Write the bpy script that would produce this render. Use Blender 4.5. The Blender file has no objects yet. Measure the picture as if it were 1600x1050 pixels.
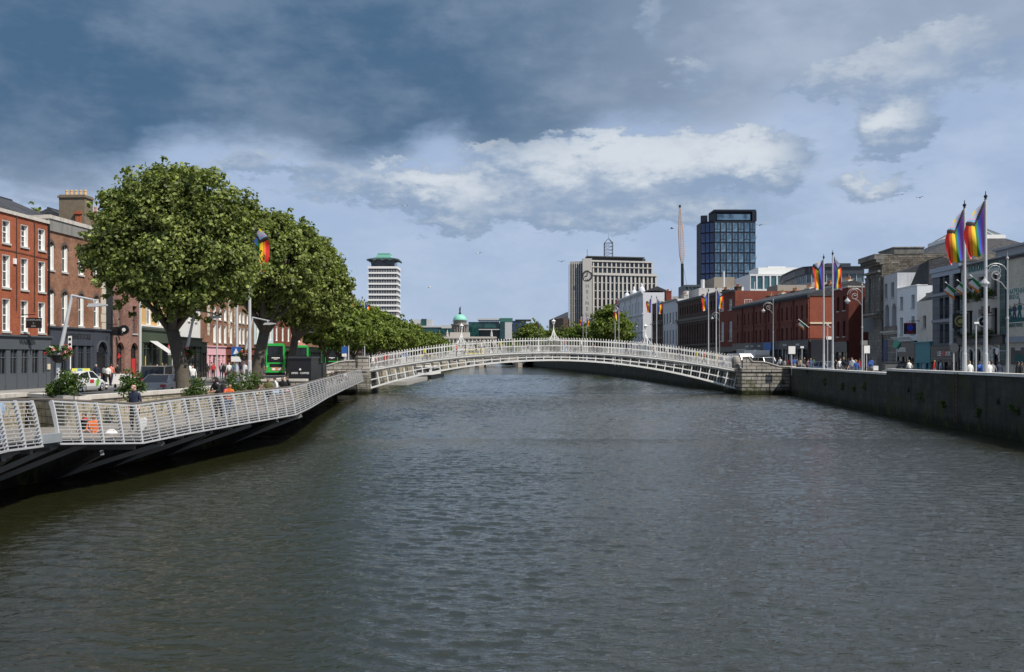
import bpy, math, random
import numpy as np
from mathutils import Vector, Matrix
random.seed(7)
rng = np.random.default_rng(7)
S = bpy.context.scene
COL = S.collection
R = math.radians
F = 1556.0; EYE = 4.2; CX = 800.0; HY = 558.0
# ---------------------------------------------------------------- camera
cd = bpy.data.cameras.new('camera'); cam = bpy.data.objects.new('camera', cd); COL.objects.link(cam)
cam.location = (0, 0, EYE); cam.rotation_euler = (R(90), 0, 0)
cd.sensor_fit = 'HORIZONTAL'; cd.sensor_width = 36; cd.lens = 36*F/1600; cd.shift_y = (HY-525)/1600
cd.clip_start = .5; cd.clip_end = 20000
S.camera = cam
# ---------------------------------------------------------------- exposure
S.view_settings.view_transform = 'Standard'; S.view_settings.look = 'None'
S.view_settings.gamma = 1; S.view_settings.exposure = 0.38
# ---------------------------------------------------------------- sun
SUN = Vector((.78, -.62, 0)).normalized()*math.cos(R(50)) + Vector((0, 0, math.sin(R(50))))
sl = bpy.data.lights.new('sun', 'SUN'); sl.energy = 4.2; sl.angle = R(.5); sl.color = (1, .93, .84)
so = bpy.data.objects.new('sun', sl); COL.objects.link(so)
so.rotation_euler = SUN.to_track_quat('Z', 'Y').to_euler(); so.location = (60, -60, 90)
# ---------------------------------------------------------------- world: Nishita sky with a cloud deck laid out by direction
W = bpy.data.worlds.new('World'); S.world = W; W.use_nodes = True
nt = W.node_tree; nt.nodes.clear()
class NG:
    def __init__(s, nt): s.nt = nt
    def n(s, t, **k):
        x = s.nt.nodes.new(t)
        for a, b in k.items(): setattr(x, a, b)
        return x
    def L(s, a, b): s.nt.links.new(a, b)
    def put(s, sock, v):
        if hasattr(v, 'is_output') or hasattr(v, 'links'): s.L(v, sock)
        else: sock.default_value = v
    def m(s, op, a, b=None, c=None, clamp=False):
        x = s.n('ShaderNodeMath', operation=op, use_clamp=clamp)
        s.put(x.inputs[0], a)
        if b is not None: s.put(x.inputs[1], b)
        if c is not None: s.put(x.inputs[2], c)
        return x.outputs[0]
    def mix(s, f, a, b, blend='MIX'):
        x = s.n('ShaderNodeMix', data_type='RGBA', blend_type=blend)
        s.put(x.inputs[0], f); s.put(x.inputs[6], a); s.put(x.inputs[7], b)
        return x.outputs[2]
    def ss(s, v, lo, hi, o0=0., o1=1.):
        x = s.n('ShaderNodeMapRange', interpolation_type='SMOOTHSTEP')
        s.put(x.inputs[0], v); s.put(x.inputs[1], lo); s.put(x.inputs[2], hi); x.inputs[3].default_value = o0; x.inputs[4].default_value = o1
        return x.outputs[0]
    def noise(s, vec, scale, detail=4., rough=.5, dist=0.):
        x = s.n('ShaderNodeTexNoise'); s.L(vec, x.inputs['Vector'])
        x.inputs['Scale'].default_value = scale; x.inputs['Detail'].default_value = detail
        x.inputs['Roughness'].default_value = rough; x.inputs['Distortion'].default_value = dist
        return x.outputs[0]
    def ramp(s, v, stops, interp='LINEAR'):
        x = s.n('ShaderNodeValToRGB'); s.L(v, x.inputs[0]); cr = x.color_ramp; cr.interpolation = interp
        while len(cr.elements) < len(stops): cr.elements.new(.5)
        for e, (p, c) in zip(cr.elements, stops):
            e.position = p; e.color = (c, c, c, 1) if isinstance(c, (int, float)) else (*c, 1)
        return x.outputs[0]
def lin(*c): return tuple(((v/255+.055)/1.055)**2.4 if v > 10 else v/255/12.92 for v in c)
g = NG(nt)
def azel(px, py):
    az = math.atan((px-CX)/F); return az, math.atan((HY-py)*math.cos(az)/F)
tc = g.n('ShaderNodeTexCoord'); sx = g.n('ShaderNodeSeparateXYZ'); g.L(tc.outputs['Generated'], sx.inputs[0])
az = g.m('ARCTAN2', sx.outputs[0], sx.outputs[1]); el = g.m('ARCSINE', sx.outputs[2])
cv = g.n('ShaderNodeCombineXYZ'); g.L(az, cv.inputs[0]); g.L(g.m('MULTIPLY', el, 2.0), cv.inputs[1])
P = cv.outputs[0]
n1 = g.noise(P, 5.5, 8, .58, .05)          # broad billows
n2 = g.noise(P, 16, 8, .62, .0)             # small billows
n3 = g.noise(P, 2.6, 3, .5)
wob = g.m('ADD', g.m('MULTIPLY', g.m('SUBTRACT', n1, .5), .10), g.m('MULTIPLY', g.m('SUBTRACT', n2, .5), .06))
u = g.m('MULTIPLY_ADD', az, .9, .5)         # 0..1 over +-0.55 rad
# lower edge of the dark deck as a function of azimuth
edge = [(0, 298), (150, 292), (300, 238), (430, 226), (560, 268), (620, 262), (700, 232), (790, 262), (860, 250), (960, 215), (1120, 205), (1240, 165), (1330, 175), (1450, 140), (1600, 130)]
st = []
for px, py in edge:
    a, e = azel(px, py); st.append((a*.9+.5, e*2))
be = g.m('MULTIPLY', g.ramp(u, [(0, st[0][1])] + st + [(1, .5)], 'EASE'), .5)
deck = g.ss(g.m('ADD', g.m('SUBTRACT', el, be), wob), -.014, .034)
tone = g.ramp(u, [(0, .05), (.25, .02), (.45, .02), (.54, .15), (.60, .38), (.70, .6), (.8, .78), (.95, .8)])
tone = g.m('ADD', tone, g.m('MULTIPLY', g.ss(n1, .42, .70), .30))
tone = g.m('ADD', tone, g.m('MULTIPLY', g.ss(n2, .45, .8), .13))
tone = g.m('ADD', tone, g.m('ADD', g.m('MULTIPLY', g.m('SUBTRACT', n3, .5), .35), g.m('MULTIPLY', g.ss(el, .35, .62), .75)), None, True)  # unseen clouds higher up made paler, added brightening for water and shaded walls
deckcol = g.mix(tone, (*lin(66, 94, 122), 1), (*lin(150, 163, 182), 1))
# cumulus: (px, py, rx, ry, brightness)
blobs = [(735, 300, 90, 26, 1.0), (705, 345, 48, 26, .8), (1050, 258, 170, 34, 1.2), (1185, 262, 52, 26, .9), (930, 285, 110, 40, .9),
         (900, 238, 70, 22, .9), (1365, 118, 78, 24, 1.0), (1400, 198, 44, 34, 1.25), (1370, 290, 44, 12, .8), (1012, 30, 30, 42, .7), (1395, 80, 25, 14, .7),
         (1085, 122, 44, 24, .75), (1160, 330, 260, 22, .35), (470, 262, 90, 22, .55), (900, 345, 190, 22, .45), (1540, 95, 110, 42, .55), (560, 300, 120, 22, .45), (60, 320, 120, 16, .5), (640, 285, 60, 22, .7), (770, 240, 60, 14, .5), (1150, 225, 60, 18, .8), (980, 225, 60, 16, .7), (330, 262, 60, 18, .5), (1250, 130, 60, 20, .5), (1460, 60, 60, 24, .6)]
cov = None; lit = None
wx = g.m('ADD', az, g.m('MULTIPLY', g.m('SUBTRACT', n2, .5), .10)); wy = g.m('ADD', el, g.m('MULTIPLY', g.m('SUBTRACT', g.noise(P, 21, 8, .65, .0), .5), .075))
for px, py, rx, ry, b in blobs:
    a, e = azel(px, py)
    dx = g.m('MULTIPLY', g.m('SUBTRACT', wx, a), F/rx); dy = g.m('MULTIPLY', g.m('SUBTRACT', wy, e), F/ry)
    d2 = g.m('ADD', g.m('MULTIPLY', dx, dx), g.m('MULTIPLY', dy, dy))
    c = g.m('MULTIPLY', g.m('EXPONENT', g.m('MULTIPLY', d2, -.8)), b)
    l = g.m('MULTIPLY', c, g.m('MULTIPLY_ADD', dy, .55, .55))
    cov = c if cov is None else g.m('ADD', cov, c); lit = l if lit is None else g.m('ADD', lit, l)
cmask = g.m('MULTIPLY', g.ss(g.m('ADD', cov, g.m('MULTIPLY', g.m('SUBTRACT', n2, .5), .7)), .28, .56), .94)
lit = g.m('ADD', lit, g.m('MULTIPLY', g.m('SUBTRACT', n2, .5), 2.2))
ccol = g.mix(g.ss(lit, .05, 1.15), (*lin(124, 143, 168), 1), (*lin(192, 198, 204), 1))
sky = g.n('ShaderNodeTexSky', sky_type='NISHITA', sun_disc=False, sun_elevation=R(50), sun_rotation=math.atan2(SUN.x, SUN.y))
sky.air_density = 1.0; sky.dust_density = .6; sky.ozone_density = 1.5
bg0 = g.n('ShaderNodeBackground'); g.L(sky.outputs[0], bg0.inputs[0]); bg0.inputs[1].default_value = .085
bg1 = g.n('ShaderNodeBackground'); bg1.inputs[1].default_value = 1.0
veil = g.m('ADD', g.m('MULTIPLY', g.ss(n1, .35, .7), .15), .86)          # thin high haze over the clear band
clear = g.mix(g.ss(g.m('ADD', g.m('MULTIPLY', n1, .6), g.m('MULTIPLY', n2, .4)), .38, .62), (*lin(146, 164, 192), 1), (*lin(160, 175, 198), 1))
allcol = g.mix(deck, clear, deckcol)
cm = g.m('MULTIPLY', cmask, g.m('MULTIPLY_ADD', deck, -.45, 1.))
allcol = g.mix(cm, allcol, ccol)
g.L(allcol, bg1.inputs[0])
fac = g.m('MAXIMUM', g.m('MAXIMUM', deck, cm), veil, None, True)
ms = g.n('ShaderNodeMixShader'); g.L(fac, ms.inputs[0]); g.L(bg0.outputs[0], ms.inputs[1]); g.L(bg1.outputs[0], ms.inputs[2])
wo = g.n('ShaderNodeOutputWorld'); g.L(ms.outputs[0], wo.inputs[0])
# ================================================================= materials
MATS = {}
def newmat(name):
    m = bpy.data.materials.new(name); m.use_nodes = True; m.node_tree.nodes.clear(); gg = NG(m.node_tree)
    o = gg.n('ShaderNodeOutputMaterial'); b = gg.n('ShaderNodeBsdfPrincipled'); gg.L(b.outputs[0], o.inputs[0])
    return m, gg, b, o
def plain(name, c, rough=.6, metal=0., var=.18, sc=3., bump=0., spec=.5, dirt=0.):
    if name in MATS: return MATS[name]
    m, gg, b, o = newmat(name); tc = gg.n('ShaderNodeTexCoord')
    n = gg.noise(tc.outputs['Object'], sc, 5, .6)
    col = gg.mix(gg.m('MULTIPLY', n, 1., None, True), tuple(v*(1-var) for v in c) + (1,), tuple(min(1, v*(1+var)) for v in c) + (1,))
    if dirt:
        mp = gg.n('ShaderNodeMapping'); gg.L(tc.outputs['Object'], mp.inputs[0]); mp.inputs['Scale'].default_value = (2.2, 2.2, .35)
        col = gg.mix(gg.m('MULTIPLY', gg.ss(gg.noise(mp.outputs[0], 1.3, 6, .65), .48, .72), dirt), col, tuple(v*.35 for v in c) + (1,))
    gg.L(col, b.inputs['Base Color']); b.inputs['Roughness'].default_value = rough; b.inputs['Metallic'].default_value = metal
    b.inputs['Specular IOR Level'].default_value = spec
    if bump:
        bp = gg.n('ShaderNodeBump'); bp.inputs['Strength'].default_value = bump; bp.inputs['Distance'].default_value = .05
        gg.L(gg.noise(tc.outputs['Object'], sc*6, 4, .6), bp.inputs['Height']); gg.L(bp.outputs[0], b.inputs['Normal'])
    MATS[name] = m; return m
def brick(name, c1, c2, mortar, bw=.23, bh=.085, ms=.012, patch=.3, rough=.85, stain=None, algae=False, bump=.4, off=.5):
    if name in MATS: return MATS[name]
    m, gg, b, o = newmat(name); uv = gg.n('ShaderNodeUVMap'); uv.uv_map = 'uv'; tc = gg.n('ShaderNodeTexCoord')
    bt = gg.n('ShaderNodeTexBrick'); gg.L(uv.outputs[0], bt.inputs['Vector']); bt.inputs['Scale'].default_value = 1; bt.offset = off
    bt.inputs['Color1'].default_value = (*c1, 1); bt.inputs['Color2'].default_value = (*c2, 1); bt.inputs['Mortar'].default_value = (*mortar, 1)
    bt.inputs['Brick Width'].default_value = bw; bt.inputs['Row Height'].default_value = bh; bt.inputs['Mortar Size'].default_value = ms; bt.inputs['Bias'].default_value = 0
    col = bt.outputs[0]
    n = gg.noise(tc.outputs['Object'], .45, 6, .65)
    col = gg.mix(gg.m('MULTIPLY', gg.ss(n, .35, .7), patch), col, tuple(v*.45 for v in c1) + (1,))
    n2 = gg.noise(uv.outputs[0], 3.2, 6, .8)
    col = gg.mix(gg.m('MULTIPLY', gg.ss(n2, .5, .75), patch*.8), col, tuple(min(1, v*1.5) for v in c2) + (1,))
    mp = gg.n('ShaderNodeMapping'); gg.L(uv.outputs[0], mp.inputs[0]); mp.inputs['Scale'].default_value = (1.6, .16, 1)
    if stain: col = gg.mix(gg.m('MULTIPLY', gg.ss(gg.noise(mp.outputs[0], 1.2, 6, .7), .5, .68), stain[1]), col, (*stain[0], 1))
    if algae:
        sp = gg.n('ShaderNodeSeparateXYZ'); gg.L(uv.outputs[0], sp.inputs[0])
        h = gg.m('ADD', sp.outputs[1], gg.m('MULTIPLY', gg.noise(mp.outputs[0], 1.5, 5, .7), 1.1))
        col = gg.mix(gg.ss(h, 1.5, .75), col, (.012, .015, .006, 1))
        mz = gg.noise(uv.outputs[0], .55, 5, .75)
        col = gg.mix(gg.m('MULTIPLY', gg.ss(gg.m('ADD', mz, gg.m('MULTIPLY', gg.m('SUBTRACT', gg.noise(mp.outputs[0], 2.2, 5, .7), .5), .5)), .50, .64), .8), col, (.05, .06, .014, 1))
    gg.L(col, b.inputs['Base Color']); b.inputs['Roughness'].default_value = rough; b.inputs['Specular IOR Level'].default_value = .25
    if bump:
        bp = gg.n('ShaderNodeBump'); bp.inputs['Strength'].default_value = bump; bp.inputs['Distance'].default_value = .02
        hh = gg.m('ADD', gg.m('SUBTRACT', 1., bt.outputs[1]), gg.m('MULTIPLY', gg.noise(uv.outputs[0], 9, 4, .7), .8))
        gg.L(hh, bp.inputs['Height']); gg.L(bp.outputs[0], b.inputs['Normal'])
    MATS[name] = m; return m
def glass(name, c, c2=None, rough=.06, spec=.6):
    if name in MATS: return MATS[name]
    m, gg, b, o = newmat(name); tc = gg.n('ShaderNodeTexCoord'); oi = gg.n('ShaderNodeObjectInfo')
    col = gg.mix(gg.m('MULTIPLY', oi.outputs['Random'], 1.), (*c, 1), (*(c2 or tuple(v*2.2 for v in c)), 1))
    n = gg.noise(tc.outputs['Object'], .3, 2, .5)
    col = gg.mix(gg.ss(n, .4, .7), col, tuple(v*.5 for v in c) + (1,))
    gg.L(col, b.inputs['Base Color']); b.inputs['Roughness'].default_value = rough; b.inputs['Specular IOR Level'].default_value = spec
    bp = gg.n('ShaderNodeBump'); bp.inputs['Strength'].default_value = .04; bp.inputs['Distance'].default_value = .1; gg.L(gg.noise(tc.outputs['Object'], .3, 1), bp.inputs['Height']); gg.L(bp.outputs[0], b.inputs['Normal'])
    MATS[name] = m; return m
WHITE = plain('white_paint', (.78, .78, .76), .45, var=.06, dirt=.12)
BRIDGEW = plain('bridge_white_paint', (.74, .74, .72), .5, var=.06, dirt=.25)
SILL = plain('stone_sill', (.42, .41, .39), .8)
BLACK = plain('black_paint', (.012, .012, .014), .35)
DKGREY = plain('dark_grey_paint', (.035, .04, .047), .5)
SHOPGREY = plain('slate_grey_paint', (.075, .087, .10), .55, var=.1, sc=1.5)
SHOPGREY2 = plain('blue_grey_paint', (.045, .052, .068), .5, var=.1, sc=1.5)
STEEL = plain('galvanised_steel', (.42, .44, .46), .4, .5, var=.1)
POLE = plain('pole_grey_paint', (.50, .51, .52), .45, .2, var=.08)
CHROME = plain('chrome', (.6, .6, .6), .15, 1.)
RUBBER = plain('rubber', (.015, .015, .015), .8)
COPING = plain('granite_coping', (.50, .47, .42), .85, var=.25, sc=2, bump=.3, dirt=.5)
GLASS = glass('window_glass', (.012, .014, .017), (.03, .034, .04))
GLASSC = glass('curtained_glass', (.03, .032, .035), (.30, .29, .27))
GLASSB = glass('blue_glass', (.02, .03, .04), (.05, .08, .11))
ROOFS = brick('roof_slates', (.045, .047, .055), (.075, .078, .085), (.02, .02, .024), .3, .22, .012, .35, .7, bump=.6)
CONC = plain('concrete', (.30, .29, .27), .85, var=.2, dirt=.3)
BRICK_A = brick('orange_red_brick', (.34, .088, .040), (.47, .135, .062), (.20, .09, .06), patch=.45)
BRICK_B = brick('mottled_brown_brick', (.26, .115, .07), (.40, .20, .12), (.20, .15, .11), patch=.75)
BRICK_C = brick('plum_brick', (.16, .06, .05), (.36, .18, .13), (.26, .2, .17), patch=.4)
BRICK_D = brick('old_dark_brick', (.075, .048, .040), (.14, .085, .066), (.06, .05, .045), patch=.5)
BRICK_R = brick('dark_red_brick', (.17, .046, .034), (.25, .07, .048), (.14, .06, .045), patch=.4)
BRICK_T = brick('terrace_red_brick', (.17, .055, .042), (.23, .085, .066), (.13, .06, .052), patch=.4)
STONE_W = brick('quay_wall_stone', (.058, .058, .050), (.085, .083, .072), (.040, .040, .036), 1.1, .42, .012, .6, .9, stain=((.016, .018, .014), .85), algae=True, bump=.3)
STONE_L = brick('parapet_stone', (.30, .26, .19), (.42, .38, .30), (.12, .11, .08), .8, .33, .02, .6, .9, stain=((.09, .09, .05), .8), bump=.9)
STONE_A = brick('abutment_stone', (.30, .28, .25), (.44, .415, .375), (.05, .05, .045), 1.1, .40, .035, .4, .9, stain=((.07, .07, .05), .6), bump=1.)
STONE_AB = brick('abutment_stone_tidal', (.27, .255, .225), (.44, .415, .37), (.05, .05, .045), 1.1, .40, .03, .4, .9, stain=((.07, .07, .05), .6), bump=1., algae=True)
STONE_G = brick('grey_granite', (.17, .165, .15), (.27, .26, .24), (.08, .08, .07), .9, .4, .015, .5, .9, stain=((.05, .05, .045), .6), bump=.5)
RUBBLE = brick('rubble_stone', (.10, .09, .075), (.30, .27, .22), (.07, .065, .055), .55, .22, .02, .7, .95, bump=1.)
ASPH = plain('asphalt', (.058, .058, .06), .9, var=.3, sc=1.2, bump=.3)
PAVE = brick('paving_flags', (.25, .24, .22), (.33, .32, .30), (.14, .14, .13), .9, .6, .012, .3, .9, bump=.2)
# ================================================================= mesh builder
class MB:
    def __init__(s): s.V = []; s.F = []; s.M = []
    def v(s, p): s.V.append((float(p[0]), float(p[1]), float(p[2]))); return len(s.V)-1
    def poly(s, pts, m=0):
        s.F.append([s.v(p) for p in pts]); s.M.append(m); return s
    def box(s, x0, x1, y0, y1, z0, z1, m=0):
        i = len(s.V)
        for z in (z0, z1):
            for x, y in ((x0, y0), (x1, y0), (x1, y1), (x0, y1)): s.V.append((x, y, z))
        for f in ((3, 2, 1, 0), (4, 5, 6, 7), (0, 1, 5, 4), (1, 2, 6, 5), (2, 3, 7, 6), (3, 0, 4, 7)):
            s.F.append([i+k for k in f]); s.M.append(m)
        return s
    def prism(s, pts, axis, a, b, m=0):
        """pts 2-D polygon; axis 'x','y' or 'z' is the extrusion axis"""
        def P(p, t): return (t, p[0], p[1]) if axis == 'x' else ((p[0], t, p[1]) if axis == 'y' else (p[0], p[1], t))
        i = len(s.V); n = len(pts)
        for t in (a, b):
            for p in pts: s.V.append(P(p, t))
        s.F.append([i+k for k in range(n)][::-1]); s.F.append([i+n+k for k in range(n)]); s.M += [m, m]
        for k in range(n):
            s.F.append([i+k, i+(k+1) % n, i+n+(k+1) % n, i+n+k]); s.M.append(m)
        return s
    def bar(s, p0, p1, w, h=None, m=0, up=(0, 0, 1)):
        h = h or w; p0 = Vector(p0); p1 = Vector(p1); d = (p1-p0)
        if d.length < 1e-6: return s
        d.normalize(); u = Vector(up)
        if abs(d.dot(u)) > .98: u = Vector((1, 0, 0))
        a = d.cross(u).normalized()*w/2; b = a.cross(d).normalized()*h/2; i = len(s.V)
        for q in (p0, p1):
            for k in (-a-b, a-b, a+b, -a+b): s.V.append(tuple(q+k))
        for f in ((0, 1, 2, 3), (7, 6, 5, 4), (0, 4, 5, 1), (1, 5, 6, 2), (2, 6, 7, 3), (3, 7, 4, 0)):
            s.F.append([i+k for k in f]); s.M.append(m)
        return s
    def tube(s, pts, rs, n=8, m=0, cap=True):
        pts = [Vector(p) for p in pts]; k = len(pts)
        if isinstance(rs, (int, float)): rs = [rs]*k
        base = len(s.V); pa = None
        for i in range(k):
            d = (pts[min(i+1, k-1)]-pts[max(i-1, 0)]).normalized()
            if pa is None:
                u = Vector((0, 0, 1)) if abs(d.z) < .9 else Vector((1, 0, 0)); a = d.cross(u).normalized()
            else: a = (pa-d*pa.dot(d)).normalized()
            pa = a; b = d.cross(a)
            for j in range(n):
                t = 2*math.pi*j/n; s.V.append(tuple(pts[i]+(a*math.cos(t)+b*math.sin(t))*rs[i]))
        for i in range(k-1):
            for j in range(n):
                q = base+i*n; s.F.append([q+j, q+(j+1) % n, q+n+(j+1) % n, q+n+j]); s.M.append(m)
        if cap:
            s.F.append([base+j for j in range(n)][::-1]); s.F.append([base+(k-1)*n+j for j in range(n)]); s.M += [m, m]
        return s
    def lathe(s, prof, n=16, c=(0, 0, 0), m=0, axis='z'):
        base = len(s.V)
        for r, z in prof:
            for j in range(n):
                t = 2*math.pi*j/n; a, b = r*math.cos(t), r*math.sin(t)
                s.V.append((c[0]+a, c[1]+b, c[2]+z) if axis == 'z' else ((c[0]+z, c[1]+a, c[2]+b) if axis == 'x' else (c[0]+a, c[1]+z, c[2]+b)))
        k = len(prof)
        for i in range(k-1):
            for j in range(n):
                q = base+i*n; s.F.append([q+j, q+(j+1) % n, q+n+(j+1) % n, q+n+j]); s.M.append(m)
        s.F.append([base+j for j in range(n)][::-1]); s.F.append([base+(k-1)*n+j for j in range(n)]); s.M += [m, m]
        return s
    def mesh(s, name, mats, smooth=False, uv=True):
        me = bpy.data.meshes.new(name); me.from_pydata(s.V, [], s.F)
        if not isinstance(mats, (list, tuple)): mats = [mats]
        for a in mats: me.materials.append(a)
        if any(s.M): me.polygons.foreach_set('material_index', s.M)
        if uv and any('Brick' in x.bl_idname for a in mats for x in a.node_tree.nodes):
            me.uv_layers.new(name='uv'); d = me.uv_layers[0].data
            for p in me.polygons:
                nx, ny, nz = p.normal
                if abs(nz) > .85: h = (1, 0)
                else:
                    l = math.hypot(nx, ny); h = (-ny/l, nx/l)
                for li in p.loop_indices:
                    x, y, z = me.vertices[me.loops[li].vertex_index].co
                    d[li].uv = (x, y) if abs(nz) > .85 else (x*h[0]+y*h[1], z/max(.35, math.sqrt(1-nz*nz)))
        if smooth: me.shade_smooth() if hasattr(me, 'shade_smooth') else [setattr(p, 'use_smooth', True) for p in me.polygons]
        return me
    def build(s, name, mats, parent=None, loc=(0, 0, 0), rotz=0., smooth=False):
        return link(name, s.mesh(name, mats, smooth), parent, loc, rotz)
def link(name, me, parent=None, loc=(0, 0, 0), rotz=0.):
    o = bpy.data.objects.new(name, me); COL.objects.link(o); o.parent = parent; o.location = loc; o.rotation_euler = (0, 0, rotz); return o
def tag(o, label=None, cat=None, group=None, kind=None):
    for k, v in (('label', label), ('category', cat), ('group', group), ('kind', kind)):
        if v: o[k] = v
    return o
def thing(name, label, cat, loc=(0, 0, 0), rotz=0., group=None):
    o = bpy.data.objects.new(name, None); COL.objects.link(o); o.location = loc; o.rotation_euler = (0, 0, rotz); o.empty_display_size = .3
    return tag(o, label, cat, group)
def struct(name, mb, mat, **k): return tag(mb.build(name, mat, **k), kind='structure')
def copytree(o, parent=None):
    c = o.copy(); COL.objects.link(c); c.parent = parent
    for ch in list(o.children): copytree(ch, c)
    return c
def place(o, loc, rotz=0., label=None, group=None, sc=None):
    o.location = loc; o.rotation_euler = (0, 0, rotz)
    if label: o['label'] = label
    if group: o['group'] = group
    if sc: o.scale = (sc, sc, sc)
    return o
def at(px, Y, z=0.): return ((px-CX)/F*Y, Y, z)
def zpx(py, Y): return EYE-(py-HY)/F*Y
def interp(poly, Y):
    for (x0, y0), (x1, y1) in zip(poly, poly[1:]):
        if y0 <= Y <= y1: return x0+(x1-x0)*(Y-y0)/(y1-y0)
    return poly[0][0] if Y < poly[0][1] else poly[-1][0]
def hit(px, poly):
    t = (px-CX)/F
    for (x0, y0), (x1, y1) in zip(poly, poly[1:]):
        a = x0-t*y0; b = x1-t*y1
        if a*b <= 0 and a != b:
            k = a/(a-b); return (x0+(x1-x0)*k, y0+(y1-y0)*k)
    return (poly[-1][0], poly[-1][1])
_fonts = {}
def text(name, s, size, mat, parent, loc, rot=(R(90), 0, 0), ex=.012, sx=1., align='CENTER', label=None, cat=None):
    key = (s, size, mat.name, ex, sx, align)
    if key not in _fonts:
        c = bpy.data.curves.new('t', 'FONT'); c.body = s; c.size = size; c.extrude = ex; c.align_x = align; c.align_y = 'CENTER'; c.resolution_u = 2; c.offset = size*.012
        o = bpy.data.objects.new('t', c); COL.objects.link(o); o.scale = (1, 1, 1)
        dg = bpy.context.evaluated_depsgraph_get(); me = bpy.data.meshes.new_from_object(o.evaluated_get(dg)); me.name = name
        bpy.data.objects.remove(o); bpy.data.curves.remove(c); me.materials.clear(); me.materials.append(mat)
        for v in me.vertices: v.co.x *= sx
        _fonts[key] = me
    o = link(name, _fonts[key], parent, loc); o.rotation_euler = rot; return o
def hsign(b, xc, yc, z0, z1, w, mat, lines=(), side=-1, nm='hanging_sign_board', disc=None):
    """board at right angles to the wall, readable from along the quay; side=-1 faces local -x"""
    o = bpy.data.objects.new('sign_bracket', MB().bar((0, 0, 0), (0, -yc-.1, 0), .06).mesh('sign_bracket', BLACK)); COL.objects.link(o); o.parent = b.e; o.location = (xc, 0, z1+.22)
    m = MB()
    if disc: m.lathe([(w/2, -.05), (w/2, .05)], 20, (0, 0, 0), axis='x')
    else: m.box(-.04, .04, -w/2, w/2, -(z1-z0)/2, (z1-z0)/2)
    s_ = m.build(nm, mat, b.e, (xc, -yc, (z0+z1)/2))
    for t_, sz, dz, mt in lines: text('sign_lettering', t_, sz, mt, s_, (side*.06, 0, dz), (R(90), 0, R(90*side)))
    return s_
# ================================================================= building kit
WM = {}
def win_mesh(w, h, kind, fm, d, arch):
    key = (round(w, 2), round(h, 2), kind, fm.name, d, arch)
    if key in WM: return WM[key]
    f = MB(); t = .07 if w > .7 else .05; y = d-.07; hw = w/2
    if 'liner' in kind:     # painted reveal, seen from the side as a white strip
        for sx in (-1, 1): f.box(*sorted((sx*hw, sx*(hw-.03))), .004, d, 0, h)
        f.box(-hw+.03, hw-.03, .004, d, h-.03, h); f.box(-hw+.03, hw-.03, .004, d, 0, .04); hw -= .03
    f.box(-hw, -hw+t, y, y+.06, .0, h); f.box(hw-t, hw, y, y+.06, 0, h)
    f.box(-hw+t, hw-t, y, y+.06, h-t, h); f.box(-hw+t, hw-t, y, y+.06, 0, t*1.2)
    if 'sash' in kind:
        f.box(-hw+t, hw-t, y-.015, y+.055, h*.5-.035, h*.5+.035)
        nb = 1 if '2x' in kind else (2 if '3x' in kind else 0)
        for i in range(nb):
            x = -hw+(i+1)*(2*hw)/(nb+1); f.box(x-.015, x+.015, y+.01, y+.05, t*1.2, h-t)
        rows = [.25, .75] if h > 1.9 or nb == 2 else [.25, .75]
        if nb:
            for r_ in rows: f.box(-hw+t, hw-t, y+.012, y+.048, h*r_-.013, h*r_+.013)
    elif 'case' in kind:
        f.box(-.03, .03, y, y+.05, t*1.2, h-t); f.box(-hw+t, hw-t, y, y+.05, h*.72-.025, h*.72+.025)
    elif 'strip' in kind:
        n = max(2, int(w/1.2))
        for i in range(1, n): x = -hw+i*2*hw/n; f.box(x-.04, x+.04, y, y+.05, t*1.2, h-t)
    p = MB(); p.box(-hw+t*.5, hw-t*.5, y+.035, y+.05, t, h-t*.5)
    s = MB(); s.box(-w/2-.08, w/2+.08, -.1, -.003, -.13, 0)
    WM[key] = (f.mesh('window', fm), p, s, {}); return WM[key]
PANES = [GLASS, GLASS, GLASSC]
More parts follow.
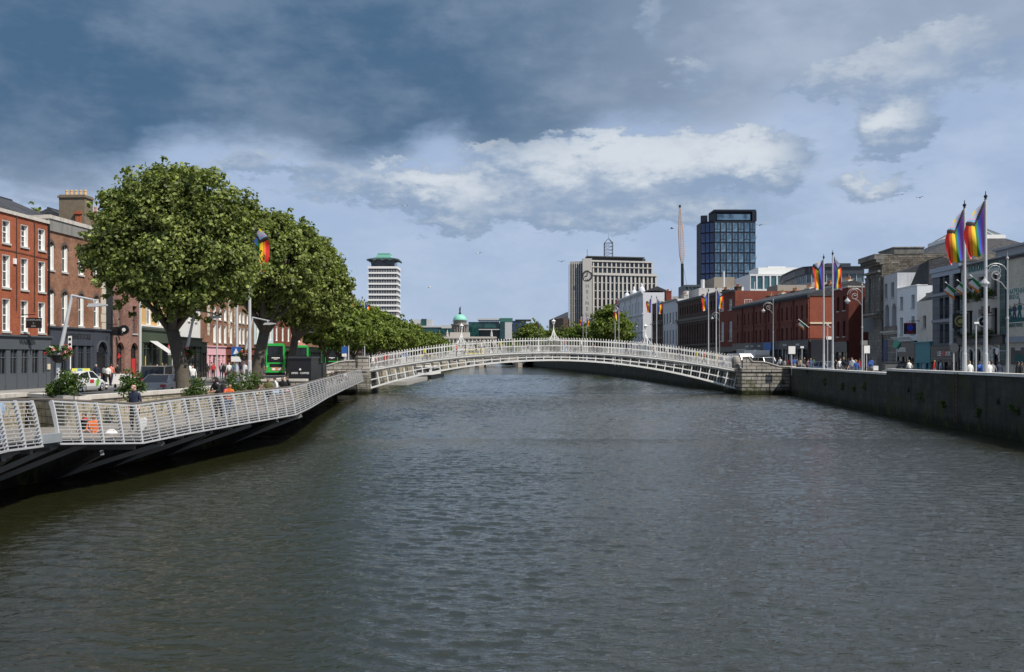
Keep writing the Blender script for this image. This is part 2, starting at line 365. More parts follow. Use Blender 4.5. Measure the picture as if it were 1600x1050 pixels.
class Bld:
    def __init__(s, name, label, A, B, z0, cat='building', group=None):
        s.A = Vector((A[0], A[1])); s.B = Vector((B[0], B[1])); s.d = (s.B-s.A).normalized(); s.L = (s.B-s.A).length; s.z0 = z0
        s.ang = math.atan2(s.d.y, s.d.x)
        s.e = thing(name, label, cat, (A[0], A[1], z0), s.ang, group); s.op = []
    def lx(s, px):      # local x where the ray through px meets the facade
        t = (px-CX)/F; a = s.A; d = s.d
        return (t*a.y-a.x)/(d.x-t*d.y)
    def Y(s, px): return s.A.y+s.lx(px)*s.d.y
    def lz(s, px, py): return zpx(py, s.Y(px))-s.z0
    def win(s, xc, w, zb, zt, kind='sash', fm=WHITE, arch=0., d=.22, pane=None, sill=True):
        s.op.append((xc, w, zb, zt, arch, d, kind, fm, pane, sill))
    def row(s, xs, w, zb, zt, **k):
        for x in xs: s.win(x, w, zb, zt, **k)
    def wall(s, H, depth, mat, top=True, parts=True, sides=True, far=False, archmat=None):
        mb = MB(); L = s.L
        xs = sorted({0., L} | {o[0]-o[1]/2 for o in s.op} | {o[0]+o[1]/2 for o in s.op}); xs = [x for x in xs if -1e-6 <= x <= L+1e-6]
        zs = sorted({0., H} | {o[2] for o in s.op} | {o[3] for o in s.op})
        for i in range(len(xs)-1):
            for j in range(len(zs)-1):
                cx, cz = (xs[i]+xs[i+1])/2, (zs[j]+zs[j+1])/2
                if any(o[0]-o[1]/2 < cx < o[0]+o[1]/2 and o[2] < cz < o[3] for o in s.op): continue
                mb.poly([(xs[i], 0, zs[j]), (xs[i+1], 0, zs[j]), (xs[i+1], 0, zs[j+1]), (xs[i], 0, zs[j+1])])
        for xc, w, zb, zt, arch, d, kind, fm, pane, sill in s.op:
            a, b = xc-w/2, xc+w/2
            mb.poly([(a, 0, zb), (a, d, zb), (a, d, zt), (a, 0, zt)][::-1]); mb.poly([(b, 0, zb), (b, d, zb), (b, d, zt), (b, 0, zt)])
            mb.poly([(a, 0, zt), (a, d, zt), (b, d, zt), (b, 0, zt)][::-1]); mb.poly([(a, 0, zb), (a, d, zb), (b, d, zb), (b, 0, zb)])
            if arch:
                r = w/2; k = 8; zc = zt-r*arch
                for sg in (-1, 1):
                    pts = [(xc+sg*r*math.cos(t*math.pi/2/k), zc+r*arch*math.sin(t*math.pi/2/k)) for t in range(k+1)]
                    for q in range(k):
                        (x0, z0_), (x1, z1_) = pts[q], pts[q+1]
                        mb.poly([(x0, .003, z0_), (x1, .003, z1_), (x1, .003, zt), (x0, .003, zt)]); mb.poly([(x0, .003, z0_), (x1, .003, z1_), (x1, d-.08, z1_), (x0, d-.08, z0_)])
        if sides:
            mb.poly([(L, 0, 0), (L, depth, 0), (L, depth, H), (L, 0, H)]); mb.poly([(0, depth, 0), (0, 0, 0), (0, 0, H), (0, depth, H)])
            mb.poly([(L, depth, 0), (0, depth, 0), (0, depth, H), (L, depth, H)])
        if top: mb.poly([(0, 0, H), (L, 0, H), (L, depth, H), (0, depth, H)])
        s.wo = mb.build('wall', mat, s.e)
        for xc, w, zb, zt, arch, d, kind, fm, pane, sill in s.op:
            me, p, sm, cache = win_mesh(w, zt-zb, kind, fm, d, arch)
            o = link('window', me, s.e, (xc, 0, zb))
            pm = pane or random.choice(PANES)
            if pm.name not in cache: cache[pm.name] = p.mesh('pane', pm)
            link('pane', cache[pm.name], o)
            if sill and not far:
                if 'sill' not in cache: cache['sill'] = sm.mesh('sill', SILL)
                link('sill', cache['sill'], o)
        return s
    def coping(s, H, depth, mat=COPING, h=.22, pr=.12, name='coping'):
        m = MB(); L = s.L; m.box(-.03, L+.03, -pr, .38, H+.002, H+h)
        m.box(-.03, .35, .381, depth, H+.002, H+h-.03); m.box(L-.35, L+.03, .381, depth, H+.002, H+h-.03)
        return m.build(name, mat, s.e)
    def cornice(s, z, h=.35, pr=.3, mat=SILL, x0=0, x1=None, dent=0):
        x1 = s.L if x1 is None else x1; m = MB()
        m.box(x0, x1, -pr*.45, -.002, z, z+h*.5); m.box(x0-.02, x1+.02, -pr, -.002, z+h*.5+.001, z+h)
        if dent:
            x = x0+.15
            while x < x1-.2: m.box(x, x+dent*.5, -pr*.8, -pr*.45-.001, z+h*.2, z+h*.5-.002); x += dent
        return m.build('cornice', mat, s.e)
    def gable(s, z, rise, y0, y1, mat=ROOFS, x0=0, x1=None, hip=0, ov=.15, name='roof'):
        x1 = s.L if x1 is None else x1; ym = (y0+y1)/2; m = MB()
        a, b, c, d_ = (x0, y0, z), (x1, y0, z), (x1, y1, z), (x0, y1, z); e, f = (x0+hip, ym, z+rise), (x1-hip, ym, z+rise)
        m.poly([a, b, f, e]); m.poly([c, d_, e, f]); m.poly([b, c, f]); m.poly([d_, a, e]); m.poly([d_, c, b, a])
        o = m.build(name, mat, s.e)
        r = MB(); r.bar((x0+hip, ym, z+rise+.03), (x1-hip, ym, z+rise+.03), .16, .1); r.build('ridge_tiles', DKGREY, s.e)
        return o
    def gables(s, z, rise, y0, y1, mat=ROOFS): return s.gable(z, rise, y0, y1, mat)
    def chimney(s, x, y, z, w=1.6, dp=.8, h=2., pots=4, mat=None, potmat=None, along='x'):
        mat = mat or CONC; potmat = potmat or plain('terracotta_pot', (.42, .2, .1), .8); m = MB()
        hx, hy = (w/2, dp/2) if along == 'x' else (dp/2, w/2)
        m.box(x-hx, x+hx, y-hy, y+hy, z, z+h-.25); m.box(x-hx-.1, x+hx+.1, y-hy-.1, y+hy+.1, z+h-.249, z+h-.1); m.box(x-hx, x+hx, y-hy, y+hy, z+h-.099, z+h)
        c = m.build('chimney', mat, s.e)
        for i in range(pots):
            t = (-.5+(i+.5)/pots)*(w-.2); px_, py_ = (x+t, y) if along == 'x' else (x, y+t)
            MB().lathe([(.13, 0), (.11, .35), (.14, .42), (.12, .5)], 8, (px_, py_, z+h)).build('chimney_pot', potmat, c)
        return c
    def shop(s, x0, x1, zt, fh, mat, bays, pr=.22, sign=None, sm=None, ss=.5, riser=.6, door=None, gl=None, pil=.25, ssx=1., sxo=0., cornmat=None):
        gl = gl or GLASS; m = MB()
        m.box(x0, x1, -pr, -.003, zt-fh, zt-.12); m.box(x0-.08, x1+.08, -pr-.14, -.003, zt-.119, zt); m.box(x0, x1, -pr-.05, -.003, zt-fh-.08, zt-fh-.001)
        f = s; sh = m.build('shopfront', mat, s.e)
        bw = (x1-x0)/bays
        for i in range(bays+1):
            xx = min(max(x0+i*bw, x0+pil/2), x1-pil/2); pm = MB(); pm.box(xx-pil/2, xx+pil/2, -pr+.02, -.003, 0, zt-fh-.081); pm.box(xx-pil/2-.03, xx+pil/2+.03, -pr-.01, -.004, 0.001, .35); pm.build('pilaster', mat, sh)
        for i in range(bays):
            a, b = x0+i*bw+pil/2+.001, x0+(i+1)*bw-pil/2-.001
            if door is not None and i == door:
                dm = MB(); dm.box(a, b, -.06, -.005, 0, zt-fh-.6); dm.box(a, b, -.1, -.006, zt-fh-.599, zt-fh-.52); dd = dm.build('door', BLACK if mat != BLACK else DKGREY, s.e)
                MB().box(a+.15, b-.15, -.075, -.061, 1.0, zt-fh-.8).build('door_glass', gl, dd); MB().box(b-.12, b-.08, -.12, -.062, 1.0, 1.25).build('handle', CHROME, dd)
                MB().box(a, b, -.05, -.005, zt-fh-.519, zt-fh-.09).build('transom_light', gl, s.e)
            else:
                m2 = MB(); m2.box(a, b, -pr+.06, -.005, 0, riser); m2.box(a, b, -pr+.05, -.005, riser+.001, riser+.07)
                m2.box((a+b)/2-.03, (a+b)/2+.03, -.12, -.05, riser+.07, zt-fh-.09); m2.box(a, b, -.13, -.05, zt-fh-.7, zt-fh-.63)
                w = m2.build('shop_window', mat, s.e); MB().box(a, b, -.07, -.006, riser+.071, zt-fh-.09).build('pane', gl, w)
        if sign: text('sign_lettering', sign, ss, sm or WHITE, sh, ((x0+x1)/2+sxo, -pr-.006, zt-fh/2-.05), sx=ssx)
        return sh
# ================================================================= SETTING
LW = [(-22.5, -40), (-21.4, 12), (-20.2, 41.5), (-16.7, 38.2), (-15.3, 46.9), (-15.5, 60), (-16.9, 80), (-19.3, 108), (-19.4, 122), (-19.2, 200), (-19.0, 430), (-24, 560), (-40, 950)]
RW = [(18.5, -40), (22.6, 12), (25.45, 49.5), (27.2, 72.3), (31.4, 113), (31.4, 122), (27.5, 122.5), (25, 140), (24, 187), (20, 272), (11, 408), (6, 470), (-4, 560), (-12, 950)]
LF = [(-38.2, 20), (-36.8, 50), (-35.5, 75), (-34.6, 92), (-35.5, 110), (-37.5, 137), (-37, 180), (-34, 260), (-29, 400), (-34, 950)]
RF = [(38, 15), (41.5, 75), (42.3, 100), (43.4, 121), (44.5, 149), (44, 160), (42.1, 190), (39.3, 235), (36.9, 280), (35.1, 325), (31, 400), (20, 560), (10, 950)]
ZL, ZR = 1.74, 2.2
# water: a rippled, murky green-brown river
m, gg, b, o = newmat('river_water'); tcw = gg.n('ShaderNodeTexCoord')
b.inputs['Base Color'].default_value = (.015, .0165, .006, 1); b.inputs['Roughness'].default_value = .05; b.inputs['IOR'].default_value = 1.62
def wav(sc, scale, det, dist, rot=0.):
    mp = gg.n('ShaderNodeMapping'); gg.L(tcw.outputs['Object'], mp.inputs[0]); mp.inputs['Scale'].default_value = sc; mp.inputs['Rotation'].default_value = (0, 0, rot)
    return gg.noise(mp.outputs[0], scale, det, .55, dist)
hgt = gg.m('ADD', gg.m('MULTIPLY', wav((.5, 1.05, 1), 3.0, 3, .5, .14), .7), gg.m('MULTIPLY', wav((.62, 1.1, 1), 7.0, 4, .3, -.2), .70))
hgt = gg.m('ADD', hgt, gg.m('MULTIPLY', wav((.5, .9, 1), .16, 2, .3, .5), 1.0))
hgt = gg.m('ADD', hgt, gg.m('MULTIPLY', wav((.8, 1.2, 1), 18., 3, .2, .3), .22))
calm = gg.ss(wav((.35, .8, 1), .10, 3, 1., .3), .36, .62, .7, 1.0)
bp = gg.n('ShaderNodeBump'); bp.inputs['Distance'].default_value = .055; gg.L(calm, bp.inputs['Strength']); gg.L(hgt, bp.inputs['Height']); gg.L(bp.outputs[0], b.inputs['Normal'])
WATER = m
# near reach: real waves (sum of many short-crested wavelets); far reach: flat sheet with the same rippled material
def water_grid(x0, x1, y0, y1, st, lmin=.19, y00=None):
    nx, ny = int((x1-x0)/st)+1, int((y1-y0)/st)+1; X, Y = np.meshgrid(np.linspace(x0, x1, nx), np.linspace(y0, y1, ny)); Z = np.zeros_like(X); rg = np.random.default_rng(5)
    for k in range(90):
        lam = lmin*((1.0/lmin)**(rg.random()**1.3)); kk = 2*np.pi/lam; th = rg.normal()*.42+1.47; ph = rg.random()*6.28; slope = .0265*(1.0 if lam < .9 else .8)
        wx, wy = .35*np.sin(X*.31+k)+.3*np.sin(Y*.23+k*1.7), .35*np.cos(X*.27-k)+.3*np.cos(Y*.29+k*.7)
        env = .6+.4*np.sin(X*(.8+1.4*rg.random())+Y*(.5+1.2*rg.random())*(1 if k % 2 else -1)+k*2.1)
        a = kk*(np.cos(th)*(X+wx)+np.sin(th)*(Y+wy))+ph; Z += slope/kk*env*(np.exp(1.1*np.sin(a))-1.3)
    ed = np.clip((y1-Y)/8., 0, 1)*(np.clip((Y-y00)/8., 0, 1) if y00 else 1)*np.clip((X-x0)/.6, 0, 1)*np.clip((x1-X)/.6, 0, 1); patch = .75+.35*np.sin(X*.09+.7)*np.sin(Y*.07+X*.03+1.1)+.15*np.sin(X*.21-Y*.13)
    Z *= ed*patch; V = np.stack([X, Y, Z], -1).reshape(-1, 3); n = (nx-1)*(ny-1)
    a = (np.arange(ny-1)[:, None]*nx+np.arange(nx-1)[None, :]).reshape(-1); F_ = np.stack([a, a+1, a+nx+1, a+nx], -1).astype(np.int32)
    me = bpy.data.meshes.new('river_water'); me.vertices.add(len(V)); me.vertices.foreach_set('co', V.ravel().astype(np.float32)); me.loops.add(n*4); me.loops.foreach_set('vertex_index', F_.ravel()); me.polygons.add(n)
    me.polygons.foreach_set('loop_start', np.arange(0, n*4, 4, dtype=np.int32)); me.polygons.foreach_set('loop_total', np.full(n, 4, dtype=np.int32)); me.polygons.foreach_set('use_smooth', np.ones(n, dtype=bool)); me.update(calc_edges=True); return me
def add_water(name, x0, x1, y0, y1, st, lm, y00=None):
    me = water_grid(x0, x1, y0, y1, st, lm, y00); me.materials.append(WATER)
    if y00:
        c = np.empty(len(me.vertices)*3, dtype=np.float32); me.vertices.foreach_get('co', c); c = c.reshape(-1, 3); c[:, 2] -= .1*np.clip((y00+8-c[:, 1])/8, 0, 1); me.vertices.foreach_set('co', c.ravel())
    tag(link(name, me), kind='structure')
add_water('river_water_near', -23, 30, 9, 52, .055, .16); add_water('river_water_middle', -22, 33, 44, 118, .11, .30, 44); add_water('river_water_far', -22, 33, 110, 240, .2, .55, 110)
mb = MB(); mb.poly([(-60, 240, 0), (60, 240, 0), (60, 1000, 0), (-60, 1000, 0)]); mb.poly([(-60, -60, 0), (60, -60, 0), (60, 9, 0), (-60, 9, 0)]); mb.poly([(33, 9, 0), (60, 9, 0), (60, 240, 0), (33, 240, 0)]); mb.poly([(-60, 9, 0), (-23, 9, 0), (-23, 240, 0), (-60, 240, 0)]); mb.poly([(30, 9, 0), (33, 9, 0), (33, 240, 0), (30, 240, 0)]); struct('river_water', mb, WATER)
mb = MB(); mb.poly([(-60, -60, -3), (60, -60, -3), (60, 1000, -3), (-60, 1000, -3)]); struct('river_bed', mb, plain('mud', (.05, .045, .03), .9))
def ground(name, line, zt, far, mat):
    mb = MB(); pts = [(x, y) for x, y in line]; pts = pts + [(line[-1][0], 6000), (far, 6000), (far, -40)]
    mb.poly([(x, y, zt) for x, y in (pts if far < 0 else pts[::-1])]); struct(name, mb, mat)
ground('ground_north', LW, ZL, -4000, PAVE); ground('ground_south', RW, ZR, 4000, PAVE)
mb = MB(); mb.poly([(-60, 940, 1.9), (12, 940, 1.9), (12, 6000, 1.9), (-60, 6000, 1.9)]); mb.poly([(-60, 940, -1), (12, 940, -1), (12, 940, 1.9), (-60, 940, 1.9)]); struct('ground_far', mb, CONC)
def strip(name, la, lb, ys, z, mat, h=0.):
    """sheet (or kerbed slab) between two lines x=la(y), x=lb(y)"""
    mb = MB()
    for a, c in zip(ys, ys[1:]):
        p = [(la(a), a), (lb(a), a), (lb(c), c), (la(c), c)]
        mb.poly([(x, y, z+h) for x, y in p])
        if h:
            mb.poly([(p[1][0], p[1][1], z), (p[2][0], p[2][1], z), (p[2][0], p[2][1], z+h), (p[1][0], p[1][1], z+h)])
            mb.poly([(p[3][0], p[3][1], z), (p[0][0], p[0][1], z), (p[0][0], p[0][1], z+h), (p[3][0], p[3][1], z+h)])
    return struct(name, mb, mat)
ysl = [20, 35, 50, 60, 75, 92, 110, 137, 160, 180, 220, 260, 330, 400]
lk = lambda y: interp(LF, y)+3.6
lr = lambda y: max(interp([(-21.5, 20), (-21.3, 42), (-19.6, 48), (-19.2, 60), (-20.3, 80), (-22.3, 110), (-22.4, 430)], y), -30)
strip('road_north', lk, lr, ysl, ZL+.004, ASPH)
strip('pavement_north', lambda y: interp(LF, y)-.3, lk, ysl, ZL, PAVE, .13)
ysr = [15, 35, 50, 75, 100, 121, 149, 160, 190, 235, 280, 325, 400]
rk = lambda y: interp(RF, y)-4.2
rr = lambda y: max(interp([(20.5, 10), (28.2, 49.5), (30.2, 72.3), (35, 113), (35.5, 122), (29, 160), (27, 187), (23, 272), (15, 400)], y), 0)
strip('road_south', rr, rk, ysr, ZR+.004, ASPH)
strip('pavement_south', rk, lambda y: interp(RF, y)+.3, ysr, ZR, PAVE, .13)
# lane dashes
mb = MB()
for y in range(46, 240, 6):
    x = (lk(y)+lr(y))/2; x2 = (lk(y+2)+lr(y+2))/2
    mb.poly([(x-.06, y, ZL+.009), (x+.06, y, ZL+.009), (x2+.06, y+2.4, ZL+.009), (x2-.06, y+2.4, ZL+.009)])
struct('lane_markings', mb, plain('road_paint', (.7, .7, .68), .7))
# ----------------------------------------------------------------- quay walls
def qwall(name, label, pts, z0, zt, mat, land, thick=.5, cop=.16, copmat=COPING):
    """wall along pts; land = +1 if land lies to the left of the walking direction"""
    e = thing(name, label, 'wall', (pts[0][0], pts[0][1], 0)); ox, oy = pts[0]
    P = [Vector((x, y)) for x, y in pts]; N = []
    for i in range(len(P)):
        d = (P[min(i+1, len(P)-1)]-P[max(i-1, 0)]).normalized(); N.append(Vector((-d.y, d.x))*land)
    def band(m, a, c, zb, ztt):
        for i in range(len(P)-1):
            q = [P[i]+N[i]*a, P[i+1]+N[i+1]*a, P[i+1]+N[i+1]*c, P[i]+N[i]*c]; q = [(v.x-ox, v.y-oy) for v in q]
            lo = [(x, y, zb) for x, y in q]; hi = [(x, y, ztt) for x, y in q]
            m.poly(hi); m.poly([lo[0], lo[1], hi[1], hi[0]]); m.poly([lo[2], lo[3], hi[3], hi[2]])
            if i == 0: m.poly([lo[3], lo[0], hi[0], hi[3]])
            if i == len(P)-2: m.poly([lo[1], lo[2], hi[2], hi[1]])
    m = MB(); band(m, 0, thick, z0, zt-cop); m.build('masonry', mat, e)
    m = MB(); band(m, -.07, thick+.07, zt-cop+.002, zt); m.build('coping', copmat, e)
    return e
STONE_LA = brick('north_quay_stone', (.36, .31, .22), (.50, .45, .35), (.13, .12, .09), .75, .30, .02, .6, .9, stain=((.08, .08, .05), .8), algae=True, bump=.9)
WCOP = plain('pale_granite_coping', (.72, .70, .65), .8, var=.15, sc=2, dirt=.3)
qwall('quay_wall', 'beige stone quay wall at the far left, set back behind the boardwalk railing', LW[1:3], -1, 2.72, STONE_LA, 1)
qwall('quay_wall', 'short return of beige stone quay wall beside the ivy bush and grey doors', [LW[2], LW[3]], -1, 2.7, STONE_LA, 1)
qwall('quay_wall', 'long weathered stone quay wall with pale coping running behind the boardwalk', LW[3:7]+[(-19.2, 107)], -1, 2.7, STONE_LA, 1)
qwall('quay_wall', 'north quay wall continuing beyond the white footbridge below the trees', [(-19.4, 123)]+LW[9:11], -1, 2.8, STONE_LA, 1)
qwall('quay_wall', 'dark mossy stone quay wall at right edge with raised pale coping', RW[0:4], -1, 3.36, STONE_W, -1, copmat=WCOP)
qwall('quay_wall', 'dark stained quay wall with lower coping beside the footbridge abutment', RW[3:5], -1, 3.08, STONE_W, -1, copmat=WCOP)
qwall('quay_wall', 'dark quay wall seen underneath the white footbridge arch', RW[6:12], -1, 3.1, STONE_W, -1)
# ----------------------------------------------------------------- boardwalk
RP = [(-80, 21.0, 628.5), (-30, 23.6, 628), (0, 25.6, 627), (55, 28.0, 626.5), (85, 29.4, 626), (215, 33.5, 633), (290, 37.0, 623), (366, 41.5, 615.5), (456, 47.5, 606), (480, 54, 600), (508, 69, 592), (535, 86, 585), (565, 111.3, 577)]
RP3 = [Vector(((px-CX)/F*Y, Y, zpx(py, Y))) for px, Y, py in RP]
def samp(pts, step):
    out = [pts[0]]; 
    for a, b_ in zip(pts, pts[1:]):
        n = max(1, round((b_-a).length/step))
        for i in range(1, n+1): out.append(a.lerp(b_, i/n))
    return out
bw_ = thing('boardwalk', 'cantilevered riverside boardwalk with white slatted railing above dark water', 'boardwalk', (-16, 30, 0))
def rel(p): return Vector(p)-Vector((-16, 30, 0))
RAILW = plain('railing_white_paint', (.44, .45, .46), .4, var=.08, dirt=.15)
WOOD = plain('weathered_handrail', (.10, .085, .07), .6, var=.3, sc=6)
DECKM = brick('deck_boards', (.20, .18, .155), (.29, .265, .235), (.04, .04, .035), 3., .14, .012, .4, .8, bump=.3)
full = samp(RP3, 1.02)
def outn(i, L):
    d = (L[min(i+1, len(L)-1)]-L[max(i-1, 0)]); d.z = 0; d.normalize(); return Vector((d.y, -d.x, 0))
dm = MB(); fm_ = MB()
for i in range(len(full)-1):
    a, c = full[i], full[i+1]; na, nc = outn(i, full), outn(i+1, full)
    def inner(p):
        t = interp([(x, y) for x, y in (LW[0], LW[1], (-20.6, 30), (-20.4, 37.5), (-16.8, 38.3), LW[4], LW[5], LW[6], LW[7])], p.y); return Vector((t+.05, p.y, p.z-1.13))
    ea, ec = a+na*.05-Vector((0, 0, 1.13)), c+nc*.05-Vector((0, 0, 1.13))
    dm.poly([rel(ea), rel(ec), rel(inner(c)), rel(inner(a))])
    dz = Vector((0, 0, .22)); fm_.poly([rel(ea-Vector((0, 0, .004))), rel(ea-dz), rel(ec-dz), rel(ec-Vector((0, 0, .004)))][::-1])
    fm_.poly([rel(ea-dz), rel(ec-dz), rel(inner(c)-dz), rel(inner(a)-dz)][::-1])
dm.build('deck', DECKM, bw_); fm_.build('edge_beam', DKGREY, bw_)
hr = MB(); hr.tube([rel(p-outn(i, full)*.16+Vector((0, 0, .04))) for i, p in enumerate(full)], .045, 6); hr.build('handrail', WOOD, bw_)
sections = [(0, 3), (4, 5), (5, 8), (8, 12)]
for si, (a, c) in enumerate(sections):
    pts = samp(RP3[a:c+1], 1.02 if si < 3 else 2.5); rails = MB(); nn = [outn(i, pts) for i in range(len(pts))]
    sec = None
    for k in range(13):
        t = k/12.; off = -.10+.30*t**.8; zz = -.02-1.25*t
        ln = [rel(p+nn[i]*off+Vector((0, 0, zz))) for i, p in enumerate(pts)]
        for q0, q1 in zip(ln, ln[1:]): rails.bar(q0, q1, .045 if k not in (0, 12) else .06, .022 if k not in (0, 12) else .05)
    for i in range(len(pts)-1 if si < 3 else 0):   # short spacer ties between slats
        mid = (pts[i]+pts[i+1])/2
        for k in range(0, 12, 1):
            t0, t1 = k/12., (k+1)/12.; sh = nn[i]*0; q = mid+(pts[i+1]-pts[i])*(.06*((k % 3)-1))
            rails.bar(rel(q+nn[i]*(-.10+.30*t0**.8)+Vector((0, 0, -.02-1.25*t0))), rel(q+nn[i]*(-.10+.30*t1**.8)+Vector((0, 0, -.02-1.25*t1))), .012)
    sec = rails.build('railing', RAILW, bw_)
    for i, p in enumerate(pts):
        pm = MB(); d = (pts[min(i+1, len(pts)-1)]-pts[max(i-1, 0)]).normalized(); w = .05
        for k in range(6):
            t0, t1 = k/6., (k+1)/6.; dp0, dp1 = (.15-.06*t0, .15-.06*t1) if si < 3 else (.07, .05)
            A0 = p+nn[i]*(-.13+.30*t0**.8)+Vector((0, 0, .02-1.30*t0)); A1 = p+nn[i]*(-.13+.30*t1**.8)+Vector((0, 0, .02-1.30*t1))
            q = [A0-d*w/2-nn[i]*dp0/2, A0+d*w/2-nn[i]*dp0/2, A0+d*w/2+nn[i]*dp0/2, A0-d*w/2+nn[i]*dp0/2]
            r_ = [A1-d*w/2-nn[i]*dp1/2, A1+d*w/2-nn[i]*dp1/2, A1+d*w/2+nn[i]*dp1/2, A1-d*w/2+nn[i]*dp1/2]
            q = [rel(v) for v in q]; r_ = [rel(v) for v in r_]
            for j in range(4): pm.poly([q[j], q[(j+1) % 4], r_[(j+1) % 4], r_[j]])
        pm.build('post', RAILW, sec)
# expansion joint box seen in the gap
gp = RP3[3].lerp(RP3[4], .5); jm = MB(); d = (RP3[4]-RP3[3]).normalized(); nn_ = Vector((d.y, -d.x, 0))
jm.bar(rel(RP3[3]+nn_*.1+Vector((0, 0, -1.08))), rel(RP3[4]+nn_*.1+Vector((0, 0, -1.08))), .25, .26); jm.build('joint_box', plain('galvanised_box', (.34, .37, .39), .45, .3), bw_)
um = MB()
for i in range(len(full)-1):
    if full[i].y > 58: break
    a_, c_ = full[i]-outn(i, full)*3.2, full[i+1]-outn(i+1, full)*3.2
    um.poly([rel((a_.x, a_.y, -1)), rel((c_.x, c_.y, -1)), rel((c_.x, c_.y, full[i+1].z-1.36)), rel((a_.x, a_.y, full[i].z-1.36))])
um.build('underdeck_wall', STONE_W, bw_)
sup = plain('support_steel', (.13, .135, .135), .6, .1)
pts = samp(RP3[1:], 4.3)
for i, p in enumerate(pts[:18]):
    n_ = outn(i, pts); d = Vector((-n_.y, n_.x, 0)); wx_ = interp([LW[1], (-20.4, 37.9), (-16.8, 38.3), LW[4], LW[5], LW[6], LW[7]], p.y)
    base = p-n_*3.0; base.z = .12; top = p+Vector((0, 0, -1.42))-n_*.1
    for s_ in (-1.9, 1.9):
        sm_ = MB(); sm_.bar(rel(base), rel(top+d*s_), .13, .16); sm_.build('strut', sup, bw_)
    sm_ = MB(); sm_.bar(rel(Vector((wx_+.1, p.y, p.z-1.43))), rel(top), .16, .14); sm_.build('bracket', sup, bw_)
# ----------------------------------------------------------------- arched iron footbridge
BX, BH, YN, YF = 4.65, 21.05, 114.6, 118.2
def zt_(x): return 4.86-2.06*((x-BX)/BH)**2
def zb_(x): return 3.86-3.24*((x-BX)/BH)**2
br = thing('footbridge', 'white cast iron arched footbridge with lattice ribs, railings and three lanterns', 'bridge', (BX, (YN+YF)/2, 0))
O = Vector((BX, (YN+YF)/2, 0))
def rb(x, y, z): return Vector((x, y, z))-O
N = 60; xs = [BX-BH+2*BH*i/N for i in range(N+1)]
dk = MB()
for a, c in zip(xs, xs[1:]):
    za, zc = zt_(a)-.10, zt_(c)-.10
    dk.poly([rb(a, YN+.12, za), rb(c, YN+.12, zc), rb(c, YF-.12, zc), rb(a, YF-.12, za)]); dk.poly([rb(a, YN+.12, za-.12), rb(c, YN+.12, zc-.12), rb(c, YF-.12, zc-.12), rb(a, YF-.12, za-.12)][::-1])
dk.build('deck', CONC, br)
for y, sg in ((YN, -1), (YF, 1)):
    f = MB()
    for a, c in zip(xs, xs[1:]):
        f.bar(rb(a, y+sg*.06, zt_(a)-.11), rb(c, y+sg*.06, zt_(c)-.11), .18, .20); f.bar(rb(a, y+sg*.08, zt_(a)-.0), rb(c, y+sg*.08, zt_(c)-.0), .20, .03)
    f.build('fascia', BRIDGEW, br)
for y in (YN+.08, (YN+YF)/2, YF-.08):
    f = MB()
    for a, c in zip(xs, xs[1:]):
        f.bar(rb(a, y, zt_(a)-.31), rb(c, y, zt_(c)-.31), .09, .10)
        f.bar(rb(a, y, zb_(a)), rb(c, y, zb_(c)), .16, .20)
        f.bar(rb(a, y, (zt_(a)-.31+zb_(a))/2), rb(c, y, (zt_(c)-.31+zb_(c))/2), .09, .12)
    n = 42
    for i in range(n+1):
        x = BX-BH+.2+(2*BH-.4)*i/n; sl_ = -2*3.0*(x-BX)/BH**2      # radial members lean with the arch
        dz = (zt_(x)-.31)-zb_(x); xb = x; xt = x-sl_*dz*-.55 if False else x+sl_*-dz*.8
        f.bar(rb(xb, y, zb_(xb)), rb(xt, y, zt_(x)-.29), (.13 if y < YN+.1 else .07), .10)
    f.build('lattice_rib', BRIDGEW, br)
cb = MB()
for i in range(24):
    x = BX-BH+1+(2*BH-2)*i/23
    cb.bar(rb(x, YN+.1, zb_(x)), rb(x, YF-.1, zb_(x)), .08); cb.bar(rb(x, YN+.1, zt_(x)-.34), rb(x, YF-.1, zt_(x)-.34), .08)
cb.build('cross_tie', BRIDGEW, br)
for y in (YN-.02, YF+.02):
    f = MB()
    for a, c in zip(xs, xs[1:]):
        f.bar(rb(a, y, zt_(a)+1.30), rb(c, y, zt_(c)+1.30), .06, .07); f.bar(rb(a, y, zt_(a)+.68), rb(c, y, zt_(c)+.68), .05, .06)
    n = 136
    for i in range(n+1):
        x = BX-BH+2*BH*i/n; z = zt_(x); thick = .085 if i % 9 == 0 else (.046 if y < YN else .032)
        f.bar(rb(x, y, z), rb(x, y, z+1.46), thick); f.tube([rb(x, y, z+1.46), rb(x, y, z+1.5), rb(x, y, z+1.62)], [.035, .05, .004], 5)
        if i < n: x2 = x+BH/n; f.bar(rb(x2, y, zt_(x2)), rb(x2, y, zt_(x2)+.68), .036 if y < YN else .022)
    f.build('railing', BRIDGEW, br)
LG = plain('lantern_glass', (.62, .66, .68), .1)
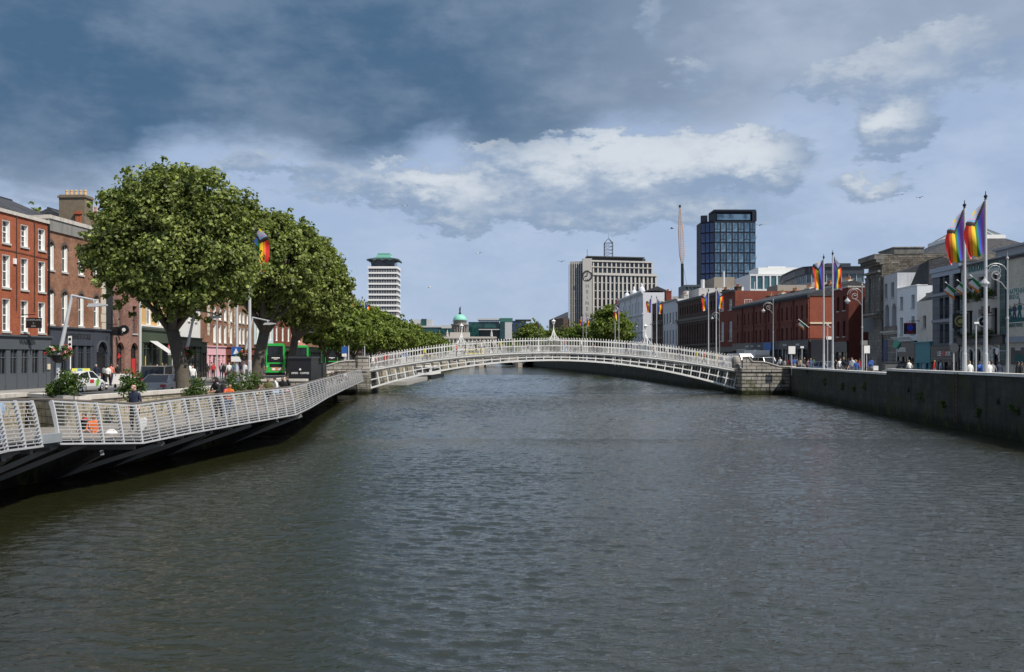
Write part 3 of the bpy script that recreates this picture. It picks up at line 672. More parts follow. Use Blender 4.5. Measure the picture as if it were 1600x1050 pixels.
for lxp in (-5.9, 4.86, 15.6):
    z = zt_(lxp)+1.3; a = MB(); yc = (YN+YF)/2
    for sy in (-1, 1):        # hoop over the deck
        pts = [rb(lxp, yc+sy*1.8*math.cos(t*math.pi/16), z+1.0*math.sin(t*math.pi/16)) for t in range(9)]
        a.tube(pts, .045, 6)
        for sx_ in (-1, 1):   # scrolls flaring along the rail
            a.tube([rb(lxp+sx_*.6, yc+sy*1.8, z+.05), rb(lxp+sx_*.42, yc+sy*1.75, z+.12), rb(lxp+sx_*.24, yc+sy*1.2, z+.5), rb(lxp+sx_*.10, yc+sy*.35, z+1.0), rb(lxp, yc, z+1.35)], [.03, .034, .034, .03, .026], 6)
            c0 = rb(lxp+sx_*.36, yc+sy*1.6, z+.24); a.tube([c0+Vector((.15*math.cos(k*.7), 0, .15*math.sin(k*.7))) for k in range(10)], .024, 5)
    a.tube([rb(lxp, yc, z+.95), rb(lxp, yc, z+1.35), rb(lxp, yc, z+1.9)], [.08, .05, .035], 8)
    o_ = a.build('lamp_arch', BRIDGEW, br)
    l = MB(); l.lathe([(.10, 0), (.20, .32), (.21, .34)], 6, rb(lxp, yc, z+1.88)); ln = l.build('lantern', LG, o_)
    l = MB(); l.lathe([(.26, 0), (.26, .03), (.10, .16), (.04, .2), (.04, .28), (.01, .34)], 6, rb(lxp, yc, z+2.225)); l.build('lantern_cap', BRIDGEW, o_)
# abutments
ab = thing('bridge_abutment', 'stone abutment with square pillar at the left foot of the footbridge', 'abutment', (-18, 116, 0))
def ra(x, y, z): return Vector((x, y, z))-Vector((-18, 116, 0))
def course_box(m, o, x0, x1, y0, y1, z0, z1, n, bev=.07):
    h = (z1-z0)/n
    for i in range(n):
        a, b_ = z0+i*h, z0+(i+1)*h
        m.box(x0-o[0], x1-o[0], y0-o[1], y1-o[1], a, b_-.06); m.box(x0+bev-o[0], x1-bev-o[0], y0+bev-o[1], y1-bev-o[1], b_-.06, b_)
m = MB(); course_box(m, (-18, 116), -19.6, -16.25, 111.9, 121.5, -1, 2.6, 9); m.build('base', STONE_AB, ab)
m = MB(); m.box(-1.8, 1.65, -4.2, 5.6, 2.602, 2.95); m.build('ledge', STONE_A, ab)
m = MB(); m.box(.55, 1.6, -3.6, -2.2, 2.952, 4.15); m.box(.47, 1.68, -3.68, -2.12, 4.152, 4.34); m.build('pillar', STONE_A, ab)
m = MB()
prof = [(-3.9, 3.05), (-3.2, 3.12), (-2.4, 3.35), (-1.6, 3.62), (-.8, 3.75), (.5, 3.78)]
for (x0, z0), (x1, z1) in zip(prof, prof[1:]):
    m.poly([(x0, -3.4, 1.74), (x1, -3.4, 1.74), (x1, -3.4, z1), (x0, -3.4, z0)]); m.poly([(x0, -3.0, 1.74), (x1, -3.0, 1.74), (x1, -3.0, z1), (x0, -3.0, z0)][::-1])
m.build('curved_parapet', STONE_A, ab)
m = MB()
for (x0, z0), (x1, z1) in zip(prof, prof[1:]): m.bar((x0, -3.2, z0+.06), (x1, -3.2, z1+.06), .56, .13)
m.build('coping', COPING, ab)
ab = thing('bridge_abutment', 'rusticated stone abutment with swept parapet at the right foot of the footbridge', 'abutment', (28.5, 116, 0))
m = MB(); course_box(m, (28.5, 116), 25.75, 30.2, 111.6, 121.5, -1, 2.55, 8, .09); m.build('base', STONE_AB, ab)
m = MB(); course_box(m, (28.5, 116), 30.22, 31.9, 112.3, 121.5, -1, 2.55, 8, .09); m.build('side_pier', STONE_AB, ab)
m = MB(); m.box(-2.8, 1.75, -4.5, 5.5, 2.552, 2.95); m.box(1.76, 3.4, -3.8, 5.5, 2.552, 2.95); m.build('ledge', STONE_A, ab)
prof = [(-2.6, 4.2), (-1.95, 4.22), (-1.75, 3.95), (-1.6, 3.75), (-1.4, 3.66), (-.3, 3.64), (.3, 3.52), (.9, 3.32), (1.5, 3.14), (3.3, 3.08)]
m = MB()
for (x0, z0), (x1, z1) in zip(prof, prof[1:]):
    m.poly([(x0, -4.3, 2.952), (x1, -4.3, 2.952), (x1, -4.3, z1), (x0, -4.3, z0)]); m.poly([(x0, -3.9, 2.952), (x1, -3.9, 2.952), (x1, -3.9, z1), (x0, -3.9, z0)][::-1])
m.build('swept_parapet', STONE_A, ab)
m = MB()
for (x0, z0), (x1, z1) in zip(prof, prof[1:]): m.bar((x0, -4.1, z0+.05), (x1, -4.1, z1+.05), .54, .11)
m.build('coping', COPING, ab)
m = MB(); m.lathe([(.5, 0), (.5, 1.0), (.42, 1.25), (.2, 1.4), (.05, 1.42)], 14, (-3.05, -2.9, 2.952)); m.build('rounded_pier', STONE_A, ab)
# ----------------------------------------------------------------- far stone bridge with three arches
fb = thing('stone_bridge', 'low stone road bridge with arches far behind the white footbridge', 'bridge', (-5, 430, 0))
BST = brick('bridge_granite', (.30, .28, .24), (.42, .40, .35), (.15, .14, .12), 1.4, .5, .02, .4, .9, stain=((.1, .09, .06), .6))
def archface(y, x0, x1, ztop, arches, depth):
    m = MB(); n = 16; cur = x0
    for xa, xb, zr in arches:
        m.poly([(cur, y, -1), (xa, y, -1), (xa, y, ztop), (cur, y, ztop)]); xc = (xa+xb)/2; hw = (xb-xa)/2
        pts = [(xc-hw*math.cos(math.pi*i/n), -.3+zr*math.sin(math.pi*i/n)**.8) for i in range(n+1)]
        for (ax, az_), (bx_, bz) in zip(pts, pts[1:]):
            m.poly([(ax, y, az_), (bx_, y, bz), (bx_, y, ztop), (ax, y, ztop)]); m.poly([(ax, y, az_), (ax, y+depth, az_), (bx_, y+depth, bz), (bx_, y, bz)])
        cur = xb
    m.poly([(cur, y, -1), (x1, y, -1), (x1, y, ztop), (cur, y, ztop)]); m.box(x0, x1, y, y+depth, ztop+.002, ztop+.4)
    return m
archs = [(-24, -10.7, 3.4), (-7.4, 6.0, 3.7), (9.3, 22, 3.4)]
archface(0, -40, 40, 4.1, archs, 40).build('arches', BST, fb)
m = MB(); m.box(-40, 40, -.3, -.002, 4.0, 4.4)
for i in range(160): m.box(-40+i*.5, -40+i*.5+.22, -.15, .05, 4.402, 5.2)
m.box(-40, 40, -.25, .15, 5.202, 5.45); m.build('balustrade', BST, fb)
for xp in (-9.05, 7.65):
    m = MB(); m.prism([(-2, 0), (2, 0), (1.2, -2.2), (0, -3), (-1.2, -2.2)], 'z', -1, 1.9); m.build('cutwater', BST, fb, (xp, 0, 0))
# ================================================================= NORTH BANK TERRACE (left)
def lb(name, label, p0, p1): return Bld(name, label, hit(p0, LF) if p0 > -60 else (-36.1, 63.), hit(p1, LF), ZL+.13)
CREAMSTRIP = plain('cream_paint', (.62, .55, .40), .6)
YEL = plain('yellow_ochre_render', (.60, .37, .14), .75, var=.1, dirt=.15)
GREENP = plain('olive_green_paint', (.055, .075, .045), .5)
PINK = plain('pink_paint', (.72, .42, .46), .6)
PALEB = plain('pale_blue_render', (.50, .58, .62), .75, dirt=.2)
SALM = plain('salmon_render', (.60, .29, .22), .8, dirt=.2)
CREAM = plain('cream_render', (.62, .58, .48), .8, var=.1, dirt=.25)
WREND = plain('white_render', (.66, .66, .63), .8, var=.08, dirt=.3)
QUOIN = plain('pale_quoin_stone', (.52, .47, .38), .85, var=.2)
LGREY = plain('grey_lettering', (.22, .23, .24), .6)
LBLK = plain('black_lettering', (.012, .012, .012), .4)
RED = plain('red_paint', (.5, .03, .03), .45)
# A: orange-red brick with white sash windows over a slate-grey shopfront
b = lb('brick_building', 'orange-red brick building with white sash windows above a slate grey shopfront', -70, 75)
fz = lambda py, px=40: b.lz(px, py)
cols = [(-52, 4.), (-20, 4.), (9.5, 1), (40, 1), (65, 1)]
xs_ = [b.lx(p) for p, _ in cols if p > -60]; dxs = (b.lx(65)-b.lx(9.5))/2
xs_ = [b.lx(65)-dxs*i for i in range(5) if b.lx(65)-dxs*i > .6]
b.row(xs_, .98, fz(386), fz(352), kind='sash liner 2x', d=.30, pane=GLASS); b.row(xs_, .98, fz(453), fz(404), kind='sash liner 2x', d=.30, pane=GLASS); b.row(xs_, .98, fz(519), fz(470), kind='sash liner 2x', d=.30, pane=GLASS)
HA = fz(341); b.wall(HA, 11, BRICK_A); b.coping(HA, 11, COPING, .25)
b.gable(HA-.4, 1.0, 1.0, 10.6, x1=b.L-.5, x0=.5)
b.chimney(b.lx(0)-1.0, 2.2, HA-.2, 2.0, .9, 3.2, 0, plain('lichen_render', (.16, .13, .09), .9, var=.4), along='y'); b.chimney(b.lx(12)-.8, 3.6, HA-.2, 1.4, .6, 2.0, 0, BRICK_B, along='y')
sh = b.shop(0, b.L, fz(524), .95, SHOPGREY, 9, sign='WARREN', sm=LBLK, ss=.52, riser=1.1, pil=.55, sxo=3.2)
hsign(b, b.lx(33), .95, fz(513), fz(497), 1.15, BLACK, [('PENNYLANE', .2, .2, LGREY), ('&', .16, -.03, LGREY), ('BAR', .18, -.24, LGREY)])
m = MB(); m.box(b.L-.55, b.L-.2, -.3, -.225, fz(578), fz(569)); m.build('wall_lantern', CREAMSTRIP, b.e)
for k, pxs in enumerate((6.5, 41)):
    x = b.lx(pxs+2); m = MB(); m.tube([(x+.12*math.sin(i*1.1), -.12, fz(548)-.16*i) for i in range(8)], .035, 5); m.build('neon_sign', plain('white_neon_tube', (.6, .6, .58), .3), b.e)
# gutter downpipe between A and B
m = MB(); m.tube([(b.L-.05, -.12, 4.2), (b.L-.05, -.12, HA)], .07, 8); m.build('downpipe', BLACK, b.e)
for xx, zt_p in ((b.lx(25), HA), (b.lx(53), HA)): MB().tube([(xx, -.07, 5.7), (xx, -.07, zt_p)], .035, 6).build('thin_pipe', BRICK_D, b.e)
MB().box(b.lx(22)-.15, b.lx(22)+.15, -.12, -.003, 9.0, 9.4).build('alarm_box', WHITE, b.e)
m = MB(); m.tube([(0, -.04, 9.9), (b.L*.3, -.05, 9.82), (b.L*.6, -.05, 9.9), (b.L, -.04, 9.8)], .02, 5); m.build('wall_cable', BLACK, b.e)
# B: brown brick, arched windows, dark shopfront with arched doorway
b = lb('brick_building', 'brown brick building with round arched windows and dark grey arched-door shopfront', 75, 165)
fz = lambda py, px=100: b.lz(px, py)
xs_ = [b.lx(p) for p in (79.5, 101, 126.5)]; st_ = xs_[2]-xs_[1]; xs_.append(xs_[2]+st_)
b.row(xs_, .86, fz(425), fz(382), kind='sash liner', arch=1, d=.26, pane=GLASS); b.row(xs_, .86, fz(508), fz(455), kind='sash liner', arch=1, d=.26, pane=GLASS)
HB = fz(357); b.wall(HB, 12, BRICK_B)
DBT = plain('dark_brick_trim', (.10, .075, .06), .9)
for xx in xs_:
    for zt in (fz(382), fz(455)):
        m = MB()
        for k in range(9):
            a0 = math.pi*k/9; a1 = math.pi*(k+1)/9; r0, r1 = .45, .64; zc = zt-.43
            m.bar((xx+.545*math.cos(a0), -.02, zc+.545*math.sin(a0)), (xx+.545*math.cos(a1), -.02, zc+.545*math.sin(a1)), .03, .19)
        m.build('arch_voussoirs', DBT, b.e)
b.coping(HB+.45, 12, COPING, .3, .2); m = MB(); m.box(0, b.L, -.12, -.003, HB-.45, HB+.45); m.build('parapet_band', plain('grey_render_band', (.22, .215, .2), .85, dirt=.4), b.e)
b.gable(HB+.3, 2.5, .9, 11.6, x0=-1., x1=b.L-1.0, hip=2.6)
LICH = MATS['lichen_render']
ch = b.chimney(b.L-1.4, 1.9, HB-.5, 2.2, 1.5, 4.0, 5, LICH, plain('buff_pot', (.55, .36, .16), .8), along='y')
b.chimney(b.lx(148), 1.3, HB+.5, .6, .45, 1.6, 1, BRICK_A)
m = MB()
for i in range(14):
    z = .3+i*(fz(455-0)/14.0); m.box(b.L-.75-(.15 if i % 2 else 0), b.L-.02, -.05, -.003, 4.9+i*.72-.3, 4.9+i*.72+.38)
m.build('quoins', QUOIN, b.e)
sh = b.shop(0, b.lx(142), fz(511), 1.35, SHOPGREY2, 5, sign='ARDENSTOCKE', sm=LBLK, ss=.62, riser=.8, pil=.45, sxo=.9, ssx=.95)
dx0, dx1 = b.lx(142), b.L+.3; mc = (dx0+dx1)/2; hw = .95; zs_ = 2.75; m = MB(); zt2 = fz(511)
m.box(dx0, mc-hw, -.24, -.003, 0, zs_); m.box(mc+hw, dx1, -.24, -.003, 0, zs_)
k = 12; pts = [(mc-hw*math.cos(math.pi*i/k), zs_+hw*math.sin(math.pi*i/k)) for i in range(k+1)]
pr_ = [(dx0, zs_+.001)]+pts+[(dx1, zs_+.001), (dx1, zt2), (dx0, zt2)]; m.prism(pr_, 'y', -.24, -.003)
m.box(dx0-.05, dx1+.08, -.36, -.241, zt2-.14, zt2)
ds = m.build('door_surround', SHOPGREY2, b.e)
m = MB(); 
for i in range(k): m.bar((pts[i][0], -.27, pts[i][1]), (pts[i+1][0], -.27, pts[i+1][1]), .14, .12)
m.build('arch_moulding', SHOPGREY, ds)
m = MB(); m.box(mc-hw, mc+hw, -.05, -.004, 0, 2.3); dd = m.build('door', BLACK, b.e); MB().box(mc-hw, mc+hw, -.06, -.004, 2.38, 3.6).build('transom_light', GLASS, b.e)
text('sign_lettering', '12', .35, LBLK, ds, (dx1-.55, -.25, zt2-.75))
# black narrow infill
b = lb('black_infill', 'narrow black-fronted infill between the arched-window building and plum brick building', 165, 176.5)
b.win(b.L/2, .7, .3, 2.4, kind='plain', fm=BLACK, sill=False); b.wall(fz(357)-1.2, 10, plain('black_cladding', (.02, .021, .024), .5))
hsign(b, .5, .7, 4.2, 4.95, 1.0, BLACK)
# C: plum brick, black-edged rectangular windows, brick arches at street level
b = lb('brick_building', 'plum brick building with plain rectangular windows and arched red-lit ground floor openings', 176.5, 219)
fz = lambda py, px=190: b.lz(px, py)
xs_ = [b.lx(188.3), b.lx(210.5)]
b.row(xs_, .95, fz(520), fz(476), kind='sash 2x', fm=DKGREY, pane=GLASSC, d=.3); b.row(xs_, .95, fz(453), fz(418), kind='sash 2x', fm=DKGREY, d=.3)
b.row(xs_, 1.65, .5, fz(535), kind='case', fm=BLACK, arch=1, d=.35)
b.wall(13.2, 11, BRICK_C); b.coping(13.2, 11); b.gable(13.0, 2.4, 1, 10.6); b.chimney(b.L-.3, 5, 13.4, 2.6, .9, 2.4, 4, BRICK_B, along='y')
m = MB(); m.box(xs_[1]-.5, xs_[1]+.2, .05, .12, .3, 2.2); m.build('red_door_panel', RED, b.e)
m = MB(); m.prism([(xs_[0]-.35, 2.2), (xs_[0]+.35, 2.4), (xs_[0]-.2, 2.75)], 'y', .1, .13); m.build('red_window_sign', RED, b.e)
m = MB(); m.lathe([(.42, 0), (.42, .16), (.38, .18)][::-1], 18, (.15, -.9, fz(516)), axis='x'); cl = m.build('street_clock', BLACK, b.e)
m = MB(); m.lathe([(.16, 0), (.16, .03)], 14, (.12, -.9, fz(516)), axis='x'); m.build('clock_face', WHITE, cl)
m = MB(); m.tube([(-.25, 0, fz(520)), (.15, -.7, fz(522)), (.15, -.8, fz(519))], .03, 6); m.tube([(b.L-.08, -.1, 0), (b.L-.08, -.1, 13)], .06, 6); m.build('downpipe', plain('cream_pipe', (.6, .58, .5), .5), b.e)
# D: yellow, white windows, olive shopfront with awning
b = lb('yellow_building', 'yellow ochre rendered building with white windows over an olive green shopfront', 219, 276)
fz = lambda py, px=240: b.lz(px, py)
xs_ = [b.lx(p) for p in (232, 248.5, 264.5)]
b.row(xs_, 1.35, fz(508), fz(477), kind='case liner', d=.2, sill=False); b.row(xs_, 1.35, fz(452), fz(420), kind='case liner', d=.2)
b.wall(12.2, 11, YEL); b.cornice(fz(514), .3, .3, WHITE); b.cornice(11.8, .4, .3, WHITE); b.gable(12.2, 2.4, .6, 10.6)
b.shop(0, b.L, fz(515), 1.2, GREENP, 4, riser=.7, pil=.4, door=2)
xa = b.lx(229); m = MB(); zA = fz(533); n = 9
for i in range(n):
    x0 = xa+i*2.3/n; m.poly([(x0, -.3, zA), (x0+2.3/n, -.3, zA), (x0+2.3/n, -2.0, zA-1.15), (x0, -2.0, zA-1.15)], i % 2); m.poly([(x0, -2.0, zA-1.15), (x0+2.3/n, -2.0, zA-1.15), (x0+2.3/n, -2.0, zA-1.35), (x0, -2.0, zA-1.35)], i % 2)
m.build('awning', [plain('awning_white', (.6, .6, .58), .8), plain('awning_grey', (.36, .37, .38), .8)], b.e)
# E: white, black shopfront
b = lb('white_building', 'white rendered building with black shopfront behind the largest tree', 276, 313)
b.row([b.L*.2, b.L*.5, b.L*.8], 1.0, 6.3, 8.4, kind='sash 2x'); b.row([b.L*.2, b.L*.5, b.L*.8], 1.0, 9.6, 11.3, kind='sash 2x')
b.wall(12.8, 11, WREND); b.coping(12.8, 11); b.shop(0, b.L, 4.5, .9, BLACK, 4, riser=.6, door=1)
# F: long red-brown brick with stone quoins and pink shopfront
b = lb('brick_building', 'long red-brown brick building with pale stone quoins, tall windows and a pink shopfront', 313, 397)
fz = lambda py, px=345: b.lz(px, py)
xs_ = [b.lx(p) for p in (335.5, 343.7, 352)]; xs2 = [b.lx(p) for p in (361, 375, 380.5, 387)]
b.row(xs_+xs2, 1.25, fz(535.5), fz(508), kind='sash liner', d=.35); b.row(xs_+xs2, 1.25, fz(500), fz(482), kind='sash liner', d=.35)
b.wall(14.2, 12, plain('x', (1, 1, 1)) if False else BRICK_B); b.coping(14.2, 12); b.gable(14.1, 2.5, 1, 11.6)
m = MB()
for xq in (b.lx(325.5)-.0, b.lx(358.), b.lx(367.5)):
    for i in range(17): m.box(xq-(.55 if i % 2 else .38), xq+(.55 if i % 2 else .38), -.06, -.003, 4.9+i*.55, 4.9+i*.55+.5)
m.build('quoins', QUOIN, b.e)
b.shop(b.lx(321.5), b.lx(350), fz(541), 1.0, PINK, 4, riser=.9, pil=.8, door=1)
b.shop(b.lx(351), b.L, fz(541), 1.0, BRICK_R, 6, riser=.6, pil=.5)
b.shop(0, b.lx(320.5), fz(536), 1.2, BLACK, 2, riser=.6)
data = [(397, 427, PALEB, 13.6, 3, 'pale_blue_building', 'pale blue rendered building glimpsed left of the large green double-decker bus'),
        (427, 455, BRICK_R, 13.6, 3, 'brick_building', 'rust red brick building directly above the large green bus'),
        (455, 479, SALM, 13.0, 3, 'salmon_building', 'salmon pink rendered building between the trunk and the second green bus'),
        (479, 500, BRICK_B, 12.0, 3, 'brick_building', 'brown brick building above the roof of the second green bus'),
        (500, 524, WREND, 12.0, 3, 'white_building', 'white rendered building behind the farthest green bus'),
        (524, 550, BRICK_D, 11.5, 3, 'brick_building', 'dark brick building behind the pair of flagpoles'),
        (550, 585, CREAM, 11.0, 4, 'cream_building', 'cream rendered building behind the row of quayside trees'),
        (585, 620, BRICK_R, 10.5, 5, 'brick_building', 'distant red brick building behind the far end of the tree row')]
for p0, p1, mt, H, n, nm, lab in data:
    b = lb(nm, lab, p0, p1); st_ = b.L/n
    xs_ = [st_*(i+.5) for i in range(n)]
    b.row(xs_, min(1.15, st_*.45), 4.9, 7.2, kind='sash liner', far=False) if False else b.row(xs_, min(1.15, st_*.45), 4.9, 7.2, kind='sash liner')
    b.row(xs_, min(1.15, st_*.45), 8.2, 10.0, kind='sash liner')
    b.wall(H, 11, mt, far=True); b.coping(H, 11); b.shop(0, b.L, 4.2, .9, random.choice([BLACK, SHOPGREY, GREENP, BRICK_D, SHOPGREY2]), max(3, n), riser=.6)
# roofline trees and building far behind A
b = Bld('slate_roofed_building', 'low slate-roofed block peeping over the rooftops at far left', (-75, 118), (-52, 122), ZL)
b.row([2+i*3 for i in range(7)], 1.2, 12, 13.6); b.wall(16.2, 12, CONC, far=True); b.gable(16.2, 2.2, 0, 12)
# ================================================================= SOUTH BANK TERRACE (right): local x runs from the far end towards the camera
def rbld(name, label, pf, pn, z=ZR+.13, poly=RF): return Bld(name, label, hit(pf, poly), hit(pn, poly), z)
GREYR = plain('warm_grey_render', (.48, .465, .43), .8, var=.1, dirt=.35)
TEAL = plain('teal_paint', (.02, .20, .25), .5)
DGREEN = brick('dark_green_tiles', (.005, .045, .042), (.008, .065, .058), (.10, .13, .12), 1.4, .55, .03, .1, .3)
PALEW = plain('cool_white_render', (.70, .74, .78), .8, var=.08, dirt=.25)
CREAMB = brick('cream_painted_brick', (.55, .52, .44), (.63, .60, .51), (.40, .38, .32), .45, .15, .012, .3, .8)
METAL = plain('grey_metal_cladding', (.20, .22, .25), .45, .3, var=.15)
TEALT = plain('teal_lettering', (.01, .14, .13), .5)
def wxs(b, *px): return [b.lx(p) for p in px]
# R1 mural building
b = rbld('cream_building', 'cream painted brick pub with a large painted mural, at the right edge', 1573, 1668)
H = b.lz(1586, 404); b.wall(H, 12, CREAMB); b.cornice(H, .3, .25, DKGREY); b.gable(H+.3, 1.4, 0, 12)
z = lambda py, px=1590: b.lz(px, py)
m = MB(); m.box(.12, b.L-4, -.04, -.003, z(504.5), z(449)); mu = m.build('mural_panel', plain('mural_ground', (.60, .60, .55), .8), b.e)
text('mural_lettering', "HA'PENNY", .66, TEALT, mu, (.4, -.045, z(455)), sx=1.0, align='LEFT', ex=.01); text('mural_lettering', 'BRIDGE', .54, TEALT, mu, (.5, -.045, z(463.5)), align='LEFT', ex=.01)
text('mural_lettering', 'GREAT FOOD', .42, TEALT, mu, (.25, -.045, z(508)), align='LEFT', ex=.01)
MD = plain('mural_dark_green', (.01, .10, .10), .8); MK = plain('mural_skin', (.45, .24, .16), .8); MN = plain('mural_navy', (.03, .05, .10), .8)
m = MB(); m.prism([(.2, z(503)), (b.L-4.2, z(503)), (b.L-4.2, z(494)), (3.2, z(497)), (.2, z(494))], 'y', -.05, -.042); m.build('mural_grass', MD, mu)
for i, (x, h, mt) in enumerate(((.7, .8, MD), (1.5, .9, MN), (2.4, 1.0, MD), (3.5, .9, MD), (4.6, 1.0, MN), (6.2, .9, MD))):
    zb = z(496); m = MB()
    m.prism([(x-.40, zb+.0), (x-.20, zb+.5), (x-.42, zb+.75*h), (x-.25, zb+1.0*h), (x+.28, zb+1.02*h), (x+.45, zb+.7*h), (x+.2, zb+.5), (x+.45, zb-.15), (x+.15, zb-.2), (x, zb+.35), (x-.15, zb-.2)], 'y', -.06, -.051); mf = m.build('mural_figure', mt, mu)
    m = MB(); m.prism([(x+.12*math.cos(k*.785), zb+1.02*h+.15+.15*math.sin(k*.785)) for k in range(8)], 'y', -.07, -.06); m.build('mural_head', MK, mf)
m = MB(); m.bar((.9, -.06, z(480)), (2.4, -.06, z(474)), .07, .01); m.bar((2.4, -.06, z(474)), (3.9, -.06, z(480)), .07, .01); m.bar((2.4, -.06, z(474)), (2.4, -.06, z(466)), .07, .01); m.build('mural_bridge_lamp', MN, mu)
m = MB(); m.box(0, b.L, -.2, -.003, z(535), z(526)); m.build('string_course', plain('blue_grey_band', (.26, .30, .36), .7), b.e)
m = MB(); m.box(1.0, b.L-4, -.12, -.003, z(569), z(543)); bd = m.build('poster_board', BLACK, b.e); text('poster_lettering', 'GAELIC', .32, WHITE, bd, (2.3, -.125, z(545.5)))
m = MB(); m.prism([(1.6, z(565)), (3.2, z(565)), (3.0, z(556)), (2.4, z(552)), (1.9, z(556))], 'y', -.13, -.121); m.build('poster_art', MD, bd)
m = MB(); m.bar((.4, -.3, z(548)), (.4, -.9, z(548)), .05); m.lathe([(.28, 0), (.28, .1)], 12, (.4, -1.0, z(549)), axis='y'); m.build('floodlight', WHITE, b.e)
# R2 pub
b = rbld('pub_building', 'pale grey pub with large roof-level lettering, window plants and arched white ground floor', 1502, 1573)
z = lambda py, px=1535: b.lz(px, py)
xs_ = wxs(b, 1515, 1533, 1553.5)
b.row(xs_, 1.15, z(466), z(432), kind='sash', fm=BLACK, d=.35); b.row(xs_, 1.15, z(524), z(483), kind='sash', fm=BLACK, d=.35)
xa = wxs(b, 1507, 1518, 1530.5, 1543, 1555.5)
b.row([x for x in xa], 1.35, .2, z(545), kind='case', fm=BLACK, arch=1.25, d=.3, sill=False)
H = z(409.5, 1548); b.wall(H, 14, GREYR, archmat=None); b.cornice(H, .2, .35, BLACK)
m = MB(); m.box(.4, b.L-1, 3, 9, H+.2, H+1.5); m.box(.2, b.L-.8, 2.7, 9.3, H+1.501, H+1.7); m.build('roof_plant_room', METAL, b.e)
WS = plain('white_stonework', (.62, .62, .58), .7, dirt=.15); m = MB()
for i, x in enumerate(xa):
    for sg in (-1, 1):
        xx = x+sg*.95
        for j in range(8): m.box(xx-.26, xx+.26, -.08, -.003, .1+j*.36, .1+j*.36+.31)
    for k in range(10):
        a0, a1 = math.pi*k/10, math.pi*(k+1)/10; zc = z(545)-.84
        m.bar((x+.80*math.cos(a0), -.05, zc+.95*math.sin(a0)), (x+.80*math.cos(a1), -.05, zc+.95*math.sin(a1)), .12, .2)
m.build('white_arch_dressings', WS, b.e)
m = MB(); m.box(-.2, b.L+.1, -.4, -.003, z(538), z(526)); m.box(-.3, b.L+.2, -.55, -.003, z(526)+.001, z(524)); sb = m.build('pub_fascia', plain('pub_fascia_grey', (.03, .032, .034), .5), b.e)
text('fascia_lettering', 'MERCHANTS', .55, LGREY, sb, (b.L*.55, -.405, z(532)), ex=.01)
text('roof_lettering', 'TRADITIONAL IRISH PUB', .98, TEALT, b.e, (b.L*.5, -.04, z(417)), ex=.02, sx=.80*b.L/12.5)
m = MB(); m.box(b.L-1.05, b.L, -.12, -.003, z(570), H-.05); m.build('green_tile_strip', DGREEN, b.e)
m = MB(); m.box(0, .8, -.12, -.003, z(520), H-1.5); m.build('green_tile_strip', DGREEN, b.e)
GOLD = plain('gold_paint', (.42, .36, .14), .4)
hs = hsign(b, b.lx(1520), 1.15, z(512), z(489), 1.35, plain('sign_dark_olive', (.03, .035, .03), .5), [('ARCH', .3, .85, LGREY), ('BAR', .26, -.85, LGREY)], 1)
r1 = MB().lathe([(.5, 0), (.5, .03)], 20, (.042, 0, 0), axis='x').build('sign_roundel', GOLD, hs); MB().lathe([(.4, 0), (.4, .03)], 20, (.06, 0, 0), axis='x').build('roundel_field', GREENP, hs)
MB().prism([(-.25, -.2), (.28, -.2), (.28, .1), (0, .22), (-.2, .05)], 'x', .092, .12).build('roundel_emblem', GOLD, hs)
hs = hsign(b, b.lx(1556), 1.1, z(509), z(499), .95, WHITE, [('4', .5, 0, WHITE)], 1, 'round_sign', True); MB().lathe([(.37, 0), (.37, .006)], 20, (.051, 0, 0), axis='x').build('round_sign_field', BLACK, hs)
rx = b.lx(1559); m = MB(); m.box(rx-.3, rx+.3, -1.3, -.8, z(490), z(481)); m.box(rx-.4, rx+.4, -1.4, -.7, z(492), z(490)-.002); m.build('hanging_lantern', plain('dark_bronze', (.09, .05, .035), .5), b.e)
MB().box(.9, b.L-1.2, -.025, -.003, z(417)-.62, z(417)+.6).build('lettering_panel', plain('pale_green_white', (.50, .54, .52), .7), b.e)
PUB = b; PUBX = xs_; PUBZ = (z(462), z(522))
# wall flagstaffs with Irish tricolours
FG, FWt, FO = plain('flag_green', (.01, .24, .07), .8), plain('flag_white', (.7, .7, .7), .8), plain('flag_orange', (.75, .24, .03), .8)
def tricolour(loc, rotz, lab, w=1.2, h=.95, droop=.5):
    e = thing('tricolour_flag', lab, 'flag', loc, rotz, 'small tricolours on the pub front'); 
    m = MB(); m.tube([(0, 0, 0), (-.25, -1.5, 1.25)], .035, 6); m.lathe([(.06, 0), (.06, .1)], 8, (-.25, -1.5, 1.2)); m.build('flagstaff', WHITE, e)
    for k, mt in enumerate((FG, FWt, FO)):
        m = MB()
        for i in range(4):
            for j in range(3):
                def Pf(i_, j_):
                    s_ = (k*4+i_)/12.; t = j_/3.; a = Vector((-.1, -.55, .42)).lerp(Vector((-.23, -1.35, 1.12)), 1-t)
                    return a+Vector((-.35*s_, -.15*s_+.12*math.sin(s_*7+t*2), -w*s_*droop-.25*s_+.05*math.sin(s_*9)))
                m.poly([Pf(i, j), Pf(i+1, j), Pf(i+1, j+1), Pf(i, j+1)])
        m.build('flag_panel', mt, e)
def wpt(b, lx, y, z): p = b.A+b.d*lx; n = Vector((-b.d.y, b.d.x)); return (p.x+n.x*y, p.y+n.y*y, b.z0+z)
tricolour(wpt(PUB, PUB.lx(1507)-.3, -.02, z(457)), PUB.ang, 'small green white and orange flag nearest the grey striped building', droop=.5)
tricolour(wpt(PUB, PUB.lx(1524), -.02, z(457)), PUB.ang, 'small tricolour hanging between the two tall pride flagpoles')
tricolour(wpt(PUB, PUB.lx(1545), -.02, z(453)), PUB.ang, 'small tricolour on staff beside the plant under the right pub window')
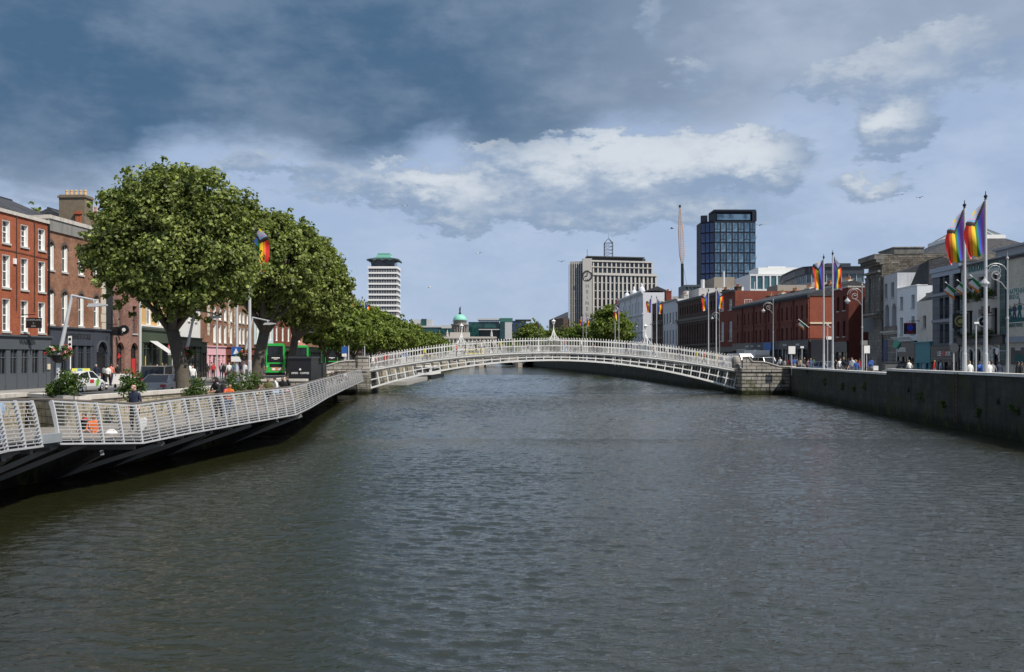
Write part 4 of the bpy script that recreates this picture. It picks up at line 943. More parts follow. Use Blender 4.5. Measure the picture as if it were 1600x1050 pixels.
# R3 modern grey
b = rbld('modern_building', 'modern grey-clad building with vertical window strips beside the pub', 1457, 1502)
z = lambda py, px=1480: b.lz(px, py)
x1_, x2_, x3_ = wxs(b, 1471, 1481.5, 1496.5)
for zb_w, zt_w in ((z(455), z(422)), (z(497), z(464)), (z(536), z(506))):
    b.row([x1_], .9, zb_w, zt_w, kind='plain', fm=BLACK, d=.4, pane=GLASS, sill=False); b.row([x2_], 1.7, zb_w, zt_w, kind='strip', fm=METAL, d=.4, pane=GLASS, sill=False); b.row([x3_], 1.5, zb_w, zt_w, kind='strip', fm=BLACK, d=.4, pane=GLASS, sill=False)
H = z(416); b.wall(H, 14, brick('blue_grey_cladding', (.085, .10, .125), (.12, .14, .17), (.04, .045, .055), 2.4, .75, .03, .2, .5)); b.cornice(H-.9, .9, .25, plain('zinc', (.24, .28, .34), .4, .4))
m = MB(); m.box(b.lx(1486), b.lx(1491), -.16, -.003, z(540), z(416)-.92); m.build('pale_cladding_panel', plain('pale_panel', (.45, .46, .47), .6, dirt=.3), b.e)
m = MB()
for py in (459, 501): m.box(.02, b.L, -.14, -.004, z(py)-.12, z(py)+.16)
m.build('floor_band', METAL, b.e); m = MB()
for py in (448, 490, 532):
    for k in range(5): m.bar((x1_-.5, -.15, z(py)+.2*k), (b.L-.3, -.15, z(py)+.2*k), .03)
m.build('balcony_rails', DKGREY, b.e)
b.shop(.1, b.L-.1, z(540), 1.5, BLACK, 4, pil=.2, riser=.5, door=2, sign='LEE · COOK', sm=WHITE, ss=.6)
m = MB(); m.box(.3, b.L*.8, -.29, -.24, z(540)-1.25, z(540)-1.2); m.box(.3, b.L*.8, -.29, -.24, z(540)-.25, z(540)-.2); m.build('sign_border', LGREY, b.e); m = MB(); m.lathe([(.3, 0), (.3, .02)], 12, (b.L*.5, -.27, z(540)-.75), axis='y'); m.build('red_dot', RED, b.e)
# R4 white & cream narrow houses
b = rbld('cream_house', 'narrow cream house with a teal blue shopfront', 1433, 1457); z = lambda py, px=1445: b.lz(px, py)
b.win(b.lx(1444.5), .9, z(512), z(493), kind='sash', fm=BLACK, d=.3); b.wall(z(470), 8, plain('aged_cream_render', (.62, .60, .54), .85, dirt=.4), top=True)
b.gable(z(470), 2.9, 0, 8, ROOFS); m = MB(); m.box(b.lx(1439), b.L, .5, 6.5, z(470), z(457)); m.build('roof_annex', CONC, b.e)
hs = hsign(b, b.lx(1437), 1.0, z(521.5), z(504), 1.25, BLACK, [('CAFE', .36, .55, RED), ('RADIO', .26, -.38, RED), ('COFFEE', .24, -.62, LGREY)], 1); MB().lathe([(.34, 0), (.34, .03)], 16, (.042, 0, .08), axis='x').build('sign_emblem', plain('sign_blue', (.03, .05, .45), .4), hs)
b.shop(.05, b.L-.05, z(534), 2.1, TEAL, 3, pil=.45, riser=.1, door=1)
m = MB(); c_ = b.L/2; m.box(c_-.95, c_+.75, -.13, -.101, .1, 3.0)
rs_ = random.Random(3); m.build('sticker_covered_door', plain('sticker_door', (.30, .32, .42), .6, var=.7, sc=14), b.e)
b = rbld('white_house', 'narrow white three storey house with black shopfront', 1402, 1433); z = lambda py, px=1418: b.lz(px, py)
for py0, py1 in ((482, 462), (522, 495)): b.row(wxs(b, 1408.5, 1426.5), .95, z(py0), z(py1), kind='sash', fm=BLACK, d=.35)
b.wall(z(449), 8, PALEW); m = MB(); zt = z(449); zb2 = z(431, 1420)
m.prism([(.0, zt), (b.L, zt), (b.L, zb2+1.4), (b.L*.55, zb2+1.2), (.3, zt+.1)], 'y', 1.2, 7); b_r = m.build('roof', ROOFS, b.e)
b.coping(zt, 1.1, WHITE, .12, .06); b.shop(.05, b.L-.05, z(533), 1.6, BLACK, 3, pil=.3, riser=.35, door=0, sign='Centra', sm=WHITE, ss=.95, sxo=-1.1)
def spikes(b, x0, x1, zc, lab):
    m = MB()
    for i in range(9):
        x = x0+(x1-x0)*i/8; m.bar((x-.2, -.3, zc), (x+.3, -.9, zc+.3), .09)
    m.build('gutter_bunting', WHITE, b.e)
spikes(b, .4, b.L-.4, z(531), '')
# R5 pale with arches
b = rbld('grey_building', 'pale grey rendered building with tall arched middle windows beside the stone hall', 1379, 1402); z = lambda py, px=1390: b.lz(px, py)
b.row(wxs(b, 1384.2, 1394.5), 1.0, z(465), z(442), kind='sash', fm=BLACK, d=.35); b.row(wxs(b, 1386, 1397), 1.5, z(517), z(475), kind='sash', fm=DKGREY, arch=1, d=.6)
b.wall(z(429), 10, plain('cool_grey_render', (.48, .50, .53), .8, dirt=.35)); b.cornice(z(518.5)-.3, .4, .3, SILL); b.gable(z(429), 1.7, 0, 10)
b.row([], 1, 0, 1); m = MB()
for i in range(7): m.box(0, b.L, -.05, -.003, .2+i*.75, .2+i*.75+.68)
m.build('rusticated_base', STONE_G, b.e)
m = MB(); xx = b.lx(1383.5); m.box(xx-.8, xx+.8, -.1, -.055, 0, 3.9); m.build('blue_door', plain('navy_door', (.012, .02, .12), .5), b.e)
# R6 stone classical hall
b = Bld('stone_hall', 'grey stone classical hall with columns, heavy cornice and glazed roof lantern', hit(1357, RF), hit(1380, RF), ZR+.13); z = lambda py, px=1366: b.lz(px, py)
b.row(wxs(b, 1366.5, 1373), 1.2, z(480), z(438), kind='sash', fm=BLACK, arch=1, d=.6)
H = z(401.5); D_ = 20; b.wall(H, D_, STONE_G)
m = MB()
for px in (1360.5, 1369.8, 1377.5):
    for dx in (-.38, .38): m.lathe([(.30, 0), (.28, .3), (.25, 3), (.22, z(437)-z(489)), (.34, z(437)-z(489)+.3)], 12, (b.lx(px)+dx, -.32, z(489)))
m.build('columns', STONE_G, b.e); b.cornice(z(491)-.5, .6, .75, STONE_G); b.cornice(z(436)+.3, .5, .6, STONE_G); b.cornice(H-1.2, 1.2, 1.1, STONE_G, x0=-.5, x1=b.L+.3, dent=.5)
m = MB(); m.box(b.L+.003, b.L+.12, -.2, D_, .5, H-.1); m.build('west_wall_facing', RUBBLE, b.e)
m = MB(); m.box(.2, b.L+.1, 1.2, 4.6, H+.02, H+.7); m.box(.1, b.L+.2, 1.1, 4.7, H+.701, H+.82); m.build('parapet_block', STONE_G, b.e)
x0, x1, y0, y1 = -9, b.L-.2, 4.8, 19.8; m = MB(); zr = H+.05; rr_ = 2.6; a = [(x0, y0, zr), (x1, y0, zr), (x1, y1, zr), (x0, y1, zr)]; i_ = 3.6; t = [(x0+i_, y0+4.2, zr+rr_*.72), (x1-i_*.4, y0+4.2, zr+rr_*.72), (x1-i_*.4, y1-5.2, zr+rr_*.72), (x0+i_, y1-5.2, zr+rr_*.72)]
for k in range(4): m.poly([a[k], a[(k+1) % 4], t[(k+1) % 4], t[k]])
m.poly(t); m.build('mansard_roof', ROOFS, b.e)
m = MB(); m.box(t[0][0], t[1][0], t[0][1], t[2][1], zr+rr_*.72+.01, zr+rr_*.72+.45); m.build('lantern_curb', WHITE, b.e)
lz_ = zr+rr_*.72+.46; a = [(t[0][0]+.3, t[0][1]+.3, lz_), (t[1][0]-.3, t[1][1]+.3, lz_), (t[2][0]-.3, t[2][1]-.3, lz_), (t[3][0]+.3, t[3][1]-.3, lz_)]; q = [(a[0][0]+1.4, a[0][1]+1.9, lz_+1.15), (a[1][0]-1.4, a[1][1]+1.9, lz_+1.15), (a[2][0]-1.4, a[2][1]-1.9, lz_+1.15), (a[3][0]+1.4, a[3][1]-1.9, lz_+1.15)]
m = MB(); fr = MB()
for k in range(4):
    m.poly([a[k], a[(k+1) % 4], q[(k+1) % 4], q[k]])
    for s_ in range(6): f_ = s_/5; fr.bar(Vector(a[k]).lerp(Vector(a[(k+1) % 4]), f_), Vector(q[k]).lerp(Vector(q[(k+1) % 4]), f_), .12)
m.poly(q); m.build('glass_lantern', glass('skylight_glass', (.10, .13, .13), (.22, .26, .27), .1), b.e); fr.build('lantern_bars', WHITE, b.e)
m = MB(); xx = b.L/2+.4; m.box(xx-.06, xx+.06, -1.6, -.4, z(519), z(497)); m.build('blank_projecting_board', plain('board_grey', (.24, .25, .26), .6), b.e)
# R7 red brick with sheer side wall
A7 = Vector(hit(1300, RF)); B7 = Vector(hit(1326, RF))
b = Bld('brick_building', 'dark red brick building with two columns of windows and a sheer blank side wall', A7, B7, ZR+.13); z = lambda py, px=1312: b.lz(px, py)
for py0, py1 in ((486, 464), (526, 502)): b.row(wxs(b, 1309.5, 1319), 1.05, z(py0), z(py1), kind='sash', fm=BLACK, d=.35)
H = z(449, 1326); b.wall(H, 16, brick('deep_red_brick', (.12, .028, .02), (.17, .042, .03), (.09, .035, .028), patch=.4)); b.coping(H, 16, SILL); b.chimney(b.L-.6, 8.2, H-.3, 7.0, .9, 1.3, 6, BRICK_R, along='y'); b.shop(.05, b.L-.05, z(534), 1.3, BLACK, 3, riser=.5, door=1, sign='NOODLE', sm=LGREY, ss=.6)
# R8 terrace
A8 = Vector(hit(1146, RF)); B8 = Vector(hit(1265, RF))
b = Bld('brick_terrace', 'long dark red brick terrace with projecting eaves and slender arched windows', A8, B8, ZR+.13)
H = b.lz(1265, 460)-.1; z = lambda py, px=1262: b.lz(px, py); print('terrace', b.L, H, b.lz(1146, 481))
n = int(b.L/2.35); z1a, z1b, z2a, z2b = z(497), z(475), z(531), z(509)
for i in range(n):
    x = b.L-1.0-i*2.3
    if x < .8: break
    for a_, c_ in ((z1a, z1b), (z2a, z2b)): b.win(x, .85, a_, c_, 'sash', BLACK if i < n-5 else WHITE, .45, .4, sill=False)
b.wall(H, 14, BRICK_T); m = MB(); m.box(-.1, b.L+.25, -.45, 14, H+.002, H+.3)
x = .1
while x < b.L: m.box(x, x+.3, -.4, -.003, H-.35, H-.001); x += .9
m.build('eaves', DKGREY, b.e); b.gable(H+.302, 1.9, 0, 13.8)
for i in range(0, n+1, 3):
    xq = b.L-i*2.3+.15; MB().box(max(0, xq-.3), min(b.L, xq), -.24, -.003, 4.6, H-.36).build('brick_pilaster', BRICK_R, b.e)
    if i % 2: MB().tube([(max(.2, xq-.75), -.1, 0), (max(.2, xq-.75), -.1, H)], .06, 6).build('downpipe', BLACK, b.e)
m = MB(); m.box(0, b.L, -.12, -.004, z1b-z1b+z(500)-.12, z(500)+.06); m.build('brick_string_course', BRICK_R, b.e)
m = MB(); m.box(b.L+.003, b.L+.06, .0, 13.9, 4.7, H-.1); m.build('west_gable_facing', brick('bright_red_brick', (.24, .055, .03), (.31, .08, .045), (.22, .10, .07), patch=.2), b.e)
m = MB()
for zz_ in (z(461), z(505), z(533)): m.box(b.L+.062, b.L+.2, 0, 13.9, zz_-.12, zz_+.12)
m.build('stone_bands', CREAMSTRIP, b.e)
m = MB(); m.box(b.L+.1, b.L+.18, 2.5, 6.5, z(527)-.6, z(527)+.1); m.build('street_name_plate', WHITE, b.e)
for i, c in enumerate((.5, 8, 17, 24, 31, 38)): b.chimney(b.L-c-2.2, 6.9, H+1.4, 2.4 if i != 1 else 1.6, .7, 1.05, 5 if i else 6, BRICK_B if i % 2 else CREAM, along='x')
b.shop(0, b.L*.30, 4.4, 1.2, BLACK, 8, riser=.6); b.shop(b.L*.30+.1, b.L*.66, 4.4, 1.2, SHOPGREY2, 8, riser=.6, door=3); b.shop(b.L*.66+.1, b.L, 4.5, 1.3, plain('very_dark_blue_grey', (.018, .022, .03), .4), 6, riser=.6, door=2)
m = MB(); m.box(b.L+.062, b.L+.35, .1, 13.8, 0, 4.5); m.build('side_shopfront', MATS['very_dark_blue_grey'], b.e)
for i, (xx, w) in enumerate(((b.L-4.5, 1.6), (b.L-10.5, 1.8), (b.L-24, 1.6), (b.L-28, 1.4), (b.L-31, 2))): m = MB(); m.box(xx-w/2, xx+w/2, -.27, -.23, 3.65, 3.95); m.build('shop_name_strip', plain('pale_sign', (.45, .45, .43), .6), b.e)
xx = b.lx(1204); m = MB(); m.box(xx-2, xx+2, -.6, -.23, 2.9, 4.3); m.build('blue_shop_sign', plain('bright_blue_paint', (.02, .13, .42), .5), b.e); xx = b.lx(1185); 
tricolour(wpt(b, b.L+.1, -.1, b.lz(1265, 512)), b.ang, 'tricolour hanging at the corner of the long brick terrace')
tricolour(wpt(b, b.L+.1, 3.2, b.lz(1265, 512)), b.ang, 'second tricolour on the side wall of the long brick terrace')
# R9 dark brown building and its red side wall
A9 = Vector(hit(1059, RF)); B9 = Vector(hit(1123.5, RF))
b = Bld('dark_brick_building', 'long soot-dark brick building with stone cornice and many tall narrow windows', A9, B9, ZR+.13)
H = 0
H = zpx(457, hit(1123.5, RF)[1])-ZR-.13; n = int(b.L/2.3)
for i in range(n):
    x = b.L-1.3-i*2.3
    if x < .8: break
    for a_, c_, w in ((H-3.2, H-1.4, 1.05), (H-9.1, H-5.7, 1.1), (H-13.0, H-9.9, 1.1) if H > 15 else (4.4, 5.6, 1.1)): b.win(x, w, a_, c_, 'sash', DKGREY if i % 3 else WHITE, 0, .35, GLASSC, sill=False)
b.wall(H, 20, BRICK_D); b.cornice(H-.3, .5, .5, DKGREY); b.cornice(H-5.2, 1.0, .6, plain('sooty_stone', (.14, .13, .12), .85, dirt=.3)); b.cornice(4.3, .4, .4, MATS['sooty_stone'])
H9 = H; b9 = b
b = Bld('red_brick_building', 'tall red brick end building with white sash windows above the start of the brick terrace', hit(1123.8, RF), Vector(hit(1145.5, RF))+Vector((.6, 1.0)), ZR+.13); H = H9-.2
for px in (1128.3, 1141):
    for a_, c_ in ((H-3.6, H-1.5), (H-9.6, H-5.8), (H-14, H-10.6)):
        if a_ > 3: b.win(b.lx(px), 2.0, a_, c_, 'sash 3x', WHITE, 0, .2, GLASSC)
b.wall(H, 20, BRICK_R); b.cornice(H-.2, .4, .4, DKGREY); b.shop(0, b.L, 3.9, .9, BLACK, 3, riser=.5); m = MB(); m.box(b.L+.003, b.L+.07, .0, 20, 1, H-.05); wf = m.build('west_gable_facing', BRICK_R, b.e)
for y in (2.6, 8.6):
    for zz_ in (H-4.2, H-9.4, H-13):
        if zz_ < 1: continue
        me_, p_, s_, c_ = win_mesh(1.5, 2.9 if zz_ < H-5 else 1.9, 'sash 3x', WHITE, .2, 0); o_ = link('window', me_, b.e, (b.L+.22, y, zz_+.6), R(90)); 
        if GLASSC.name not in c_: c_[GLASSC.name] = p_.mesh('pane', GLASSC)
        link('pane', c_[GLASSC.name], o_)
b = b9; H = H9; b.shop(0, b.L, 3.9, .9, BLACK, 14, riser=.5)
for c, y in ((4, 5), (13, 5), (24, 6), (36, 6)): b.chimney(b.L-c, y, H, 2.4, .9, 1.5, 6, BRICK_D)
m = MB(); m.box(b.L-7, b.L-.2, 12, 19, H, H+1.6); m.build('beige_roof_block', plain('beige_render', (.30, .28, .24), .85, dirt=.3), b.e)
# R10..R12 towards the far bridge
b = rbld('grey_white_building', 'slim pale grey building with bracketed windows between two dark brick fronts', 1036, 1059)
H = b.lz(1050, 469); n = 5; xs_ = [b.L*(i+.5)/n for i in range(n)]
b.row(xs_, 1.3, H-5.6, H-3.0, kind='sash', fm=DKGREY); b.row(xs_, 1.3, H-10.4, H-7.2, kind='sash', fm=DKGREY); b.row(xs_, 1.3, H-14.5, H-11.6, kind='sash', fm=DKGREY)
b.wall(H, 16, plain('cool_grey_white', (.60, .62, .66), .8, dirt=.2)); b.cornice(H-.3, .4, .4, SILL); b.chimney(b.L*.4, 4, H, 3, 1, 1.6, 5, CONC); b.shop(0, b.L, 3.6, .9, BLACK, 4)
b = rbld('dark_brick_building', 'dark brown brick building with tall red chimney right of the ornate white building', 1019, 1036)
H = b.lz(1027, 474); xs_ = [b.L*(i+.5)/4 for i in range(4)]; b.row(xs_, 1.2, H-9, H-6, kind='sash'); b.row(xs_, 1.2, H-4.6, H-2.6, kind='sash', fm=DKGREY); b.row(xs_, 1.2, H-13, H-10, kind='sash')
b.wall(H, 16, BRICK_D); b.cornice(H-5.7, .6, .5, MATS['sooty_stone']); b.chimney(1.2, 4, H, 2.2, 1.4, 3.6, 5, BRICK_R); b.coping(H, 16, SILL); b.shop(0, b.L, 3.6, .9, BLACK, 4)
b = rbld('ornate_white_building', 'ornate white stuccoed building with rounded roof ornaments beside the quay tree', 968, 1006)
WST = plain('white_stucco', (.60, .62, .66), .75, dirt=.15); H = b.lz(1003, 458); n = 8; xs_ = [b.L*(i+.5)/n for i in range(n)]
b.row(xs_, 1.35, H-5.4, H-2.2, kind='sash'); b.row(xs_, 1.35, H-10.4, H-7.2, kind='sash'); b.row(xs_, 1.5, H-15.6, H-12.0, kind='sash', arch=1)
b.wall(H, 7, WST); b.cornice(H-.4, .9, .8, WST, dent=.6); b.cornice(H-6.4, .6, .5, WST); b.cornice(H-11.2, .5, .5, WST); b.gable(H+.5, 1.2, 1, 6.8)
for i in range(0, n+1, 2):
    xx = min(b.L-.3, max(.3, b.L*i/n)); MB().box(xx-.3, xx+.3, -.25, -.003, 3.5, H-.45).build('pilaster', WST, b.e)
for k in (.2, .5, .8): m = MB(); m.lathe([(.9, 0), (1.0, .5), (.8, 1.2), (.35, 1.7), (.3, 2.3), (.05, 2.9)], 12, (b.L*k, 1.0, H+.5)); m.build('roof_ornament', WST, b.e)
b.shop(0, b.L, 3.4, .8, BLACK, 7)
b = rbld('brown_brick_building', 'brown brick building with busy grey roofline behind the round quay tree', 930, 968)
H = b.lz(955, 476)-1; n = 9; xs_ = [b.L*(i+.5)/n for i in range(n)]; b.row(xs_, 1.4, H-4, H-1.6, kind='sash'); b.row(xs_, 1.4, H-8.5, H-6, kind='sash'); b.wall(H, 10, BRICK_D); b.cornice(H-.3, .7, .6, SILL); b.gable(H+.4, 1.6, 0, 9); b.chimney(b.L*.3, 6, H+1, 3, 1.5, 3, 6, BRICK_R); b.chimney(b.L*.8, 6, H+1, 3, 1.5, 2.5, 6, CONC)
for p0, p1, hpx, lab, mt in ((905, 930, 497, 'dim red brick building low beside the clock tower block', BRICK_R), (880, 905, 493, 'dark roofed building left of the clock tower block', BRICK_D), (858, 880, 500, 'small distant brown building where the south quay meets the sky', BRICK_D)):
    Yd = 470; b = Bld('distant_building', lab, at(p0, Yd)[:2], (at(p1, Yd-25)[0], Yd-25), ZR); H = zpx(hpx, Yd)-ZR
    b.row([b.L*(i+.5)/4 for i in range(4)], 1.4, H-4, H-2, kind='sash'); b.row([b.L*(i+.5)/4 for i in range(4)], 1.4, H-9, H-6.5, kind='sash'); b.wall(H, 16, mt); b.gable(H, 3.5, 0, 16); b.chimney(b.L*.7, 8, H+1.5, 3, 1.5, 3.5, 4, BRICK_R)

# ladder, drain outlets and weeds on the south quay wall
for px, Y0, lab in ((1497, 60.5, 'rusty iron ladder fixed to the dark quay wall below the left tall flagpole'),):
    t = (px-CX)/F; X, Y = hit(px, RW); e = thing('wall_ladder', lab, 'ladder', (X, Y, 0)); m = MB()
    for k in (-.2, .2): m.bar((-.14, k, .3), (-.14, k, 3.3), .035)
    for k in range(10): m.bar((-.14, -.2, .5+k*.3), (-.14, .2, .5+k*.3), .03)
    m.build('rails_and_rungs', plain('rust', (.10, .055, .035), .9), e)
for i, (px, z) in enumerate(((1232, 2.2), (1420, 2.0), (1560, 1.9))):
    X, Y = hit(px, RW); e = thing('drain_outlet', ('small iron bracket near the left end of the dark quay wall', 'round drain outlet in the quay wall below the rusticated grey building', 'round drain outlet in the quay wall near the right edge')[i], 'drain', (X-.02, Y, z)); MB().lathe([(.16, -.12), (.16, .02), (.12, .02)], 12, axis='x').build('pipe', plain('cast_iron', (.03, .03, .028), .8), e)
# ================================================================= DISTANT TOWERS AND BLOCKS
def ybox(name, label, px0, px1, Y, H_py, depth, ang=0., cat='tower'):
    a = at(px0, Y); c = at(px1, Y); 
    e = thing(name, label, cat, (a[0], Y, 2.0), ang); return e, c[0]-a[0], zpx(H_py, Y)-2.0
# tower with white floor bands and wavy green roof
e, w, H = ybox('office_tower', 'slim office tower with white floor bands and wavy copper-green roof canopy', 577, 619, 600, 418, 18, R(0))
m = MB(); m.box(0, w, 0, w, 0, H); m.build('core', plain('tower_dark_core', (.05, .055, .06), .4), e); fl = 16; fh = (H-4)/fl; TWW = plain('tower_white_mosaic', (.66, .66, .66), .6, dirt=.1)
for i in range(fl+1):
    z0 = 4+i*fh-.001; t = 1.15 if i < fl else 1.3; m = MB(); m.box(-.9, w+.9, -.9, w+.9, z0-t/2, z0+t/2); m.build('floor_band', TWW, e)
for i in range(fl):
    z0 = 4+i*fh; g_ = MB(); g_.box(-.3, w+.3, -.3, w+.3, z0+.6, z0+fh-.6); wb = g_.build('window_band', GLASS, e); m = MB(); n = 11
    for k in range(n+1):
        x = -.3+(w+.6)*k/n; m.box(x-.14, x+.14, -.42, -.301, z0+.6, z0+fh-.6); m.box(w+.301, w+.42, x-.14, x+.14, z0+.6, z0+fh-.6)
    m.box(-.35, w+.35, -.5, -.43, z0+1.3, z0+1.42); m.build('mullions', plain('tower_mullion', (.33, .33, .34), .6), wb)
m = MB(); m.box(1, w-1, 1, w-1, H+.6, H+4.3); m.build('penthouse', GLASS, e); m = MB(); n = 48
for s_, (P0, P1) in enumerate((((-1.5, -1.5), (w+1.5, -1.5)), ((w+1.5, -1.5), (w+1.5, w+1.5)), ((w+1.5, w+1.5), (-1.5, w+1.5)), ((-1.5, w+1.5), (-1.5, -1.5)))):
    for k in range(n):
        def q(t, d_):
            x = P0[0]+(P1[0]-P0[0])*t; y = P0[1]+(P1[1]-P0[1])*t; cx = w/2; f_ = 1-d_*.45; return (cx+(x-cx)*f_, cx+(y-cx)*f_, H+4.4+(1-d_)*.55*abs(math.sin(t*math.pi*4))*1.6+d_*1.9)
        m.poly([q(k/n, 0), q((k+1)/n, 0), q((k+1)/n, 1), q(k/n, 1)]); a_, b_ = q(k/n, 0), q((k+1)/n, 0); m.poly([a_, b_, (b_[0], b_[1], b_[2]-.5), (a_[0], a_[1], a_[2]-.5)][::-1])
m.build('wavy_canopy', plain('dark_copper', (.03, .05, .05), .5), e)
COPG = plain('copper_green', (.20, .50, .40), .6, var=.12)
m = MB(); m.prism([(w*.2, H+6.2), (w*.8, H+6.2), (w*.72, H+8.6), (w*.3, H+8.6)], 'y', 3, w-3); m.box(w*.28, w*.74, 2.8, w-2.8, H+8.601, H+9.0); m.build('green_roof_box', COPG, e)
# concrete-framed office block with clock pillar: corner at px 927
Yc = 385
cx_, _ , _ = at(921, Yc); e = thing('office_block', 'tall pale concrete-framed office block with a big clock on its corner pillar', 'office block', (cx_, Yc, 2.0), R(0))
def Hc(py): return zpx(py, Yc)-2.0
CONP = plain('pale_concrete', (.42, .405, .38), .75, var=.08, dirt=.15); OG = glass('office_dark_glass', (.015, .018, .025), (.03, .04, .055))
wR = (1026-921)/F*Yc*1.05; H1 = Hc(428); H2 = Hc(407)
ang = R(14); dR = Vector((math.cos(ang), math.sin(ang))); nR = Vector((-dR.y, dR.x))
wl = 12.5; 
m = MB(); core = [(0, 0), tuple(dR*wR), tuple(dR*wR+nR*16), tuple(nR*16-Vector((0, 0)))]; 
m.prism([tuple(p) for p in core], 'z', 0, H1-.2); m.build('core', OG, e)
m = MB(); c2 = [tuple(Vector(p)*1.0) for p in ((.5, 1.6), tuple(dR*(wR-1)+nR*1.6), tuple(dR*(wR-1)+nR*15), tuple(nR*15))]; m.prism(c2, 'z', H1-.19, H2); m.build('setback_storeys', OG, e)
def fr(x, y, z): v = dR*x+nR*y; return (v.x, v.y, z)
n = 15; fl = 11
for k in range(n+1):
    x = 1.5+(wR-1.5)*k/n; m = MB(); m.bar(fr(x, -.35, 0), fr(x, -.35, H1), (.30 if k % 3 else .42), .7, up=(dR.x, dR.y, 0)); m.build('white_fin', CONP, e)
for j in range(fl+1):
    z = H1-.2-j*(H1/fl); m = MB(); m.bar(fr(1.3, -.12, z), fr(wR, -.12, z), .3, .30); m.build('floor_line', plain('floor_line_grey', (.36, .35, .34), .7), e)
m = MB(); m.bar(fr(1.2, -.3, H1), fr(wR+.3, -.3, H1), 1.2, .9); m.bar(fr(wR, -.3, H1), fr(wR, 16, H1), .9, .9); m.build('roof_band', CONP, e)
m = MB()
for k in range(14): x = 2+(wR-3)*k/13; m.bar(fr(x, 1.3, H1), fr(x, 1.3, H2), .5, .5, up=(dR.x, dR.y, 0))
m.bar(fr(.3, 1.2, H1+(H2-H1)*.55), fr(wR-1, 1.2, H1+(H2-H1)*.55), .8, .35); m.bar(fr(.3, 1.2, H2), fr(wR-1, 1.2, H2), 1., .6); m.build('setback_frame', CONP, e)
m = MB(); m.prism([(1, 3), tuple(dR*(wR-3)+nR*3), tuple(dR*(wR-3)+nR*13), (1, 13)], 'z', H2+.3, H2+1.6); m.prism([(-1, 1.5), tuple(dR*(wR-4)+nR*1.5), tuple(dR*(wR-4)+nR*14), (-1, 14)], 'z', H2+1.601, H2+2.0); m.build('roof_pavilion', plain('roof_dark', (.04, .045, .05), .6), e)
# left wing (dark glazed) angled away
lw = (920-890)/F*Yc; Hl = Hc(410); m = MB(); m.prism([(-2.6, .4), (-2.6, 14), (-2.6-lw+2.6, 14), (-lw, 2.0)], 'z', 0, Hl); m.build('left_wing', OG, e)
for k in range(7):
    t = k/6; x = -2.6+(-lw+2.6)*t; y = .4+1.6*t; m = MB(); m.bar((x, y-.2, 0), (x, y-.2, Hl), .22, .3, up=(1, 0, 0)); m.build('wing_mullion', CONP, e)
for j in range(14): z = Hl-j*Hl/14; m = MB(); m.bar((-2.6, .25, z), (-lw, 1.85, z), .2, .16 if j else 1.0); m.build('wing_floor_line', plain('blue_grey_line', (.17, .2, .24), .6) if j else CONP, e)
m = MB(); m.box(-2.7, .9, -1.1, 2.4, 0, Hc(404)); pl_ = m.build('clock_pillar', CONP, e)
zc = Hc(431); m = MB(); pts = [(-.9+1.9*math.cos(t*math.pi/12), -1.2, zc+1.9*math.sin(t*math.pi/12)) for t in range(25)]; m.tube(pts, .16, 6)
for t in range(12): a_ = t*math.pi/6; m.bar((-.9+1.35*math.cos(a_), -1.2, zc+1.35*math.sin(a_)), (-.9+1.75*math.cos(a_), -1.2, zc+1.75*math.sin(a_)), .22)
m.bar((-.9, -1.22, zc), (-.9, -1.22, zc+1.3), .16); m.bar((-.9, -1.22, zc), (-1.9, -1.22, zc-.2), .2); m.build('clock', BLACK, e)
for i, ch_ in enumerate('HEINEKEN'): text('vertical_lettering', ch_, 1.9, LGREY, e, (-.9, -1.12, Hc(447)-i*2.2), ex=.05)
m = MB()
xm, zm = (953-921)/F*Yc, H2+2.0
for a_, b_ in ((-1.6, -1.6), (1.6, -1.6), (1.6, 1.6), (-1.6, 1.6)):
    m.bar((xm+a_, 6+b_, zm), (xm+a_, 6+b_, zm+5.5), .16); m.bar((xm+a_, 6+b_, zm+5.5), (xm, 6, zm+7.2), .14)
for k in range(5):
    z = zm+k*1.35
    for (a_, b_), (c_, d_) in zip(((-1.6, -1.6), (1.6, -1.6), (1.6, 1.6), (-1.6, 1.6)), ((1.6, -1.6), (1.6, 1.6), (-1.6, 1.6), (-1.6, -1.6))): m.bar((xm+a_, 6+b_, z), (xm+c_, 6+d_, z), .1); m.bar((xm+a_, 6+b_, z), (xm+c_, 6+d_, min(z+1.35, zm+5.5)), .09)
m.bar((xm, 6, zm+7), (xm, 6, zm+9.2), .08); m.build('roof_mast', BLACK, e); m = MB(); m.tube([((918.5-921)/F*Yc, 3, Hc(404)), ((918.5-921)/F*Yc, 3, Hc(388))], .08, 5); m.build('whip_aerial', BLACK, e)
# dark blue glazed tower
Yt = 480; xa, _, _ = at(1116, Yt); e = thing('glass_tower', 'dark blue glazed tower with black grid frame rising above the south quay', 'tower', (xa, Yt, 2)); Ht = zpx(327, Yt)-2
wF = (1181-1116)/F*Yt; wS = (1116-1098)/F*Yt
TB = plain('tower_black_frame', (.012, .016, .028), .6, spec=.2); TG = glass('tower_blue_glass', (.05, .10, .17), (.12, .21, .30), .08)
TG2 = glass('tower_deep_blue_glass', (.015, .04, .13), (.04, .09, .24), .08)
m = MB(); m.prism([(0, 0), (wF, .6), (wF+.6, 14), (-wS, 16), (-wS, 4.5)], 'z', 0, Ht-5.6); m.build('frame_core', TB, e)
m = MB(); m.prism([(1.0, 1.5), (wF-.2, 2), (wF-.2, 13), (0, 14)], 'z', Ht-5.59, Ht-.9); m.build('crown', TB, e)
m = MB(); m.box(1.5, wF-2.5, 1.0, 1.45, Ht-5.0, Ht-2.2); m.build('crown_glazing', TG, e)
